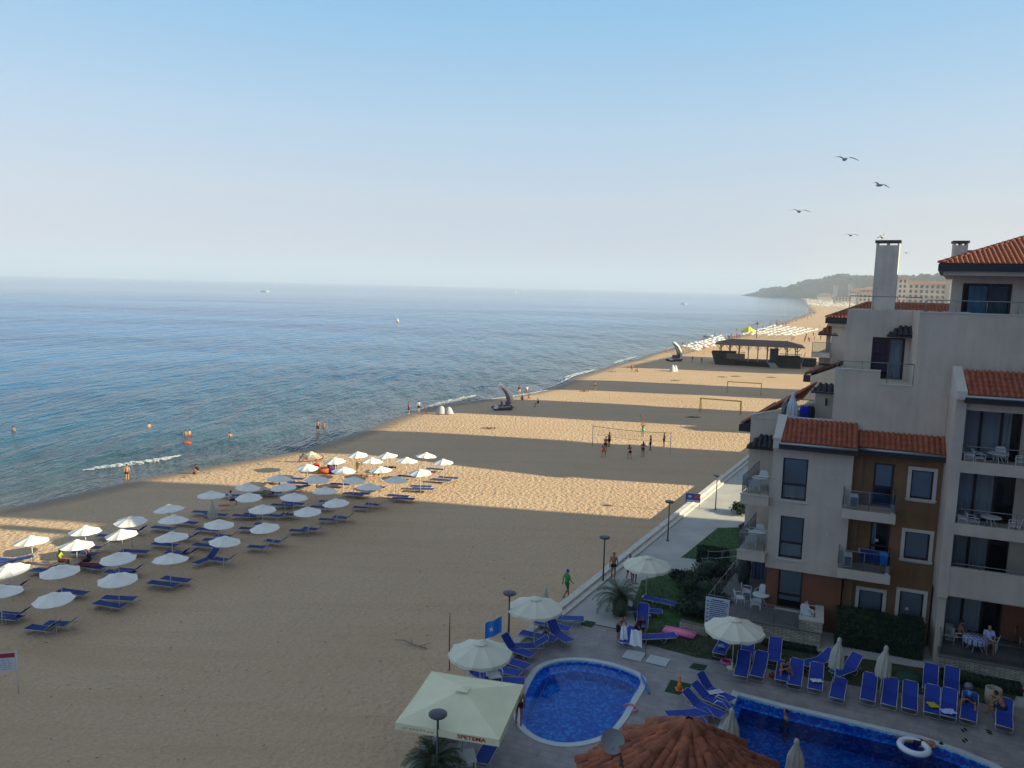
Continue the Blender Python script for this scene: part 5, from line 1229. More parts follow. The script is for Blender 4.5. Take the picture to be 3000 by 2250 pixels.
def pmesh(kind, what):
    k = (kind, what)
    if k not in _pm:
        mb = MB(); body_parts(J(kind), mb, 0, what); _pm[k] = remesh(mb, .0135 if what == 'body' else .02, 2 if what == 'body' else 1) if what != 'hat' else remesh(mb, .014, 0)
        _pm[k].name = what
    return _pm[k]
SK = {'t': (.42, .20, .11), 'm': (.33, .15, .08), 'd': (.22, .10, .055), 'p': (.52, .30, .20)}
def cm(h, nm='cloth'): return mat(nm+'_'+h.strip('#'), col(h), .85)
def person(px, kind, rz, label, skin='t', wear=(), z=0, hair='#1d130d', scale=1, group=None, at=None):
    p = at if at is not None else G(px[0], px[1], z)
    me = pmesh(kind, 'body'); o = bpy.data.objects.new('person', me); sc.collection.objects.link(o)
    if not me.materials: me.materials.append(None)
    o.material_slots[0].link = 'OBJECT'; o.material_slots[0].material = mat('skin_'+skin, SK[skin], .55)
    o.location = (p[0], p[1], z if at is None else p[2]); o.rotation_euler = (0, 0, R(rz)); o.scale = (scale,)*3
    tag(o, label, 'person', group)
    ws = [(a, b) for a, b in wear]
    if hair: ws.append(('longhair' if hair[0] == '+' else 'hair', hair.strip('+')))
    for what, c_ in ws:
        m_ = pmesh(kind, what); w_ = bpy.data.objects.new({'brief': 'swim_briefs', 'top': 'bikini_top', 'longhair': 'hair', 'cap': 'sun_cap'}.get(what, what), m_); sc.collection.objects.link(w_)
        if not m_.materials: m_.materials.append(None)
        w_.material_slots[0].link = 'OBJECT'; w_.material_slots[0].material = cm(c_); w_.parent = o
    return o
S_, B_, T_, H_ = 'shorts', 'brief', 'top', 'shirt'
# promenade and pool
person((1519, 2124), 'stand', -20, 'bare-chested man in dark trunks standing between the square sunshade and small pool', 'm', [(B_, '#2a0f16')], ZD)
person((1660, 1750), 'walk', -60, 'person in a green shirt and blue cap walking on the sand along the wall', 'd', [(H_, '#0e8c3f'), (S_, '#0a6a35'), ('cap', '#4a4aa0')], 0, None, 1.0)
person((1796, 1697), 'walk', 170, 'sunburnt walker with a towel round the neck beside the lamp post', 'm', [(B_, '#15151d')], ZD)
person((1843, 1702), 'walk', 185, 'walker in dark top and shorts next to the white sunshade', 'm', [(H_, '#3b3b4a'), (S_, '#0e0e14')], ZD)
person((1858, 1708), 'hips', 200, 'bare-backed person partly behind the palm and the white sunshade', 'm', [(B_, '#101018')], ZD, '#15151a', .92)
person((1811, 1880), 'lean', -140, 'person holding a long white towel between small pool and palm', 'm', [(S_, '#1b2238')], ZD, scale=.95)
person((1866, 1886), 'lean', -150, 'person bending forward with a white towel over the shoulder', 'd', [(S_, '#12121c'), (H_, '#3a1420')], ZD, '#4a3018', 1.02)
person((2278, 1985), 'sitlean', 185, 'woman in dark swimwear sitting on a lounger end facing the large pool', 'm', [(T_, '#0d0d12'), (B_, '#0d0d12')], ZD+.0, '+#120d0a', at=G(2290, 1985, ZD).to_tuple()[:2]+(ZD,))
person((2846, 2085), 'sitlean', 130, 'man in blue shirt and bright blue cap sitting on a lounger at the right', 'm', [(H_, '#12356e'), (S_, '#101528'), ('cap', '#2d8fe0')], ZD, None)
person((2940, 2105), 'sitlean', 30, 'bare-backed person leaning forward on the rightmost lounger', 'm', [(S_, '#121a35')], ZD, '#15100c')
person((2290, 2076), 'stand', 80, 'swimmer at the edge of the large pool', 'm', [(S_, '#1c4a6a')], at=(*G(2290, 2076, ZD).xy-Vector((0, .6)), ZD-1.45))
person((2690, 2165), 'lie', 75, 'swimmer leaning over the white ring in the large pool', 'm', [(S_, '#101830')], at=(*G(2700, 2172, ZD).xy, ZD-.16))
# terrace at the right
tp_ = BF((7.35, 42.6, TZ)); person(None, 'sit', -110, 'sunburnt man in sunglasses sitting at the terrace table', 'm', [(S_, '#20222e')], hair='#2a241e', at=tp_)
tp_ = BF((8.55, 42.45, TZ)); person(None, 'sit', 160, 'woman in a white top sitting at the terrace table', 't', [(H_, '#aab0dc')], hair='#9a8a60', at=tp_)
# water's edge
person((373, 1413), 'stand', 20, 'bare-backed man standing in the shallows by the long breaking wave', 't', [(B_, '#3a2a30')], SHZ-.25)
person((581, 1384), 'ground', 100, 'person sitting on the sand at the water edge with a dark bag', 'm', [(H_, '#14141a')], -.1)
for (x, y), lb, a in (((41, 1290), 'swimmer far left near the frame edge', 0), ((438, 1277), 'swimmer alone left of the two with a float', 60), ((544, 1300), 'swimmer with an orange float, left one of two', 10), ((556, 1298), 'swimmer in white cap beside the orange float', 80), ((675, 1307), 'swimmer right of the breaking wave', 20)):
    person((x, y), 'stand', a, lb, 't', [(B_, '#402030')], SHZ-1.12, hair='#20140e')
person((931, 1270), 'hips', 10, 'man standing hip-deep in the sea off the sunshades', 'm', [(S_, '#2a1018')], SHZ-.45)
person((949, 1264), 'stand', 10, 'child in the sea beside the standing man', 'm', [], SHZ-.6, scale=.75)
person((1198, 1213), 'stand', 120, 'person carrying a pink swim ring at the water edge', 't', [(H_, '#e0628f'), (S_, '#30101c')], -.2)
person((1227, 1208), 'hips', 30, 'man in pale shirt and black shorts at the water edge', 'p', [(H_, '#8fa5b5'), (S_, '#241018')], -.2)
person((1245, 1207), 'stand', 40, 'small child beside the man in black shorts', 't', [(B_, '#c07050')], -.2, scale=.6)
person((1521, 1158), 'stand', 0, 'person wrapped in a maroon and white towel beyond the moonlike float', 't', [(H_, '#8a1c3c'), (S_, '#c8c8c8')], -.25)
person((1543, 1158), 'stand', 0, 'person in white at the water edge right of the maroon one', 'm', [(H_, '#d4d8dc')], -.25)
person((1531, 1172), 'ground', 20, 'dark-haired person sitting on the sand, left of a pair', 'm', [(B_, '#20101c')], -.05); person((1550, 1168), 'ground', -20, 'person sitting on the sand, right of a pair', 't', [(B_, '#a04030')], -.05)
person((1576, 1192), 'sit', 80, 'seated person in black and pale clothes on a blue box', 'm', [(H_, '#20181c'), (S_, '#b0a8b0')], 0)
person((1745, 1144), 'lean', 60, 'person standing bent beside a sunbather at mid beach', 't', [(B_, '#101018')], 0); person((1712, 1147), 'lie', 80, 'sunbather lying on a reddish towel at mid beach', 't', [(B_, '#802020')], 0)
person((1851, 1089), 'stand', 0, 'person standing by the seated pair far up the beach', 't', [(B_, '#a03020')], 0); person((1869, 1089), 'ground', 60, 'seated person far up the beach near the white tent', 't', [(B_, '#702018')], 0)
person((1792, 1089), 'lie', 80, 'sunbather lying near the shadow far up the beach', 't', [(B_, '#703028')], 0)
person((1434, 1256), 'lie', 85, 'sunbather lying alone on the lit sand left of the net', 'm', [(S_, '#6a7a10')], 0)
# volleyball
GV = 'players round the volleyball net'
for (x, y), k_, a, lb, sk, w_ in (((1784, 1309), 'stand', -60, 'player in dark shorts at the left end of the net, on the far side', 'd', [(S_, '#151015')]), ((1768, 1339), 'ready', -20, 'player in bright orange shorts with back turned', 'm', [(S_, '#e8500c')]),
        ((1774, 1322), 'stand', 150, 'player just behind the one in orange shorts', 'm', [(S_, '#601c30')]), ((1844, 1344), 'ready', 20, 'woman player in dark bikini nearest the hotel', 't', [(B_, '#240c14'), (T_, '#240c14')]),
        ((1883, 1338), 'hips', 10, 'long-haired woman player in the middle of the near court', 'm', [(B_, '#14080c'), (T_, '#14080c')]), ((1905, 1319), 'stand', 60, 'player standing close to the net right of centre', 'd', [(S_, '#1c2028')]),
        ((1945, 1309), 'stand', 100, 'tall player by the right post of the net', 'd', [(S_, '#1a1420')]), ((1883, 1279), 'armsup', 170, 'player in green shorts with raised arms on the lit far court', 'm', [(S_, '#30d878')])):
    person((x, y), k_, a, lb, sk, w_, 0, ('+' if 'woman' in lb else '')+'#120c0a', group=GV)
# among the sunshades
person((178, 1652), 'sit', -80, 'person in a yellow green shirt sitting on a lounger', 'd', [(H_, '#8a9a30'), (S_, '#602028')], at=(*G(176, 1660, .0).xy, -.1)); 
person((262, 1650), 'sit', 100, 'person in a dark blue shirt and straw hat on a maroon towel', 'm', [(H_, '#2c3554'), (S_, '#401020'), ('hat', '#b8a890')], at=(*G(262, 1660, .0).xy, -.08), hair=None)
person((675, 1470), 'sit', -70, 'person in a white shirt sitting left of a closed sunshade', 'm', [(H_, '#b8bcc8'), (S_, '#20202c')], at=(*G(675, 1479, .0).xy, -.08))
person((796, 1420), 'lie', 75, 'sunburnt sunbather lying face up in a row of loungers', 't', [(B_, '#a01818')], at=(*G(798, 1420, .34).xy, .33))
person((777, 1447), 'lie', 75, 'sunbather in bright green on a dark lounger', 'm', [(S_, '#108a3c')], at=(*G(777, 1447, .34).xy, .33))
person((963, 1378), 'sit', -60, 'person in a maroon shirt sitting under the lit sunshades', 'm', [(H_, '#8c2c40')], at=(*G(963, 1384, 0).xy, -.1)); person((983, 1372), 'ground', 40, 'dark-haired person sitting low between two lit sunshades', 'd', [(H_, '#101014')], 0)
person((1046, 1384), 'lean', -120, 'person in yellow shorts bending down among the lit sunshades', 't', [(S_, '#c8c018')], 0); person((1135, 1370), 'lie', 80, 'sunbather half raised on a lounger under the lit sunshades', 't', [(H_, '#7a3a50')], at=(*G(1138, 1372, .34).xy, .33))
person((1088, 1396), 'lie', 110, 'sunbather lying on a red towel on a lounger', 'm', [(S_, '#b09080')], at=(*G(1088, 1396, .34).xy, .33))
person((893, 1352), 'ground', 90, 'person sitting under the striped sunshade', 'm', [(H_, '#c05a60')], 0); person((925, 1352), 'ground', -60, 'person sitting at the right of the striped sunshade', 'm', [(H_, '#50485a')], 0)
person((2028, 1063), 'walk', -60, 'person in red near the left end of the beach bar', 't', [(H_, '#903048')], 0); person((2055, 1066), 'stand', 20, 'person in grey near the left end of the beach bar', 'm', [(H_, '#707078')], 0)
person((1953, 1036), 'stand', 20, 'person at the water edge beyond the second fin slide', 't', [(B_, '#c03050')], -.2)
# crowd farther up the beach: single figures, a few pixels tall
rnd = random.Random(21); cg = 'distant bathers along the far shore'
lo = pmesh('stand', 'body'); 
mbx = MB(); cap(mbx, (-.09, 0, .08), (-.08, 0, .9), .06, .09, 6); cap(mbx, (.09, 0, .08), (.08, 0, .9), .06, .09, 6); mbx.ell((0, 0, 1.18), (.2, .13, .36), 8, 6); mbx.ell((0, 0, 1.62), (.09, .1, .13), 8, 6); cap(mbx, (-.2, 0, 1.4), (-.26, .05, .9), .05, .035, 6); cap(mbx, (.2, 0, 1.4), (.26, .05, .9), .05, .035, 6)
fm = remesh(mbx, .05, 1); fm.materials.append(None)
shl = [(x, y) for x, y in shore_px if 1600 < x < 2400]
def farp(x, y, c_, z=0, lab='tiny far bather at the water edge'):
    p = G(x, y, z); o = bpy.data.objects.new('person', fm); sc.collection.objects.link(o); o.material_slots[0].link = 'OBJECT'; o.material_slots[0].material = cm(c_)
    o.location = p; o.rotation_euler = (0, 0, rnd.uniform(0, 6.3)); zn = ['off the beach bar', 'by the rows behind the bar', 'on the open far sand', 'where the shore bends', 'below the wooded point'][0 if x < 2120 else 1 if x < 2240 else 2 if x < 2320 else 3 if y > 905 else 4]
    cw_ = {'#a85c40': 'tanned', '#8a4434': 'dark tanned', '#b87050': 'pale', '#702c28': 'dark red', '#c06058': 'pink', '#50506a': 'grey blue', '#c8c0b8': 'white', '#a03038': 'crimson', '#6a4030': 'brown'}[c_]
    tag(o, f"{lab}, {cw_}, {zn}", 'person', cg); return o
cols = ['#a85c40', '#8a4434', '#b87050', '#702c28', '#c06058', '#50506a', '#c8c0b8', '#a03038', '#6a4030']
def along(t, o):
    i = int(t*(len(shl)-1)); f = t*(len(shl)-1)-i; a = shl[i]; b = shl[min(i+1, len(shl)-1)]; return a[0]+(b[0]-a[0])*f, a[1]+(b[1]-a[1])*f
for k in range(95):
    t = rnd.uniform(.42, .98); x, y = along(t, 0); 
    if rnd.random() < .72: farp(x+rnd.uniform(2, 40), y+rnd.uniform(0, 4), rnd.choice(cols), -.1)
    else: farp(x-rnd.uniform(4, 60), y+rnd.uniform(-3, 6), rnd.choice(cols[:5]), SHZ-1.0, 'tiny far bather in the sea')
for k in range(26): farp(rnd.uniform(2270, 2420), rnd.uniform(925, 1010), rnd.choice(cols), 0, 'tiny far person on dry sand')
# ---------------------------------------------------------------- tiled pavilion roof at the bottom
PC = Vector((5.75, 22.35, 0)); PVN = thing('pool_bar', 'eight-sided pool bar with terracotta tiled two-tier roof at the bottom edge', 'pavilion', (PC.x, PC.y, ZD))
M_TILE2 = mat('roof_tile_near', (.27, .085, .042), .85, var=.45, vscale=2.2, bump=.012, bscale=14)
def oct_roof(r0, r1, z0, z1, cw, rl, rr, name):
    mb = MB()
    for k in range(8):
        a = R(22.5+45*k); b = R(22.5+45*(k+1)); p = lambda r, t, z: PC+Vector((r*math.cos(t), r*math.sin(t), z))
        tiles(mb, p(r0, a, z0), p(r0, b, z0), p(r1, a, z1), p(r1, b, z1), cw, rl, rr); ridge(mb, p(r0, a, z0+.02), p(r1, a, z1+.02), .155, .46)
    return mb.build(name, M_TILE2, PVN, world=True)
oct_roof(2.15, .06, 4.0, 5.2, .27, .42, .095, 'roof'); oct_roof(3.55, 2.05, 2.95, 3.75, .27, .42, .095, 'lower_roof')
mb = MB(); mb.lathe([(2.1, 3.7), (2.1, 3.98)], 8, PC); mb.lathe([(3.4, 2.75), (3.4, 2.92)], 8, PC); mb.build('fascia', mat('timber_dark', (.05, .03, .018), .8), PVN, world=True)
mb = MB(); mb.ell(PC+Vector((0, 0, 5.22)), (.2, .2, .12), 10, 6); mb.build('cap', M_TILE2, PVN, world=True)
for k in range(8):
    a = R(22.5+45*k); mb = MB(); p = PC+Vector((3.1*math.cos(a), 3.1*math.sin(a), 0)); mb.tube([p+Z3*ZD, p+Z3*2.8], .09, 8); mb.build('post', mat('timber_dark', (.05, .03, .018), .8), PVN, world=True)
mb = MB(); mb.lathe([(2.6, ZD), (2.6, ZD+1.05), (2.75, ZD+1.06), (2.75, ZD+1.12)], 8, PC); mb.build('counter', M_STONE, PVN, world=True)
p = G(1795, 2172, 4.25); D = thing('satellite_dish', 'round grey satellite dish at the left of the tiled roof', 'satellite dish', (p.x, p.y, 3.3))
mb = MB(); pr = [(.02, -.1), (.15, -.09), (.28, -.05), (.38, .0)]; mb.lathe(pr, 20, (0, 0, 0), caps=False); mb.lathe([(a+.004, b+.01) for a, b in pr][::-1], 20, (0, 0, 0), caps=False)
mb.build('dish', mat('dish_grey', (.22, .23, .24), .5), D, M=Matrix.Translation((0, 0, .95)) @ Matrix.Rotation(R(62), 4, 'X')); mb = MB(); mb.tube([(0, .05, 0), (0, .08, .9)], .025, 6); mb.tube([(0, 0, .7), (0, -.4, 1.0)], .012, 5); mb.build('mast', M_RAIL, D)

# ---------------------------------------------------------------- lamps, poles, flags, signs
M_LAMP = mat('lamp_grey', (.045, .05, .06), .5)
def lamp():
    t = thing('street_lamp', '', 'street lamp'); mb = MB(); mb.lathe([(.13, 0), (.13, .03), (.06, .05), (.055, .5), (.04, 2.75)], 10); mb.build('pole', M_LAMP, t)
    mb = MB(); mb.lathe([(.04, 2.75), (.12, 2.80), (.30, 2.86), (.335, 2.90), (.335, 2.945), (.30, 2.96), (.05, 2.985)], 22); mb.build('lamp_head', M_LAMP, t); return t
for (x, y), lb, z0 in (((1283, 2089), 'grey disc-headed lamp in front of the square sunshade', 0), ((1493, 1735), 'disc-headed lamp by the wall between the two round cream sunshades', 0), ((1772, 1572), 'disc-headed lamp beside the sunburnt walker', 0),
                       ((1962, 1468), 'disc-headed lamp on the promenade just before the sunlit stretch', 0), ((2102, 1391), 'sunlit disc-headed lamp farthest along the promenade', 0)):
    p = G(x, y, 2.96+ZD); put('lamp', lamp, (p.x, p.y, ZD), 0, lb, 'disc-headed lamps along the beach wall')
def pole_thing(name, px, h, r, mt, lab, z=0, cat='pole'):
    p = G(*px, z); mb = MB(); mb.tube([(p.x, p.y, z-.2), (p.x-.03, p.y, z+h*.5), (p.x-.02, p.y, z+h)], [r, r, r*.7], 6); o = mb.build(name, mt); return tag(o, lab, cat)
M_WOOD = mat('wood_weathered', (.10, .075, .055), .9, var=.2)
pole_thing('wooden_pole', (1317, 1963), 2.9, .028, M_WOOD, 'thin brown wooden pole standing alone in the shaded sand')
p0 = G(1155, 1880, 0); p1 = G(1250, 1902, 0); mb = MB(); d = p1-p0
mb.tube([p0+Vector((0, 0, .1)), p0+d*.3+Vector((0, .1, .16)), p0+d*.6+Vector((0, -.05, .1)), p1+Vector((0, 0, .05))], [.02, .035, .045, .03], 6); mb.tube([p0+d*.55+Vector((0, 0, .12)), p0+d*.4+Vector((.1, .35, .3))], [.03, .012], 5); mb.tube([p0+d*.75+Vector((0, 0, .08)), p1+Vector((.2, .3, .2))], [.025, .01], 5)
tag(mb.build('driftwood', mat('driftwood', (.25, .21, .17), .9)), 'pale driftwood branch lying on the shaded sand', 'driftwood')
FB = G(1408, 1992, ZD); p = G(1420, 1862, 3.0); Fg = thing('flag', 'bright blue flag with a small white star above the first cream sunshade', 'flag', (p.x, p.y, ZD)); mb = MB(); mb.tube([(0, 0, 0), (0, 0, 3.2)], .018, 6); mb.build('flagpole', M_POLE, Fg)
mb = MB(); N = 10
for i in range(N):
    for k in range(4):
        f = lambda a, b: (a*.075, .06*math.sin(a*.9), 3.15-.75+b*.19+a*.035); mb.q([f(i, k), f(i+1, k), f(i+1, k+1), f(i, k+1)], True)
fc = mb.build('flag_cloth', mat('flag_blue', (.01, .16, .55), .8), Fg)
mb = MB(); 
for k in range(5): a = R(90+72*k); b = R(90+72*k+36); c_ = R(90+72*k-36); P_ = lambda r, t: (.3+r*math.cos(t), -.05, 2.92+r*math.sin(t)); mb.q([P_(0, 0), P_(.06, c_), P_(.14, a), P_(.06, b)])
mb.build('emblem', mat('emblem_pale', (.62, .55, .62), .8), fc)
# sign at the left edge
a = G(54, 2031, 0); t = thing('beach_sign', 'white notice board with a crimson top on pale posts at the left edge', 'sign', (a.x, a.y, 0), R(14))
mb = MB(); mb.tube([(0, 0, -.2), (0, 0, 2.0)], .03, 6); mb.build('post', M_POLE, t); mb = MB(); mb.tube([(-2.0, 0, -.2), (-2.0, 0, 2.0)], .03, 6); mb.build('post', M_POLE, t)
mb = MB(); mb.box(-1.95, -.05, -.03, 0, 1.05, 1.93); mb.m = 1; mb.box(-1.95, -.05, -.04, -.032, 1.72, 1.93); mb.m = 2; rnd = random.Random(9)
for r_ in range(6):
    x = -1.85
    while x < -.25: w_ = rnd.uniform(.08, .25); mb.box(x, min(x+w_, -.15), -.036, -.031, 1.6-r_*.085, 1.63-r_*.085); x += w_+.05
mb.build('board', [mat('board_pale', (.55, .56, .60), .6), mat('board_crimson', (.26, .02, .06), .6), mat('print_bluegrey', (.25, .30, .45), .7)], t)
# blue board on the sand near the wall
p = G(2028, 1500, 0); t = thing('beach_sign', 'small blue and red banner board standing in the lit sand near the wall', 'sign', (p.x, p.y, 0), R(-12))
for x in (-.55, .55): mb = MB(); mb.tube([(x, 0, -.1), (x, 0, 1.6)], .015, 5); mb.build('post', M_WOOD, t)
mb = MB(); mb.box(-.6, .6, -.02, 0, .85, 1.6); mb.m = 1; mb.box(.1, .5, -.03, -.021, 1.2, 1.5); mb.m = 2; mb.box(-.5, .5, -.03, -.021, .9, 1.05); mb.ell((-.25, -.02, 1.35), (.18, .012, .12), 10, 5); mb.build('board', [mat('board_blue', (.02, .05, .28), .6), mat('board_red', (.4, .04, .06), .6), mat('board_ltblue', (.25, .35, .6), .6)], t)

# ---------------------------------------------------------------- sport gear
M_YEL = mat('net_yellow', (.62, .46, .04), .7)
a = G(1735, 1307, 0); b = G(1963, 1330, 0); t = thing('volleyball_net', 'yellow-taped volleyball net on two posts across the shadow edge', 'net', a); L = (b-a).length; t.rotation_euler = (0, 0, math.atan2(b.y-a.y, b.x-a.x))
for x in (0, L): mb = MB(); mb.tube([(x, 0, -.2), (x, 0, 2.55)], .04, 6); mb.build('post', mat('post_pink' if x else 'post_grey', (.55, .42, .42) if x else (.4, .42, .42), .6), t)
mb = MB(); N = 16
for i in range(N):
    f = lambda k, z: (L*k/N, 0, z-.14*math.sin(math.pi*k/N))
    mb.tube([f(i, 2.42), f(i+1, 2.42)], .035, 4, False); mb.tube([f(i, 1.42), f(i+1, 1.42)], .02, 4, False)
mb.build('tape', M_YEL, t)
mb = MB()
for i in range(int(L/.25)):
    k = i*.25/L; s_ = .14*math.sin(math.pi*k); mb.tube([(i*.25, 0, 1.42-s_), (i*.25, 0, 2.42-s_)], .005, 3, False)
for z in (1.6, 1.8, 2.0, 2.2): mb.tube([(L*k/8, 0, z-.14*math.sin(math.pi*k/8)) for k in range(9)], .005, 3, False)
mb.build('netting', mat('net_dark', (.05, .05, .04), .8), t)
p = G(1880, 1219, 0); d = ray(1880, 1219); q = G(1883, 1279, 0); kk = q.y/d.y; ps = Vector((0, 0, CZ))+d*kk; mb = MB(); mb.ell((0, 0, 0), (.13, .13, .13), 12, 8); o = mb.build('volleyball', mat('ball_dark', (.10, .09, .12), .5)); o.location = ps; tag(o, 'volleyball in the air above the player in green shorts', 'ball')
def goal(p0, p1, h, lab):
    a = G(*p0, 0); b = G(*p1, 0); L = (b-a).length; t = thing('beach_goal', lab, 'goal', a, math.atan2(b.y-a.y, b.x-a.x), 'yellow beach goals'); mt = mat('goal_yellow', (.62, .38, .04), .6)
    for x in (0, L): mb = MB(); mb.tube([(x, 0, -.1), (x, 0, h)], .085, 6); mb.build('post', mt, t); mb = MB(); mb.tube([(x, 0, h), (x, 1.0, h-.06), (x, 1.7, 0)], .035, 5); mb.build('side_frame', mt, t)
    mb = MB(); mb.tube([(-.06, 0, h), (L+.06, 0, h)], .085, 6); mb.build('crossbar', mt, t); mb = MB(); mb.tube([(0, 1.0, h-.06), (L, 1.0, h-.06)], .03, 5); mb.build('rear_bar', mt, t)
goal((2050, 1206), (2168, 1216), 2.1, 'nearer yellow beach goal frame, across a shadow edge'); goal((2130, 1151), (2229, 1157), 2.1, 'farther yellow beach goal frame before the beach bar')
# pop-up tents
def tent(px, w_, h, lab, rz=0):
    p = G(*px, 0); mb = MB(); N = 12
    for lobe, sx in ((-.28, 1), (.3, .9)):
        vs = []
        for i in range(6):
            t = i/5
            for j in range(N): a = 2*math.pi*j/N; r_ = w_*.42*sx*(1-t)**.8; vs.append((lobe*w_+r_*math.cos(a), r_*.8*math.sin(a), h*sx*math.sin(t*math.pi/2)))
        mb.poly(vs, [(i*N+j, i*N+(j+1) % N, (i+1)*N+(j+1) % N, (i+1)*N+j) for i in range(5) for j in range(N)], True)
    o = mb.build('beach_tent', mat('tent_white', (.42, .42, .43), .8)); o.location = p; o.rotation_euler = (0, 0, rz); return tag(o, lab, 'tent')
tent((1303, 1211), 1.9, 1.1, 'small white two-lobed beach tent at the water edge'); tent((1974, 1088), 2.0, 1.6, 'small white beach tent before the beach bar', .8)
# tall fin-shaped slide carts
def fin_cart(px, k, lab, c1_, c2_, rz):
    p = G(*px, 0); t = thing('pedal_boat', lab, 'pedal boat', p, rz); t.scale = (k,)*3; mdk = mat('hull_navy', (.018, .022, .05), .5); mw = mat('hull_white', (.55, .55, .55), .5)
    for y in (-.55, .55):
        mb = MB(); path = [(-1.5, y, .35), (-1.2, y, .2), (0, y, .14), (1.1, y, .22), (1.5, y, .5)]; mb.tube(path, [.06, .22, .26, .22, .05], 8); mb.build('float', mdk, t)
    mb = MB(); mb.box(-1.0, 1.0, -.5, .5, .34, .5); mb.build('deck', mw, t)
    for x in (-.35, .3):
        mb = MB(); mb.box(x-.2, x+.2, -.45, .45, .52, .62); mb.box(x+.17, x+.27, -.45, .45, .62, 1.15); mb.build('seat', mat('seat_purple', c1_, .7), t)
    fin = [(1.05, .5), (1.15, 1.1), (.95, 1.9), (.5, 2.6), (-.05, 3.15), (-.5, 3.35), (-.55, 3.25), (-.08, 2.8), (.38, 2.05), (.62, 1.2), (.66, .5)]
    mb = MB(); n = len(fin); vs = [(x, -.15, z) for x, z in fin]+[(x, .15, z) for x, z in fin]; mb.poly(vs, [tuple(range(n))[::-1], tuple(range(n, 2*n))]+[(i, (i+1) % n, (i+1) % n+n, i+n) for i in range(n)])
    mb.build('slide_tower', mat('fin_'+str(rz)[:4], c2_, .5), t)
    mb = MB(); sl_ = [(1.34, .9), (1.15, 1.9), (.65, 2.7), (.05, 3.2), (-.6, 3.45)]; mb.tube([(x, 0, z) for x, z in sl_], .27, 8); mb.build('slide', mat('slide_white', (.72, .68, .60), .4), t)
    mb = MB(); mb.lathe([(.28, -.1), (.33, 0), (.28, .1)], 14, (-1.1, -.85, .35)); mb.build('paddle_wheel', mw, t); return t
fin_cart((1472, 1200), 1.1, 'dark pedal boat with tall white curved slide standing near the water', (.12, .03, .10), (.13, .10, .17), R(12))
fin_cart((1975, 1058), 1.45, 'second pedal boat with dark fin-shaped slide by the beach bar', (.22, .04, .06), (.03, .05, .05), R(20))
# ---------------------------------------------------------------- at sea
def boat(px, L, lab, sail=False, z=SHZ):
    p = G(*px, z); t = thing('motor_boat' if not sail else 'sailing_boat', lab, 'boat', (p.x, p.y, z), R(8)); mw = mat('boat_white', (.75, .75, .73), .4)
    mb = MB(); st = [(-.5, .13), (-.3, .17), (.1, .17), (.35, .1), (.5, .005)]; vs = []
    for x, w_ in st: vs += [(x*L, -w_*L, .09*L), (x*L, -w_*L*.5, -.04*L), (x*L, w_*L*.5, -.04*L), (x*L, w_*L, .09*L)]
    mb.poly(vs, [(i*4+j, i*4+4+j, i*4+5+j, i*4+1+j) for i in range(4) for j in range(3)]+[(i*4+3, i*4+7, i*4+4, i*4) for i in range(4)]+[(0, 1, 2, 3)]); mb.build('hull', mw, t)
    mb = MB(); mb.box(-.18*L, .12*L, -.1*L, .1*L, .09*L, .2*L) if not sail else mb.tube([(0, 0, 0), (0, 0, L*1.2)], .02*L, 5); mb.build('cabin' if not sail else 'mast', mat('cabin_grey', (.3, .33, .36), .4), t)
    if sail: mb = MB(); mb.poly([(0, .01, L*.15), (-.4*L, .01, L*.15), (0, .01, L*1.15), (0, -.01, L*.15), (-.4*L, -.01, L*.15), (0, -.01, L*1.15)], [(0, 1, 2), (5, 4, 3), (0, 3, 4, 1), (1, 4, 5, 2)]); mb.build('sail', mw, t)
    return t
boat((776, 854), 14, 'white speedboat with a pale wake near the horizon'); boat((1513, 859), 9, 'tiny white sail on the hazy water', True); boat((2003, 891), 9, 'small white boat off the far shore'); boat((2075, 985), 4.5, 'white dinghy by the far rows of sunshades')
boat((2240, 962), 4, 'small white craft drawn up at the far water edge')
a = G(785, 854, SHZ); b = G(850, 855.5, SHZ); mb = MB(); mb.q([(a.x, a.y-4, SHZ+.15), (b.x, b.y-8, SHZ+.15), (b.x, b.y+8, SHZ+.15), (a.x, a.y+4, SHZ+.15)]); tag(mb.build('wake', M_FOAM), 'white wake behind the speedboat', kind='stuff')
p = G(1165, 942, SHZ); mb = MB(); mb.lathe([(.2, -.2), (.55, .1), (.6, .5), (.35, .9), (.18, 1.3), (.14, 1.9)], 14); o = mb.build('buoy', mat('buoy_yellow', (.72, .66, .25), .5)); o.location = (p.x, p.y, SHZ); tag(o, 'small yellow-white buoy out on the open sea', 'buoy')
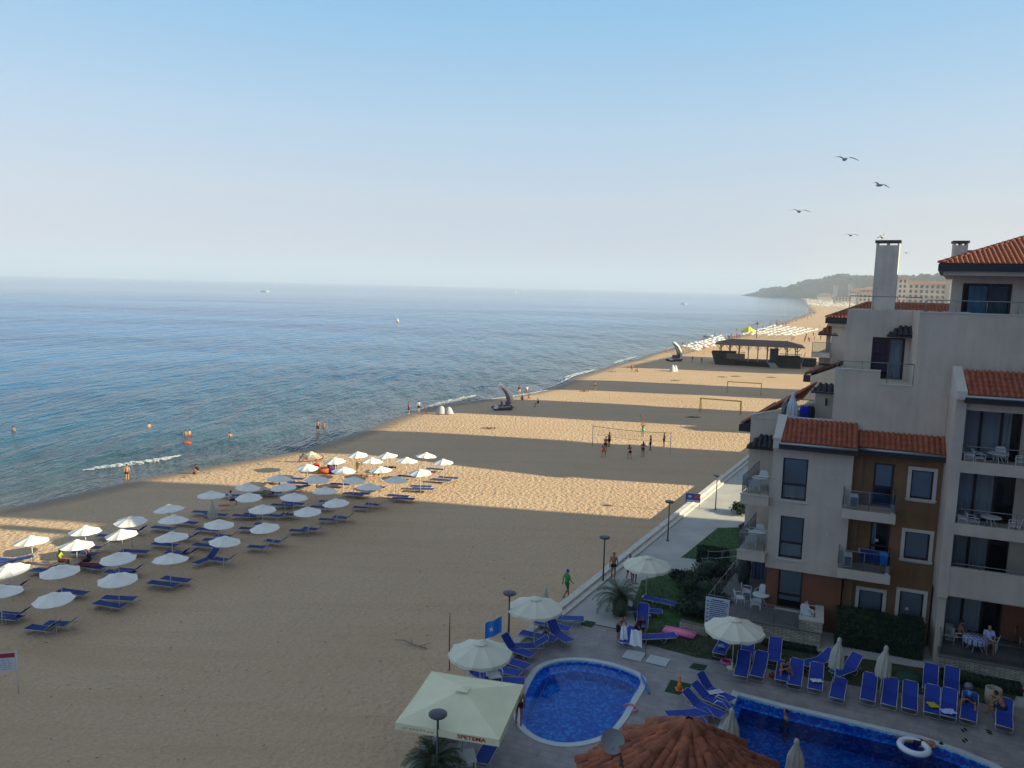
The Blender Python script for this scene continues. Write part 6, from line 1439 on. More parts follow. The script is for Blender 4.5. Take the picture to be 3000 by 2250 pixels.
# ---------------------------------------------------------------- gulls
M_GULL = mat('gull_grey', (.36, .38, .42), .7); M_GW = mat('gull_white', (.6, .6, .6), .7)
def gull(px, span_px, lab, roll=0, yaw=0, bend=.12):
    D = 1.5*FPX/span_px; d = ray(*px); p = Vector((0, 0, CZ))+d*D; t = thing('seagull', lab, 'seagull', p, yaw, 'seagulls gliding in the sky'); t.rotation_euler = (0, roll, yaw)
    mb = MB(); mb.tube([(0, -.3, 0), (0, -.2, .0), (0, -.05, 0), (0, .12, .01), (0, .24, .03), (0, .31, .02)], [.02, .05, .085, .075, .045, .012], 8); mb.build('body', M_GULL, t)
    for s in (-1, 1):
        mb = MB(); st = [(.04, .13, .03, .0), (.25, .15, bend*1.1, .03), (.42, .12, bend*1.0, .02), (.6, .06, bend*.35, -.05), (.68, .015, -.02, -.12)]; vs = []
        for x, c_, z, y in st: vs += [(s*x, y+c_*.45, z), (s*x, y-c_*.6, z-.006), (s*x, y-c_*.6, z-.014), (s*x, y+c_*.45, z-.02)]
        mb.poly(vs, [(i*4+j, i*4+4+j, i*4+4+(j+1) % 4, i*4+(j+1) % 4) for i in range(4) for j in range(4)]+[(16, 17, 18, 19)]); mb.build('wing', M_GULL, t)
    return t
gull((2475, 467), 85, 'largest gliding seagull, highest in the sky', R(3)); gull((2577, 543), 74, 'second seagull, gliding right of and below the highest', R(8), R(20)); gull((2341, 620), 70, 'leftmost of the gliding seagulls in the sky', R(1))
gull((2492, 690), 50, 'small seagull gliding left of the chimney'); gull((2655, 741), 28, 'faint tiny seagull right of the big chimney', 0, R(10), .05)
q_ = BF((2.62, 48.8, 21.62)); t = thing('seagull', 'seagull standing on the big chimney cap', 'seagull', q_, R(-70)); mb = MB(); mb.ell((0, 0, .2), (.075, .19, .08), 10, 7, Matrix.Rotation(R(-12), 3, 'X')); mb.tube([(0, -.14, .19), (0, -.32, .14)], [.05, .015], 6); mb.build('body', M_GULL, t)
mb = MB(); mb.tube([(0, .12, .22), (0, .17, .32)], [.05, .045], 8); mb.ell((0, .18, .35), (.045, .055, .045), 8, 6); mb.build('head', M_GW, t); mb = MB(); mb.tube([(0, .22, .345), (0, .28, .335)], [.012, .005], 5); mb.build('beak', M_YEL, t)
for s in (-.03, .03): mb = MB(); mb.tube([(s, 0, 0), (s, 0, .14)], .008, 4); mb.build('leg', M_YEL, t)

# ---------------------------------------------------------------- beach bar shaped like a boat
A = G(2095, 1068, 0); B = G(2345, 1081, 0); L = (B-A).length; SB = thing('beach_bar', 'dark timber beach bar shaped like a boat under a wide hipped roof', 'bar', A, math.atan2(B.y-A.y, B.x-A.x)); Wd = 9.0
M_TIM = brick_mat('timber_planks', (.035, .022, .016), (.05, .032, .022), (.012, .008, .006), 3, .25, .02, (R(90), 0, 0), .03); M_TIM2 = mat('timber_post', (.30, .25, .20), .8, var=.15); M_BR = mat('shingle_brown', (.135, .07, .05), .85, var=.25, vscale=1.5, bump=.05, bscale=3)
def hull(x0, x1, h, rake, name, notch=None):
    mb = MB(); vs = [(x0-rake, 0, h), (x0, 0, 0), (x1, 0, 0), (x1+.1, 0, h)]; vs += [(x, y+Wd, z) for x, y, z in vs]; vs[0] = (x0-rake, Wd*.2, h); vs[4] = (x0-rake, Wd*.8, h)
    mb.poly(vs, [(0, 1, 2, 3), (4, 7, 6, 5), (0, 4, 5, 1), (2, 6, 7, 3)]); return mb.build(name, M_TIM, SB)
hull(0, 4.8, 3.1, 1.2, 'bow_hull'); hull(4.82, 14.2, 1.25, 0, 'mid_hull'); hull(14.22, L, 2.6, 0, 'stern_hull')
mb = MB(); mb.box(2.7, 7.2, -.05, .05, 1.7, 3.1); mb.box(2.7, 7.2, -.06, .06, 3.45, 3.55); [mb.box(5.2+k*.3, 5.26+k*.3, -.04, .04, 3.1, 3.46) for k in range(7)]; mb.build('upper_rail', mat('timber_light', (.16, .10, .055), .8), SB)
mb = MB(); mb.box(.3, L, .3, Wd-.3, 1.0, 1.15); mb.build('deck', M_TIM, SB)
ez = 5.35; rz_ = 6.55; e = [(-.3, -1.6), (L+.7, -1.6), (L+.7, Wd+1.6), (-.3, Wd+1.6)]; r0 = (3.6, Wd/2); r1 = (L-3.4, Wd/2)
mb = MB(); EV = [(x, y, ez) for x, y in e]; R0 = (*r0, rz_); R1 = (*r1, rz_)
for f in ([EV[0], EV[1], R1, R0], [EV[1], EV[2], R1], [EV[2], EV[3], R0, R1], [EV[3], EV[0], R0]): mb.q(f)
mb.q([(x, y, ez-.12) for x, y, _ in EV][::-1])
for i in range(4): a = EV[i]; b = EV[(i+1) % 4]; mb.q([(a[0], a[1], ez-.12), (b[0], b[1], ez-.12), b, a])
mb.build('roof', M_BR, SB)
for k in range(9):
    x = 1.0+k*(L-2)/8
    for y in (.2, Wd-.2):
        if k < 6 or True:
            mb = MB(); mb.box(x-.1, x+.1, y-.1, y+.1, 1.15, ez-.12); mb.tube([(x, y, ez-1.3), (x+.9, y, ez-.2)], .06, 4); mb.tube([(x, y, ez-1.3), (x-.9, y, ez-.2)], .06, 4); mb.build('post', M_TIM2 if 3 <= k <= 5 else M_TIM, SB)
mb = MB(); mb.box(13.2, 15.2, .6, 3.0, 1.16, 4.6); mb.build('kiosk', mat('kiosk_dark', (.008, .010, .02), .5), SB)
mb = MB(); mb.poly([(12.6, -.2, 1.25), (14.4, -.2, 1.25), (15.6, -3.0, .02), (13.6, -3.0, .02)], [(3, 2, 1, 0)]); mb.build('gangway', M_TIM2, SB)
for k in range(14): mb = MB(); x = 15.6+k*.38; mb.box(x, x+.06, .05, .12, 2.6, 3.5); mb.build('baluster', M_TIM, SB)
mb = MB(); mb.box(15.4, L, .02, .14, 3.5, 3.6); mb.build('handrail', M_TIM, SB)
mb = MB(); mb.tube([(L-.1, 0, .2), (L+.9, 0, 4.2)], .08, 5); mb.build('spar', M_TIM2, SB)
a = SB.location+Vector((L+.8, .4, 0)); bo = thing('storage_shed', 'low dark shed with orange end right of the beach bar', 'shed', a, SB.rotation_euler.z); mb = MB(); mb.box(0, 4.2, 0, 3, -.1, 2.0); mb.build('wall', M_TIM, bo); mb = MB(); mb.box(-.2, 4.4, -.2, 3.2, 2.0, 2.15); mb.build('roof', M_TIM, bo); mb = MB(); mb.box(4.202, 4.4, .2, 2.6, 0, 1.9); mb.build('side_panel', mat('panel_orange', (.30, .08, .03), .7), bo)
for (x, y), lb in (((2148, 1070), 'white sack leaning on the dark bar hull, left'), ((2333, 1078), 'white bin at the right end of the beach bar'), ((2345, 1078), 'white crate right of the white bin by the bar')):
    p = G(x, y, 0); mb = MB(); mb.lathe([(.3, 0), (.36, .3), (.33, 1.0), (.2, 1.15)], 10); o = mb.build('bin', mat('bin_white', (.5, .5, .48), .7)); o.location = p; tag(o, lb, 'bin')
# far rows of sunshades: one joined mesh each, they show no parts
mbf = MB(); canopy(mbf, 1.0, 1.75, 2.2, 8, .03, 0); mbf.tube([(0, 0, -.1), (0, 0, 2.1)], .03, 4); fpm = mbf.build('far', M_CLOTH); fm2 = fpm.data; bpy.data.objects.remove(fpm)
rnd = random.Random(4); cnt = 0
def quad_rows(c00, c10, c01, c11, nr_, nc_, where, jit=.3, tint=None, g_='white sunshades in far rows'):
    A_, B_, C_, D_ = (G(*c, 0) for c in (c00, c10, c01, c11))
    for i in range(nr_):
        for j in range(nc_):
            u = (j+.5)/nc_; v = (i+.5)/nr_; p = A_.lerp(B_, u).lerp(C_.lerp(D_, u), v); p += Vector((rnd.uniform(-jit, jit), rnd.uniform(-jit, jit), 0)); o = bpy.data.objects.new('beach_parasol', fm2); sc.collection.objects.link(o); o.location = p; o.rotation_euler = (rnd.uniform(-.06, .06), rnd.uniform(-.06, .06), rnd.uniform(0, 1))
            o.scale = (1, 1, rnd.uniform(.9, 1.05)); rn = ORD[i] if i < 12 else 'last'; cn_ = ORD[j] if j < 12 else ORD[nc_-1-j]+' last' if nc_-1-j < 12 else 'middle'
            tag(o, f"distant white sunshade, {cn_} of the {rn} row {where}", 'sunshade', g_)
quad_rows((1992, 1030), (2112, 994), (2040, 1044), (2130, 1018), 4, 13, 'left of the beach bar')
quad_rows((2160, 992), (2262, 962), (2330, 996), (2405, 975), 7, 17, 'behind the beach bar')
quad_rows((2365, 903), (2385, 893), (2470, 920), (2480, 897), 7, 9, 'before the wooded point', 3)
mb = MB(); rnd = random.Random(8)
for k in range(420):
    x = rnd.uniform(2345, 2500); y = rnd.uniform(870, 900)
    if x < 2358+(y-870)*.3 or y > 903-(2500-x)*.04: continue
    p = G(x, y, 0); r_ = rnd.uniform(1.8, 3.4); mb.lathe([(r_, 1.8), (.1, 2.9)], 6, p)
tag(mb.build('sunshade_field', M_CLOTH), 'mass of tiny white sunshades on the far beach below the wooded point', 'sunshades', kind='stuff')
p = G(2192, 985, 0); mb = MB(); canopy(mb, 3, 2.2, 4.2, 10, .1, .3); mb.tube([(0, 0, 0), (0, 0, 4)], .06, 5); o = mb.build('inflatable_canopy', mat('canopy_yellow', (.68, .60, .03), .7)); o.location = p; tag(o, 'bright yellow canopy behind the beach bar', 'canopy')
for k, (x, y) in enumerate(((2075, 1030), (2100, 1022), (2062, 1036))): p = G(x, y, 0); mb = MB(); canopy(mb, 1.2, 1.75, 2.2, 8, .03, 0); mb.tube([(0, 0, 0), (0, 0, 2)], .03, 5); o = mb.build('beach_parasol', mat('parasol_orange', (.55, .16, .04), .8)); o.location = p; tag(o, 'distant orange sunshade among the white ones left of the bar, '+['middle one', 'rightmost one', 'leftmost one'][k], 'sunshade')
p = G(2216, 992, 0); mb = MB(); mb.tube([(0, 0, 0), (0, 0, 6.2)], .12, 6); mb.box(-.5, .5, -.3, .3, 5.8, 6.4); o = mb.build('light_mast', M_WOOD); o.location = p; tag(o, 'dark mast rising behind the beach bar roof', 'mast')

# ---------------------------------------------------------------- headland
M_HILL = mat('hill_wood', (.012, .020, .018), .95, var=.55, vscale=.02)
prof = [(2212, 859, 4300), (2220, 853, 4250), (2240, 846, 4150), (2265, 841, 4050), (2300, 834, 3900), (2340, 820, 3700), (2380, 812, 3500), (2420, 806, 3300), (2460, 805, 3100), (2520, 806, 2900), (2560, 807, 2750), (2600, 807, 2650), (2640, 801, 2550), (2680, 803, 2450), (2720, 806, 2400), (2780, 808, 2350), (2850, 806, 2300), (3100, 800, 2200)]
vs = []; NX = 170; NZ = 22
def pf(x):
    for a, b in zip(prof, prof[1:]):
        if a[0] <= x <= b[0]: t = (x-a[0])/(b[0]-a[0]); return a[1]+(b[1]-a[1])*t, a[2]+(b[2]-a[2])*t
    return prof[-1][1:]
tops = []
for i in range(NX+1):
    x = 2212+(3100-2212)*(i/NX)**1.25; yt, D_ = pf(x); yt += min(11, (x-2212)*.12); d = ray(x, yt); k = D_/d.y; T_ = Vector((0, 0, CZ))+d*k; H_top = max(4, T_.z); W_ = 500+(x-2212)*.8 if x > 2260 else 60+(x-2212)*9
    for j in range(NZ+1):
        t = j/NZ
        if t <= .6: f = t/.6; q = T_.xy-Vector((T_.x*.0, 1))*W_*(1-f)*.9; z = -3+(H_top+3)*(1-(1-f)**2.0)**.8
        else: f = (t-.6)/.4; q = T_.xy+Vector((.1, 1))*600*f; z = H_top*(1-f)-8*f
        n_ = mnoise.noise(Vector((q.x*.004, q.y*.004, 1)))*.22+mnoise.noise(Vector((q.x*.02, q.y*.02, 4)))*.07
        vs.append((q.x, q.y, z*(1+n_*(1 if 0 < t < .55 else .15))+ (mnoise.noise(Vector((q.x*.05, q.y*.05, 7)))*5 if t > .05 else 0)))
HV = vs
fs = [(i*(NZ+1)+j, (i+1)*(NZ+1)+j, (i+1)*(NZ+1)+j+1, i*(NZ+1)+j+1) for i in range(NX) for j in range(NZ)]
hl = sheet('headland', vs, fs, M_HILL)
rnd = random.Random(12); mb = MB()
for k in range(5200):
    i = int(rnd.uniform(8, NX-1)); j = int(rnd.uniform(1, 15)); a = Vector(vs[i*(NZ+1)+j]); b = Vector(vs[(i+1)*(NZ+1)+j+1]); p = a.lerp(b, rnd.random()); p.x += rnd.uniform(-12, 12)
    if mnoise.noise(Vector((p.x*.004, p.y*.004, 12))) > .32 and j < 9: continue
    r_ = rnd.uniform(4, 11); h_ = r_*rnd.uniform(.8, 1.3); n5 = 5; vv = []
    for (rr_, zz) in ((.75, 0), (1, .45), (.6, .9)): vv += [(p.x+r_*rr_*math.cos(6.283*q/n5+zz)*rnd.uniform(.7, 1.2), p.y+r_*rr_*math.sin(6.283*q/n5+zz), p.z-2+h_*zz) for q in range(n5)]
    vv.append((p.x, p.y, p.z-2+h_*1.1)); mb.m = 0 if rnd.random() < .6 else 1
    mb.poly(vv, [(k_*n5+q, k_*n5+(q+1) % n5, (k_+1)*n5+(q+1) % n5, (k_+1)*n5+q) for k_ in range(2) for q in range(n5)]+[(10+q, 10+(q+1) % n5, 15) for q in range(n5)])
tag(mb.build('far_wood', [mat('far_leaf_a', (.010, .019, .013), .95), mat('far_leaf_b', (.022, .034, .020), .95)]), 'dark trees covering the headland', 'woodland', kind='stuff')
# land strip with buildings at its foot
M_RF = mat('far_roof', (.22, .095, .06), .85, var=.2, vscale=.05); M_WH = mat('far_white', (.47, .43, .37), .85)
def far_house(px, D_, w_, h, dep, lab, wall_m=M_WH, arches=False, nx=6, nz=3, name='house', cat='house'):
    d = ray(*px); k = D_/d.y; p = Vector((0, 0, CZ))+d*k; zb = p.z; t = thing(name, lab, cat, (p.x, p.y, zb), math.atan2(-p.x*.25, p.y))
    mb = MB(); cw = w_/nx; ch = h/nz; holes = []
    for a in range(nx):
        for c_ in range(nz): holes.append((-w_/2+cw*(a+.22), -w_/2+cw*(a+.78), ch*c_+ch*.25, ch*c_+ch*.85))
    wall(mb, -w_/2, w_/2, 0, h, 0, 1.2, holes); mb.q([(w_/2, 0, -40), (w_/2, dep, -40), (w_/2, dep, h), (w_/2, 0, h)]); mb.q([(-w_/2, 0, -40), (-w_/2, 0, h), (-w_/2, dep, h), (-w_/2, dep, -40)]); mb.q([(-w_/2, 0, -40), (w_/2, 0, -40), (w_/2, 0, 0), (-w_/2, 0, 0)]); mb.build('wall', wall_m, t)
    mb = MB(); mb.q([(-w_/2, 1.2, 0), (w_/2, 1.2, 0), (w_/2, 1.2, h), (-w_/2, 1.2, h)]); mb.build('dark_rooms', mat('far_glass', (.03, .035, .04), .15), t)
    if arches:
        for a in range(nx):
            cx = -w_/2+cw*(a+.5); mb = MB(); pts = [(cx+cw*.30*math.cos(q*math.pi/8), ch*1.6+cw*.30*math.sin(q*math.pi/8)) for q in range(9)]; mb.tube([(x, -.2, z) for x, z in [(cx+cw*.3, 0)]+pts+[(cx-cw*.3, 0)]], .35, 4); mb.build('arch', wall_m, t)
    mb = MB(); o_ = 1.2; rh = min(w_, dep)*.2+1; E_ = [(-w_/2-o_, -o_, h), (w_/2+o_, -o_, h), (w_/2+o_, dep+o_, h), (-w_/2-o_, dep+o_, h)]; s_ = min(w_, dep)*.4; r0 = (-w_/2+s_, dep/2, h+rh); r1 = (w_/2-s_, dep/2, h+rh)
    for f in ([E_[0], E_[1], r1, r0], [E_[1], E_[2], r1], [E_[2], E_[3], r0, r1], [E_[3], E_[0], r0]): mb.q(f)
    mb.build('roof', M_RF, t); return t
far_house((2712, 892), 1050, 62, 27, 18, 'white hotel with arched loggias and red roofs below the wooded ridge', arches=True, nx=9, nz=4, name='hotel', cat='hotel')
far_house((2640, 890), 1040, 11, 33, 14, 'white corner tower at the left of the arcaded hotel', nx=2, nz=5, name='hotel_tower', cat='tower'); far_house((2797, 892), 1030, 16, 32, 14, 'white wing at the right of the arcaded hotel', nx=2, nz=5, name='hotel_tower', cat='tower')
for (x, y, D_, w_, h, lb, m_) in ((2530, 868, 1900, 46, 16, 'brown roofed house left of the chimney', M_RF), (2560, 860, 2000, 40, 14, 'second brown roofed house left of the chimney', M_WH), (2505, 872, 1700, 22, 14, 'white house with sloping garden wall', M_WH), (2545, 884, 1400, 36, 13, 'low white building at the foot of the wooded hill', M_WH),
                              (2418, 872, 2300, 40, 9, 'long pale building in the trees above the far beach', M_WH), (2470, 882, 1700, 34, 7, 'low pale pavilion behind the far sunshades', M_WH), (2450, 842, 2900, 12, 8, 'tiny pale house high in the wood', M_WH), (2495, 838, 2900, 14, 10, 'tiny pale house right of the other in the wood', M_WH),
                              (2585, 850, 1800, 30, 14, 'house hidden behind the big chimney', M_WH), (2760, 872, 1500, 60, 14, 'red roofs behind the arcaded hotel', M_RF)):
    far_house((x, y), D_, w_, h, 14, lb, m_, nx=5, nz=2)
# ---------------------------------------------------------------- planting
M_LF = [mat('leaf_dark', (.012, .026, .010), .8, var=.3, vscale=3), mat('leaf_mid', (.024, .045, .015), .8, var=.3, vscale=3), mat('leaf_light', (.045, .070, .022), .8, var=.3, vscale=3)]
M_STEM = mat('stem', (.05, .035, .025), .9)
def leafcloud(mb, rnd, inside, N, size, bias=None):
    """leaf-sized faces scattered through a volume, given by a point sampler"""
    for _ in range(N):
        p = Vector(inside(rnd)); a = Vector((rnd.gauss(0, 1), rnd.gauss(0, 1), rnd.gauss(0, 1))).normalized(); b = a.orthogonal().normalized(); c = a.cross(b); th = rnd.uniform(0, 6.28); b, c = b*math.cos(th)+c*math.sin(th), c*math.cos(th)-b*math.sin(th)
        s = size*rnd.uniform(.6, 1.4); v_ = mnoise.noise(p*.9)+rnd.uniform(-.35, .35); mb.m = 0 if v_ < 0 else 1 if v_ < .33 else 2
        mb.q([p-b*s, p-c*s*.45, p+b*s, p+c*s*.45])
def hedge(name, pts, w_, h, lab, N=5000, size=.07, z=ZD, cat='hedge', frame='w'):
    """clipped hedge along a line of ground points"""
    P = [Vector((p[0], p[1])) for p in pts]; c = sum(P, Vector((0, 0)))/len(P); t = thing(name, lab, cat, (c.x, c.y, z)); rnd = random.Random(len(lab)); mb = MB()
    segs = [(a, b, (b-a).length) for a, b in zip(P, P[1:])]; L = sum(s[2] for s in segs)
    def smp(r):
        k = r.uniform(0, L)
        for a, b, l_ in segs:
            if k <= l_: break
            k -= l_
        k = min(k, l_); d = (b-a).normalized(); n_ = Vector((d.y, -d.x)); hh = h*(1+.10*mnoise.noise(Vector((a.x+k*.7, a.y, 0))))
        f = r.random()
        if f < .45: o_ = r.choice((-1, 1))*w_/2*(1-.06*r.random()); zz = r.uniform(0, hh)
        elif f < .8: o_ = r.uniform(-w_/2, w_/2); zz = hh*(1-.06*r.random())
        else: o_ = r.uniform(-w_/2, w_/2); zz = r.uniform(0, hh)
        o_ += .05*mnoise.noise(Vector((k, zz, 3))); q = a+d*k+n_*o_; return q.x, q.y, z+zz
    leafcloud(mb, rnd, smp, N, size); mb.build('foliage', M_LF, t, world=True)
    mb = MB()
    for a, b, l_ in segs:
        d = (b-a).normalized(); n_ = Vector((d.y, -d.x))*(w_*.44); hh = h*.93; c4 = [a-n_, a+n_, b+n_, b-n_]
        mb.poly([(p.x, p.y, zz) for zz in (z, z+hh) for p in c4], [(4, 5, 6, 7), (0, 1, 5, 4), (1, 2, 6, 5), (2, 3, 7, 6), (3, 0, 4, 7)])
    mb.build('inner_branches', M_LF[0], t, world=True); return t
def bush(px, r, h, lab, N=1500, size=.08, z=ZD, at=None):
    p = at or G(*px, z); t = thing('shrub', lab, 'shrub', (p[0], p[1], z)); rnd = random.Random(int(p[0]*100) & 255); lobes = [(rnd.uniform(-.5, .5)*r, rnd.uniform(-.5, .5)*r, rnd.uniform(.35, .75)*h, rnd.uniform(.45, .75)*r) for _ in range(6)]
    def smp(q):
        l_ = q.choice(lobes); u = Vector((q.gauss(0, 1), q.gauss(0, 1), q.gauss(0, 1))).normalized()*(l_[3]*q.uniform(.7, 1.08)); return (l_[0]+u.x, l_[1]+u.y, max(.03, l_[2]+u.z*h/(2*r)*1.1))
    mb = MB(); leafcloud(mb, rnd, smp, N, size); mb.build('foliage', M_LF, t); mb = MB()
    for l_ in lobes: mb.tube([(0, 0, 0), (l_[0]*.5, l_[1]*.5, l_[2]*.6), (l_[0], l_[1], l_[2]+.1)], [.03, .02, .008], 5)
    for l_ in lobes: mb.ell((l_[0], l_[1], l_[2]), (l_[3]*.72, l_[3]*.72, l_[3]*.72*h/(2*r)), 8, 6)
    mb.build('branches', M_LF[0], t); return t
def bl(u, v): p = BF((u, v, 0)); return (p.x, p.y)
hedge('hedge', [bl(1.6, 42.35), bl(5.7, 42.35)], 1.3, 1.75, 'tall dark clipped hedge in front of the ochre wall', 9000, .075)
hedge('hedge', [bl(-1.9, 40.3), bl(.75, 40.4)], .5, .24, 'low dark hedge at the foot of the left stone terrace', 2200, .06)
hedge('hedge', [bl(6.3, 40.25), bl(9.6, 40.2)], .8, .34, 'low dark hedge at the foot of the right stone terrace', 3200, .07)
hedge('hedge', [G(2040, 1640, ZD).xy, G(2135, 1650, ZD).xy], 1.0, .9, 'dark hedge at the bottom of the garden stairs', 2600, .07)
for (x, y), r_, h_, lb in (((2080, 1700), 1.35, 1.4, 'round dark shrub left of the terrace railing, middle one'), ((2040, 1750), 1.3, 1.3, 'wide dark shrub beside the blue loungers on the grass'), ((2090, 1790), 1.3, 1.3, 'dark shrub just left of the info board'), ((2020, 1800), 1.2, 1.0, 'low dark shrub behind the pink air mattress'),
                            ((2120, 1700), 1.0, 1.3, 'dark shrub pressed against the slanting terrace railing'), ((2000, 1700), .8, .7, 'small dark shrub at the lawn edge by the promenade'), ((2190, 1570), .9, 1.0, 'dark shrub below the lower left balcony'), ((2175, 1505), 1.0, .9, 'sunlit yellow-green shrub by the promenade')):
    bush((x, y), r_, h_, lb, 2200 if r_ > 1 else 1200)
a = G(1990, 1846, ZD); b = G(2072, 1866, ZD); d = (b-a).normalized(); mb = MB(); n_ = Vector((-d.y, d.x, 0))*.35; m_ = (a+b)/2+n_*.3
mb.prism([(p.x, p.y) for p in (a, m_-n_*.5, b, b+n_, m_+n_*.5, a+n_)], ZD-.1, ZD+.5); tag(mb.build('garden_wall', M_STONE), 'low curved pale stone wall behind the pink air mattress', 'wall')
# stairs with pipe rails between lawn and shrubs
a = G(2080, 1680, ZD); t = thing('garden_stairs', 'garden stairs with metal pipe railings behind the shrubs', 'stairs', a, R(-27))
for k in range(7): mb = MB(); mb.box(k*.36, k*.36+.36, -.1, 1.5, -.3, .10+k*.11); mb.build('step', M_PATH, t)
for y in (-.1, 1.5):
    mb = MB()
    for z_ in (.5, .95): mb.tube([(-.6, y, z_), (0, y, z_+.05), (2.6, y, z_+.8), (3.6, y, z_+.82)], .022, 6)
    for x in (-.5, .4, 1.4, 2.5, 3.5): zb = max(0, x)*.3; mb.tube([(x, y, zb-.3), (x, y, .95+max(0, min(2.6, x))*.29)], .018, 5)
    mb.build('handrail', M_RAIL, t)
# palms
def palm(loc, trunk, nf, L, lab, bulb=.28):
    t = thing('palm_tree', lab, 'palm', loc); rnd = random.Random(nf); mb = MB(); prof_ = [(bulb*.9, -.1), (bulb, .2), (bulb*1.05, trunk*.5), (bulb*1.15, trunk*.85), (bulb*.5, trunk)]; mb.lathe(prof_, 12)
    for k in range(60): a = rnd.uniform(0, 6.28); z_ = rnd.uniform(0, trunk*.95); r_ = bulb*1.05; mb.q([(r_*math.cos(a), r_*math.sin(a), z_), (r_*math.cos(a+.35), r_*math.sin(a+.35), z_), (1.3*r_*math.cos(a+.17), 1.3*r_*math.sin(a+.17), z_+.14)])
    mb.build('trunk', mat('palm_trunk', (.07, .055, .03), .95, var=.3, vscale=5), t)
    for k in range(nf):
        az = 2.4*k; el = R(80-78*(k/nf)**.8+rnd.uniform(-6, 6)); Lf = L*rnd.uniform(.85, 1.1); pts = []; p = Vector((0, 0, trunk)); e = el; n_ = 9
        for i in range(n_+1): pts.append(p.copy()); p = p+Vector((math.cos(az)*math.cos(e), math.sin(az)*math.cos(e), math.sin(e)))*Lf/n_; e -= R(7+4*rnd.random()+6*(i/n_))
        mb = MB(); mb.m = 1; mb.tube(pts, [.022*(1-.8*i/n_)+.003 for i in range(n_+1)], 4); mb.m = 0; side = Vector((-math.sin(az), math.cos(az), 0))
        for i in range(1, 30):
            f = i/30*n_; q = int(f); c = pts[q].lerp(pts[min(q+1, n_)], f-q); d = (pts[min(q+1, n_)]-pts[q]).normalized(); ll = .42*Lf*math.sin(math.pi*(.12+.85*i/30))**.7*.6
            for s in (-1, 1):
                tip = c+side*s*ll*.75+d*ll*.65+Vector((0, 0, -.12*ll+rnd.uniform(-.03, .05))); w_ = d*.018; mb.q([c-w_, c+w_, tip+w_*.3, tip-w_*.3])
        mb.build('frond', [mat('palm_leaf', (.035, .06, .024), .6, var=.3, vscale=2), mat('palm_rib', (.07, .08, .03), .7)], t)
    return t
p = G(1815, 1800, ZD); palm((p.x, p.y, ZD), 1.0, 30, 1.7, 'bushy palm on the grass beside the two people with towels', .38)
p = G(1270, 2290, ZD); palm((p.x, p.y, ZD), .75, 34, 1.35, 'spiky palm at the bottom edge in front of the square sunshade', .3)
# ---------------------------------------------------------------- furniture
M_PL = mat('plastic_white', (.62, .64, .66), .45)
def mchair():
    t = thing('plastic_chair', '', 'chair'); mb = MB(); mb.box(-.24, .24, -.23, .22, .41, .44); mb.build('seat', M_PL, t)
    mb = MB(); vs = []
    for z_, w_, y in ((.42, .23, -.22), (.6, .24, -.26), (.78, .22, -.30), (.86, .14, -.32)): vs += [(-w_, y, z_), (w_, y, z_), (w_, y-.025, z_), (-w_, y-.025, z_)]
    mb.poly(vs, [(i*4+j, i*4+4+j, i*4+4+(j+1) % 4, i*4+(j+1) % 4) for i in range(3) for j in range(4)]+[(12, 13, 14, 15)]); mb.build('backrest', M_PL, t)
    for s in (-1, 1):
        mb = MB(); mb.tube([(s*.24, -.24, .64), (s*.28, .0, .65), (s*.27, .2, .62), (s*.25, .22, .42)], .022, 5); mb.build('armrest', M_PL, t)
        for y in (-.21, .2): mb = MB(); mb.tube([(s*.22, y, .41), (s*.26, y*1.15, 0)], [.026, .02], 5); mb.build('leg', M_PL, t)
    return t
def mtable(r=.45, h=.71):
    t = thing('plastic_table', '', 'table'); mb = MB(); mb.lathe([(r, h-.03), (r, h)], 20); mb.build('tabletop', M_PL, t)
    for a in (R(45), R(135), R(225), R(315)): mb = MB(); mb.tube([(.05*math.cos(a), .05*math.sin(a), h-.03), (.38*math.cos(a+.5), .38*math.sin(a+.5), 0)], .022, 5); mb.build('leg', M_PL, t)
    return t
def at(u, v, z): p = BF((u, v, z)); return (p.x, p.y, p.z)
def chair(u, v, z, rz, lab, g_='white plastic chairs on balconies and terraces'): put('chair', mchair, at(u, v, z), R(rz)-TH, lab, g_)
def table(u, v, z, lab, g_='white round tables on balconies and terraces'): put('table', mtable, at(u, v, z), 0, lab, g_)
chair(-3.05, 44.0, TZ, -90, 'white chair on the left terrace, facing in, nearest the slanting railing'); chair(-3.35, 42.9, TZ, -70, 'white chair at the front left corner of the left terrace'); chair(-2.45, 42.4, TZ, 10, 'white chair with its back to the front rail of the left terrace'); chair(-2.3, 44.0, TZ, 160, 'white chair behind the round table on the left terrace'); table(-2.25, 43.2-.1, TZ, 'white round table on the left terrace by the terracotta wall')
mb = MB(); 
chair(-.1+.25, 42.1, TZ, 200, 'folded pale chair leaning near the end wall of the left terrace'); chair(.45-.05, 42.6, TZ, 250, 'white chair at the right end of the left terrace by the stone wall')
for z_, nm in ((7.6, 'upper'), (4.45, 'lower')):
    chair(-3.0, 43.3, z_, 10, f'white chair in front on the {nm} seaside balcony'); chair(-2.6, 44.9, z_, 190, f'white chair behind the table on the {nm} seaside balcony'); table(-2.75, 44.1, z_, f'white table on the {nm} seaside balcony')
chair(-3.1, 44.8, 4.45, 240, 'white chair near the railing of the lower seaside balcony')
for fl, nm in ((10.42, 'top'), (7.25, 'middle')):
    chair(7.35, 42.5, fl, -80, f'white chair left of the table on the {nm} loggia'); table(8.15, 42.6, fl, f'white table with crossed legs on the {nm} loggia'); chair(9.1, 42.5, fl, 80, f'white chair right of the table on the {nm} loggia')
    if fl > 9: chair(8.45, 43.4, fl, 180, 'white chair behind the table on the top loggia')
chair(7.45, 42.6, 4.12, 10, 'white chair peeping over the solid parapet of the lowest loggia')
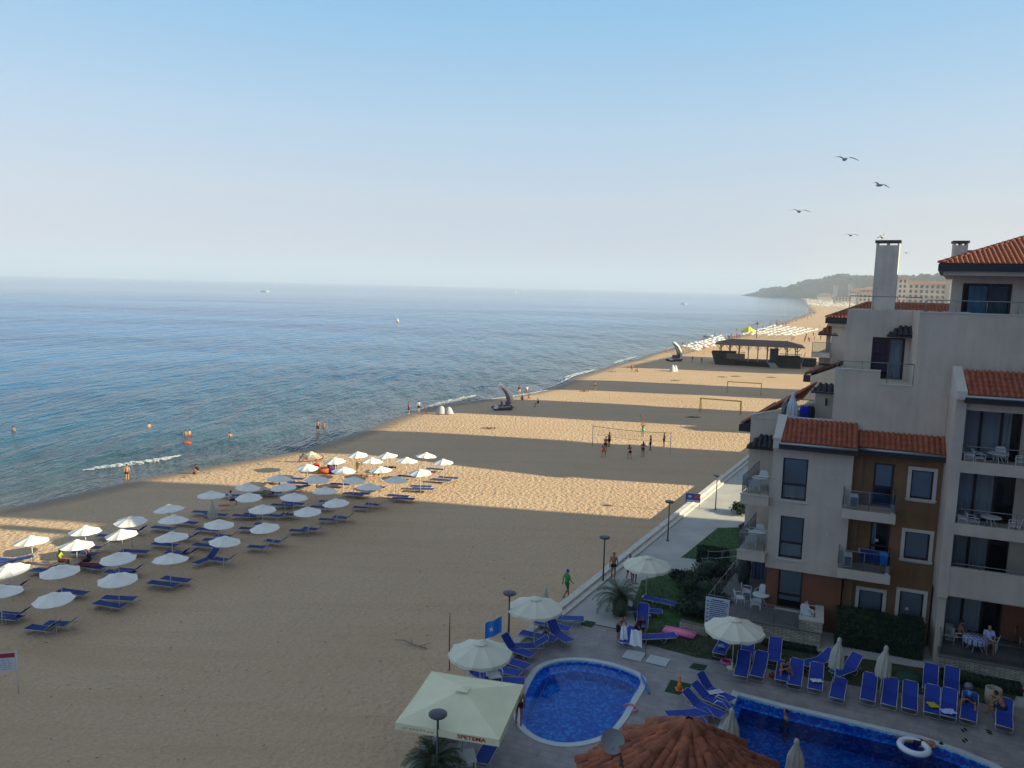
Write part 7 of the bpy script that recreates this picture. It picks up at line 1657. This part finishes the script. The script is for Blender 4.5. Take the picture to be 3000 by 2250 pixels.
t = thing('plastic_table', 'round table with blue and white checked cloth on the right terrace', 'table', at(7.95, 42.2, TZ)); mb = MB(); mb.lathe([(.55, .42), (.56, .6), (.54, .71), (.02, .715)], 28, caps=False)
M_CHK = bpy.data.materials.new('checked_cloth'); M_CHK.use_nodes = True; n, l = nodes(M_CHK); ck = n.new('ShaderNodeTexBrick'); tc = n.new('ShaderNodeTexCoord'); l.new(tc.outputs['Object'], ck.inputs['Vector']); ck.inputs['Scale'].default_value = 1; ck.inputs['Brick Width'].default_value = .2; ck.inputs['Row Height'].default_value = .2; ck.inputs['Mortar Size'].default_value = .025; ck.offset = 0
ck.inputs['Color1'].default_value = ck.inputs['Color2'].default_value = (.5, .52, .72, 1); ck.inputs['Mortar'].default_value = (.08, .10, .35, 1); l.new(ck.outputs[0], n['Principled BSDF'].inputs['Base Color'])
mb.build('tablecloth', M_CHK, t)
for a in (R(45), R(135), R(225), R(315)): mb = MB(); mb.tube([(0, 0, .6), (.38*math.cos(a), .38*math.sin(a), 0)], .022, 5); mb.build('leg', M_PL, t)
chair(7.2, 42.65, TZ, -70, 'white chair the sunburnt man sits on at the checked table'); chair(8.7, 42.5, TZ, 70, 'white chair the woman in white sits on at the checked table')
# air conditioners
def mac():
    t = thing('air_conditioner', '', 'air conditioner'); mb = MB(); mb.box(-.2, .2, -.4, .4, .05, .62); mb.build('casing', M_PL, t); mb = MB()
    for k in range(9): mb.box(-.2+.03, .17, -.415, -.402, .11+k*.055, .14+k*.055)
    mb.build('grille', M_FRM, t); mb = MB(); mb.box(-.22, .22, -.3, -.2, 0, .05); mb.box(-.22, .22, .2, .3, 0, .05); mb.build('feet', M_RAIL, t); return t
for u, v, z_, lb in ((2.0, 42.7, 7.62, 'air conditioner on the upper ochre balcony'), (1.95, 42.7, 4.45, 'air conditioner on the lower ochre balcony'), (6.85, 42.35, 10.42, 'air conditioner at the left of the top loggia'), (6.85, 42.35, 7.25, 'air conditioner at the left of the middle loggia'), (6.95, 43.2, TZ, 'air conditioner with a blue lid on the right terrace')):
    put('ac', mac, at(u, v, z_), -TH, lb, 'white air conditioners on the building')
# drying rack and towels
t = thing('drying_rack', 'drying rack with blue towels on the lower ochre balcony', 'drying rack', at(3.1, 42.6, 4.45), -TH)
mb = MB(); [mb.tube([(-.7, y, .95), (.7, y, .95)], .008, 4) for y in (-.3, -.15, 0, .15, .3)]; mb.tube([(-.6, -.3, .95), (-.3, .3, 0)], .01, 4); mb.tube([(-.6, .3, .95), (-.3, -.3, 0)], .01, 4); mb.tube([(.6, -.3, .95), (.3, .3, 0)], .01, 4); mb.tube([(.6, .3, .95), (.3, -.3, 0)], .01, 4); mb.build('frame', M_POLE, t)
for x0, x1, c_ in ((-.6, .0, '#0b2a7a'), (.02, .3, '#10408c'), (.32, .66, '#2a8ad0')):
    mb = MB()
    for s in (-1, 1): mb.q([(x0, s*.30-.15, .97), (x1, s*.30-.15, .97), (x1, s*.32-.15, .5), (x0, s*.32-.15, .5)])
    mb.q([(x0, -.45, .97), (x1, -.45, .97), (x1, .15, .97), (x0, .15, .97)]); mb.build('towel', cm(c_), t)
# roof terrace clutter, penthouse terrace pots
for (u, v, z_), c_, lb in (((-.75, 46.6, 11.2), '#0c1e9a', 'rolled blue cover beside the closed sunshade on the roof terrace'), ((-.45, 46.8, 11.2), '#141a26', 'dark barrel beside the blue cover on the roof terrace')):
    mb = MB(); mb.lathe([(.2, 0), (.26, .2), (.26, .8), (.18, .95)], 12); o = mb.build('storage_roll', cm(c_)); o.location = at(u, v, z_); tag(o, lb, 'cover')
chair(-.55, 47.3, 11.2, 190, 'white chair on the roof terrace behind the closed sunshade'); table(-.9, 47.1, 11.2, 'white table on the roof terrace')
for (u, c_, r_, lb) in ((5.05, '#b89a50', .24, 'yellow pot on the top terrace'), (5.75, '#9a9ab0', .26, 'pale bowl on the top terrace'), (6.5, '#a0a2b8', .25, 'pale bowl beneath the penthouse window')):
    mb = MB(); mb.lathe([(r_*.7, 0), (r_, .2), (r_, .5)], 14); o = mb.build('flower_pot', cm(c_)); o.location = at(u, 44.75, 17.3); tag(o, lb, 'pot')
# blue curtain wall behind the left terrace
mb = MB(); curtain(mb, -3.1, -2.1, TZ, 3.9, 47.3, .04, 12); o = mb.build('awning_curtain', mat('curtain_slate', (.09, .12, .20), .9)); o.matrix_world = Matrix.Rotation(-TH, 4, 'Z'); tag(o, 'slate blue curtain hanging under the lower seaside balcony', 'curtain')
mb = MB(); mb.lathe([(.3, 0), (.38, .5), (.42, 1.1), (.3, 1.7), (.1, 1.8)], 10); o = mb.build('covered_heap', mat('cover_dark', (.03, .04, .03), .9, var=.5, vscale=4)); o.location = at(-3.45, 46.4, TZ); tag(o, 'dark covered heap at the far end of the left terrace', 'cover')
# ---------------------------------------------------------------- things round the pools
def flat(px4, z, mt, name, lab, cat, t_=.02):
    P = [G(x, y, z).xy for x, y in px4]; mb = MB(); 
    ar = sum(P[i].x*P[(i+1) % 4].y-P[(i+1) % 4].x*P[i].y for i in range(4)); P = P if ar > 0 else P[::-1]
    mb.prism([(p.x, p.y) for p in P], z+.003, z+t_); o = mb.build(name, mt); return tag(o, lab, cat)
M_TURF = mat('turf_mat', (.012, .05, .018), .95, var=.2, vscale=10, bump=.01, bscale=80)
flat(((1698, 1829), (1719, 1818), (1746, 1824), (1733, 1839)), ZD, M_TURF, 'door_mat', 'small green turf mat on the deck left of the towel holders', 'mat'); flat(((2019, 1957), (2032, 1943), (2072, 1950), (2061, 1967)), ZD, M_TURF, 'door_mat', 'small green turf mat right of the white gratings', 'mat')
flat(((1947, 2026), (1965, 1992), (2033, 2006), (1990, 2036)), ZD, M_TURF, 'door_mat', 'large green turf mat under the orange cone', 'mat')
def grating(c4, lab):
    P = [G(x, y, ZD).to_3d() for x, y in c4]; mb = MB(); N = 13
    for i in range(N):
        a = P[0].lerp(P[1], i/N); b = P[0].lerp(P[1], (i+.62)/N); c = P[3].lerp(P[2], (i+.62)/N); d = P[3].lerp(P[2], i/N); mb.poly([(p.x, p.y, ZD+z_) for z_ in (.02, .045) for p in (a, b, c, d)], [(7, 6, 5, 4), (0, 1, 5, 4), (1, 2, 6, 5), (2, 3, 7, 6), (3, 0, 4, 7)])
    for f in (.02, .5, .95): a = P[0].lerp(P[3], f); b = P[1].lerp(P[2], f); mb.tube([(a.x, a.y, ZD+.018), (b.x, b.y, ZD+.018)], .014, 4)
    tag(mb.build('floor_grating', M_PL), lab, 'grating')
grating(((1839, 1905), (1893, 1916), (1878, 1940), (1823, 1927)), 'white slatted shower grating, left one'); grating(((1906, 1920), (1965, 1934), (1951, 1955), (1891, 1941)), 'white slatted shower grating, right one')
p = G(1891, 1925, ZD); mb = MB(); mb.tube([(p.x, p.y, ZD), (p.x, p.y, ZD+2.2), (p.x+.1, p.y-.2, ZD+2.3)], .022, 6); mb.lathe([(.08, 0), (.02, .06)], 10, (p.x+.1, p.y-.22, ZD+2.24)); tag(mb.build('shower_post', M_RAIL), 'thin metal shower post between the white gratings', 'shower')
p = G(1990, 2021, ZD); mb = MB(); mb.box(-.17, .17, -.17, .17, .02, .05); mb.lathe([(.13, .05), (.075, .35), (.07, .351), (.06, .45), (.045, .6)], 16); mb.ell((0, 0, .62), (.06, .06, .05), 10, 6); o = mb.build('traffic_cone', mat('cone_orange', (.80, .20, .02), .6)); o.location = p; tag(o, 'orange cone standing on a green turf mat', 'cone')
def torus(mb, R_, r_, n=24, k=8, a0=0, a1=2*math.pi): pts = [(R_*math.cos(a0+(a1-a0)*i/n), R_*math.sin(a0+(a1-a0)*i/n), 0) for i in range(n+1)]; mb.tube(pts, r_, k, a1-a0 < 6)
mb = MB(); torus(mb, .52, .13); o = mb.build('swim_ring', mat('ring_white', (.70, .74, .82), .4)); p = G(2678, 2188, ZD-.05); o.location = (p.x, p.y, ZD-.06); tag(o, 'white swim ring with a blue centre floating in the large pool', 'swim ring')
mb = MB(); torus(mb, .26, .07); o = mb.build('swim_ring', mat('ring_pink', (.62, .09, .26), .4)); p = G(2130, 1943, ZD); o.location = (p.x, p.y, ZD+.07); tag(o, 'pink swim ring lying by the third cream sunshade pole', 'swim ring')
mb = MB(); torus(mb, .3, .035, 16, 6, R(-60), R(190)); o = mb.build('pool_noodle', mat('noodle_pink', (.75, .16, .28), .6)); p = G(1846, 2078, ZD); o.location = (p.x, p.y, ZD+.07); o.rotation_euler = (0, 0, R(-30)); tag(o, 'curved pink pool noodle on the rim of the small pool', 'pool noodle')
mb = MB(); a = G(1882, 1985, ZD+.1); b = G(1903, 2030, ZD+.1); mb.tube([a+Vector((0, .3, 0)), a, b], .045, 6); tag(mb.build('pool_noodle', mat('noodle_blue', (.04, .18, .55), .6)), 'blue pool noodle across the right rim of the small pool', 'pool noodle')
a = G(1955, 1832, ZD+.35); b = G(2028, 1857, ZD+.2); t = thing('air_mattress', 'bright pink and yellow air mattress lying on the grass', 'air mattress', ((a.x+b.x)/2, (a.y+b.y)/2, ZD+.12), math.atan2(b.y-a.y, b.x-a.x))
for k in range(5): mb = MB(); mb.tube([(-.85, -.3+k*.15, 0), (.0, -.3+k*.15, .02), (.85, -.3+k*.15, 0)], [.07, .085, .07], 8); mb.build('air_tube', mat('mattress_pink', (.80, .12, .45), .4) if k != 2 else mat('mattress_lime', (.5, .5, .08), .5), t)
# ladder rails of the large pool
p = G(2125, 2090, ZD); t = thing('pool_ladder', 'two curved steel rails of the pool ladder beside the loungers', 'pool ladder', p, R(-20))
for y in (0, -.5): mb = MB(); mb.tube([(-.5, y, 0), (-.5, y, .55), (-.35, y, .78), (-.1, y, .75), (.35, y, .2), (.45, y, -.5)], .022, 7); mb.build('rail', mat('steel_bright', (.6, .6, .6), .25, metal=.8), t)
# towels, bags, sandals
def cloth(px, z, c_, lab, w_=.7, l_=.4, rz=0, name='towel', amp=.05):
    p = G(*px, z); mb = MB(); N = 8; M2 = 6; sd = random.Random(int(px[0])); vs = [(w_*(i/N-.5)+sd.uniform(-.02, .02), l_*(j/M2-.5)+sd.uniform(-.02, .02), amp*(.5+mnoise.noise(Vector((i*.6, j*.7, px[0]))))) for i in range(N+1) for j in range(M2+1)]
    mb.poly(vs, [(i*(M2+1)+j, (i+1)*(M2+1)+j, (i+1)*(M2+1)+j+1, i*(M2+1)+j+1) for i in range(N) for j in range(M2)], True); o = mb.build(name, cm(c_)); o.location = (p.x, p.y, z); o.rotation_euler = (0, 0, rz); return tag(o, lab, 'towel')
cloth((2392, 1995), ZD+.42, '#c8ccd8', 'white towel crumpled on the lounger right of the seated woman', .5, .3); cloth((2095, 2028), ZD+.42, '#b8bcc4', 'pale towel on the rearmost lounger between the pools', .7, .35, .3); cloth((2733, 2066), ZD+.42, '#b8a818', 'yellow cloth on a lounger of the front row', .4, .45)
cloth((2778, 2085), ZD+.42, '#b4bcf0', 'blue and white towel on a lounger of the front row', .6, .4); cloth((2112, 1893), ZD+.45, '#8c94b8', 'pale printed towel on the lounger standing on the grass', .3, .35)
def hang(px, z, c_, lab, w_, h, rz): 
    p = G(*px, z); mb = MB(); N = 8
    for i in range(N):
        for j in range(6):
            f = lambda a, b: (w_*(a/N-.5)*(1-.25*b/6+.1), .06*math.sin(a*1.4+b*.5), h*(b/6)); mb.q([f(i, j), f(i+1, j), f(i+1, j+1), f(i, j+1)], True)
    o = mb.build('towel', cm(c_)); o.location = (p.x, p.y, z); o.rotation_euler = (0, 0, rz); tag(o, lab, 'towel')
hang((1827, 1886), ZD+.15, '#eef0f6', 'long white towel hanging from the hands of the left towel holder', .38, .95, .2); hang((1862, 1893), ZD+.5, '#eef0f6', 'white towel over the shoulder of the bending person', .6, .85, -.3)
for k, ((x, y), c_, lb, r_) in enumerate((((2262, 1985), '#a01c14', 'red bag beside the seated woman', .16), ((569, 1390), '#101014', 'dark bag on the sand by the person at the water edge', .16), ((938, 1346), '#0c0a0c', 'black bag hanging right of the striped sunshade', .35), ((1400, 1978), '#101020', 'dark bag in the shade of the first cream sunshade', .2))):
    z_ = ZD if y > 1900 else 0; p = G(x, y, z_); mb = MB(); mb.ell((0, 0, r_*.75), (r_, r_*.7, r_*.8), 10, 7); mb.tube([(-r_*.5, 0, r_*1.3), (0, 0, r_*2), (r_*.5, 0, r_*1.3)], .012, 4); o = mb.build('beach_bag', cm(c_)); o.location = p; tag(o, lb, 'bag')
for (x, y), lb in (((1716, 1742), 'pair of black sandals on the promenade by the wall'), ((2828, 2138), 'black sandals before the man in the blue shirt'), ((2896, 2142), 'black sandals before the bare-backed person'), ((2830, 2168), 'black sandals alone on the deck near the pool edge')):
    p = G(x, y, ZD); mb = MB()
    for s in (0, .16): mb.ell((s, s*.6, .02), (.05, .13, .02), 10, 4); mb.tube([(s-.045, s*.6, .03), (s, s*.6+.04, .07), (s+.045, s*.6, .03)], .01, 4)
    o = mb.build('sandals', cm('#08080c')); o.location = p; o.rotation_euler = (0, 0, x*.01); tag(o, lb, 'sandals')
# striped family sunshade, coloured float, round things
p = G(911, 1323, 2.1); t = make_parasol('beach_parasol', 1.15, 2.1, .5, mat('parasol_stripe', (.55, .50, .42), .8), 8, lab='striped multicoloured sunshade with bags hung under it near the water'); t.location = (p.x, p.y, 0)
for k, c_ in enumerate(('#b03a58', '#6a9a3a', '#c8783a')):
    mb = MB(); mb.lathe([(1.0-k*.2, 1.68+k*.085), (1.1-k*.2, 1.635+k*.085)], 16, caps=False); mb.build('stripe', cm(c_), t)
for k, ((x, y), c_, lb) in enumerate((((950, 1388), '#c4602a', 'orange and yellow inflatable among the lit sunshades'), ((975, 1388), '#4a2a88', 'purple inflatable beside the orange one'), ((926, 1374), '#c01810', 'bright red towel hung from a lit sunshade'))):
    p = G(x, y, 0); mb = MB(); mb.ell((0, 0, .3), (.75 if k < 2 else .35, .45, .32), 12, 7); o = mb.build('inflatable', cm(c_)); o.location = p; tag(o, lb, 'inflatable')
cloth((262, 1655), .36, '#6a1440', 'maroon towel on the lounger of the person in the straw hat', 1.7, .6); cloth((1080, 1394), .38, '#8a1810', 'red towel on a lounger in the lit rows', 1.5, .6); cloth((657, 1482), .38, '#c04a14', 'orange towel on the lounger of the man in white', .9, .5); cloth((155, 1662), .38, '#c83a50', 'red and white cloth on a lounger left of the yellow-green shirt', .5, .5)
p = G(548, 1300, SHZ); mb = MB(); mb.ell((0, 0, .1), (.55, .3, .16), 10, 6); o = mb.build('float', cm('#d8401c')); o.location = p; tag(o, 'orange float held by the two swimmers', 'float')
# white reclining chair and small table by the square sunshade
h, f = segpt((1450, 1975), (1445, 2005)); c_ = (h+f)/2; put('chair2', mchair, (c_.x, c_.y, ZD), R(200), 'white chair at the end of the lounger row beside the square sunshade', None, 1.25)
p = G(1362, 2215, ZD+.7); t = thing('side_table', 'white square table under the front of the square sunshade', 'table', (p.x, p.y, ZD), .2); mb = MB(); mb.box(-.4, .4, -.4, .4, .68, .72); mb.build('tabletop', M_PL, t)
for x in (-.35, .35):
    for y in (-.35, .35): mb = MB(); mb.box(x-.02, x+.02, y-.02, y+.02, 0, .68); mb.build('leg', M_PL, t)
p = G(2907, 2062, ZD); mb = MB(); mb.lathe([(.3, 0), (.34, .35), (.34, .75), (.24, .76), (.23, .6)], 16); o = mb.build('planter', mat('planter_beige', (.34, .30, .22), .85, var=.1)); o.location = p; tag(o, 'beige stone planter between the two seated people at the right', 'planter')
p = G(2838, 2012, ZD+.3); mb = MB(); mb.ell((0, 0, 0), (.2, .2, .2), 14, 9); o = mb.build('beach_ball', mat('ball_grey', (.16, .17, .20), .4)); o.location = (p.x, p.y, ZD+.3); tag(o, 'grey ball resting on the hedge by the right terrace', 'ball')
p = G(2660, 2000, ZD); mb = MB(); mb.ell((0, 0, .1), (.7, .5, .42), 16, 8); o = mb.build('pool_cover', mat('cover_green', (.012, .05, .03), .7)); o.location = p; tag(o, 'round green cover on the grass behind the lounger row', 'cover')
# dry weed clumps on the lit sand
for k, (x, y) in enumerate(((2115, 1105), (2155, 1103), (2260, 1106), (1978, 1115), (2030, 1223))):
    p = G(x, y, 0); rnd = random.Random(k); mb = MB()
    mb.ell((0, 0, .01), (1.2, .45, .03), 10, 4)
    for i in range(160): a = rnd.uniform(0, 6.28); r_ = rnd.random()**.6*rnd.uniform(.4, .9); q = Vector((r_*math.cos(a)*1.6, r_*math.sin(a)*.6, 0)); mb.q([q, q+Vector((.05, 0, 0)), q+Vector((rnd.uniform(-.1, .1), rnd.uniform(-.1, .1), rnd.uniform(.08, .22)))])
    o = mb.build('weed_clump', mat('weed_dry', (.13, .12, .05), .9, var=.3, vscale=2)); o.location = p; tag(o, ['dry weed clump on lit sand before the bar, left of three', 'dry weed clump on lit sand before the bar, middle of three', 'dry weed clump on lit sand before the bar, right of three', 'dry weed patch near the second white tent', 'dark weed scrap on the shaded sand below the nearer goal'][k], 'weed')
# ---------------------------------------------------------------- air
hz = MB(); hz.box(-30000, 30000, -400, 60000, -3, 420)
M_HAZE = bpy.data.materials.new('haze'); M_HAZE.use_nodes = True; n, l = nodes(M_HAZE); n.remove(n['Principled BSDF'])
pv = n.new('ShaderNodeVolumePrincipled'); pv.inputs['Color'].default_value = (.64, .725, .84, 1); pv.inputs['Density'].default_value = .00016; pv.inputs['Anisotropy'].default_value = 0
l.new(pv.outputs[0], n['Material Output'].inputs['Volume'])
tag(hz.build('haze', M_HAZE), kind='stuff')
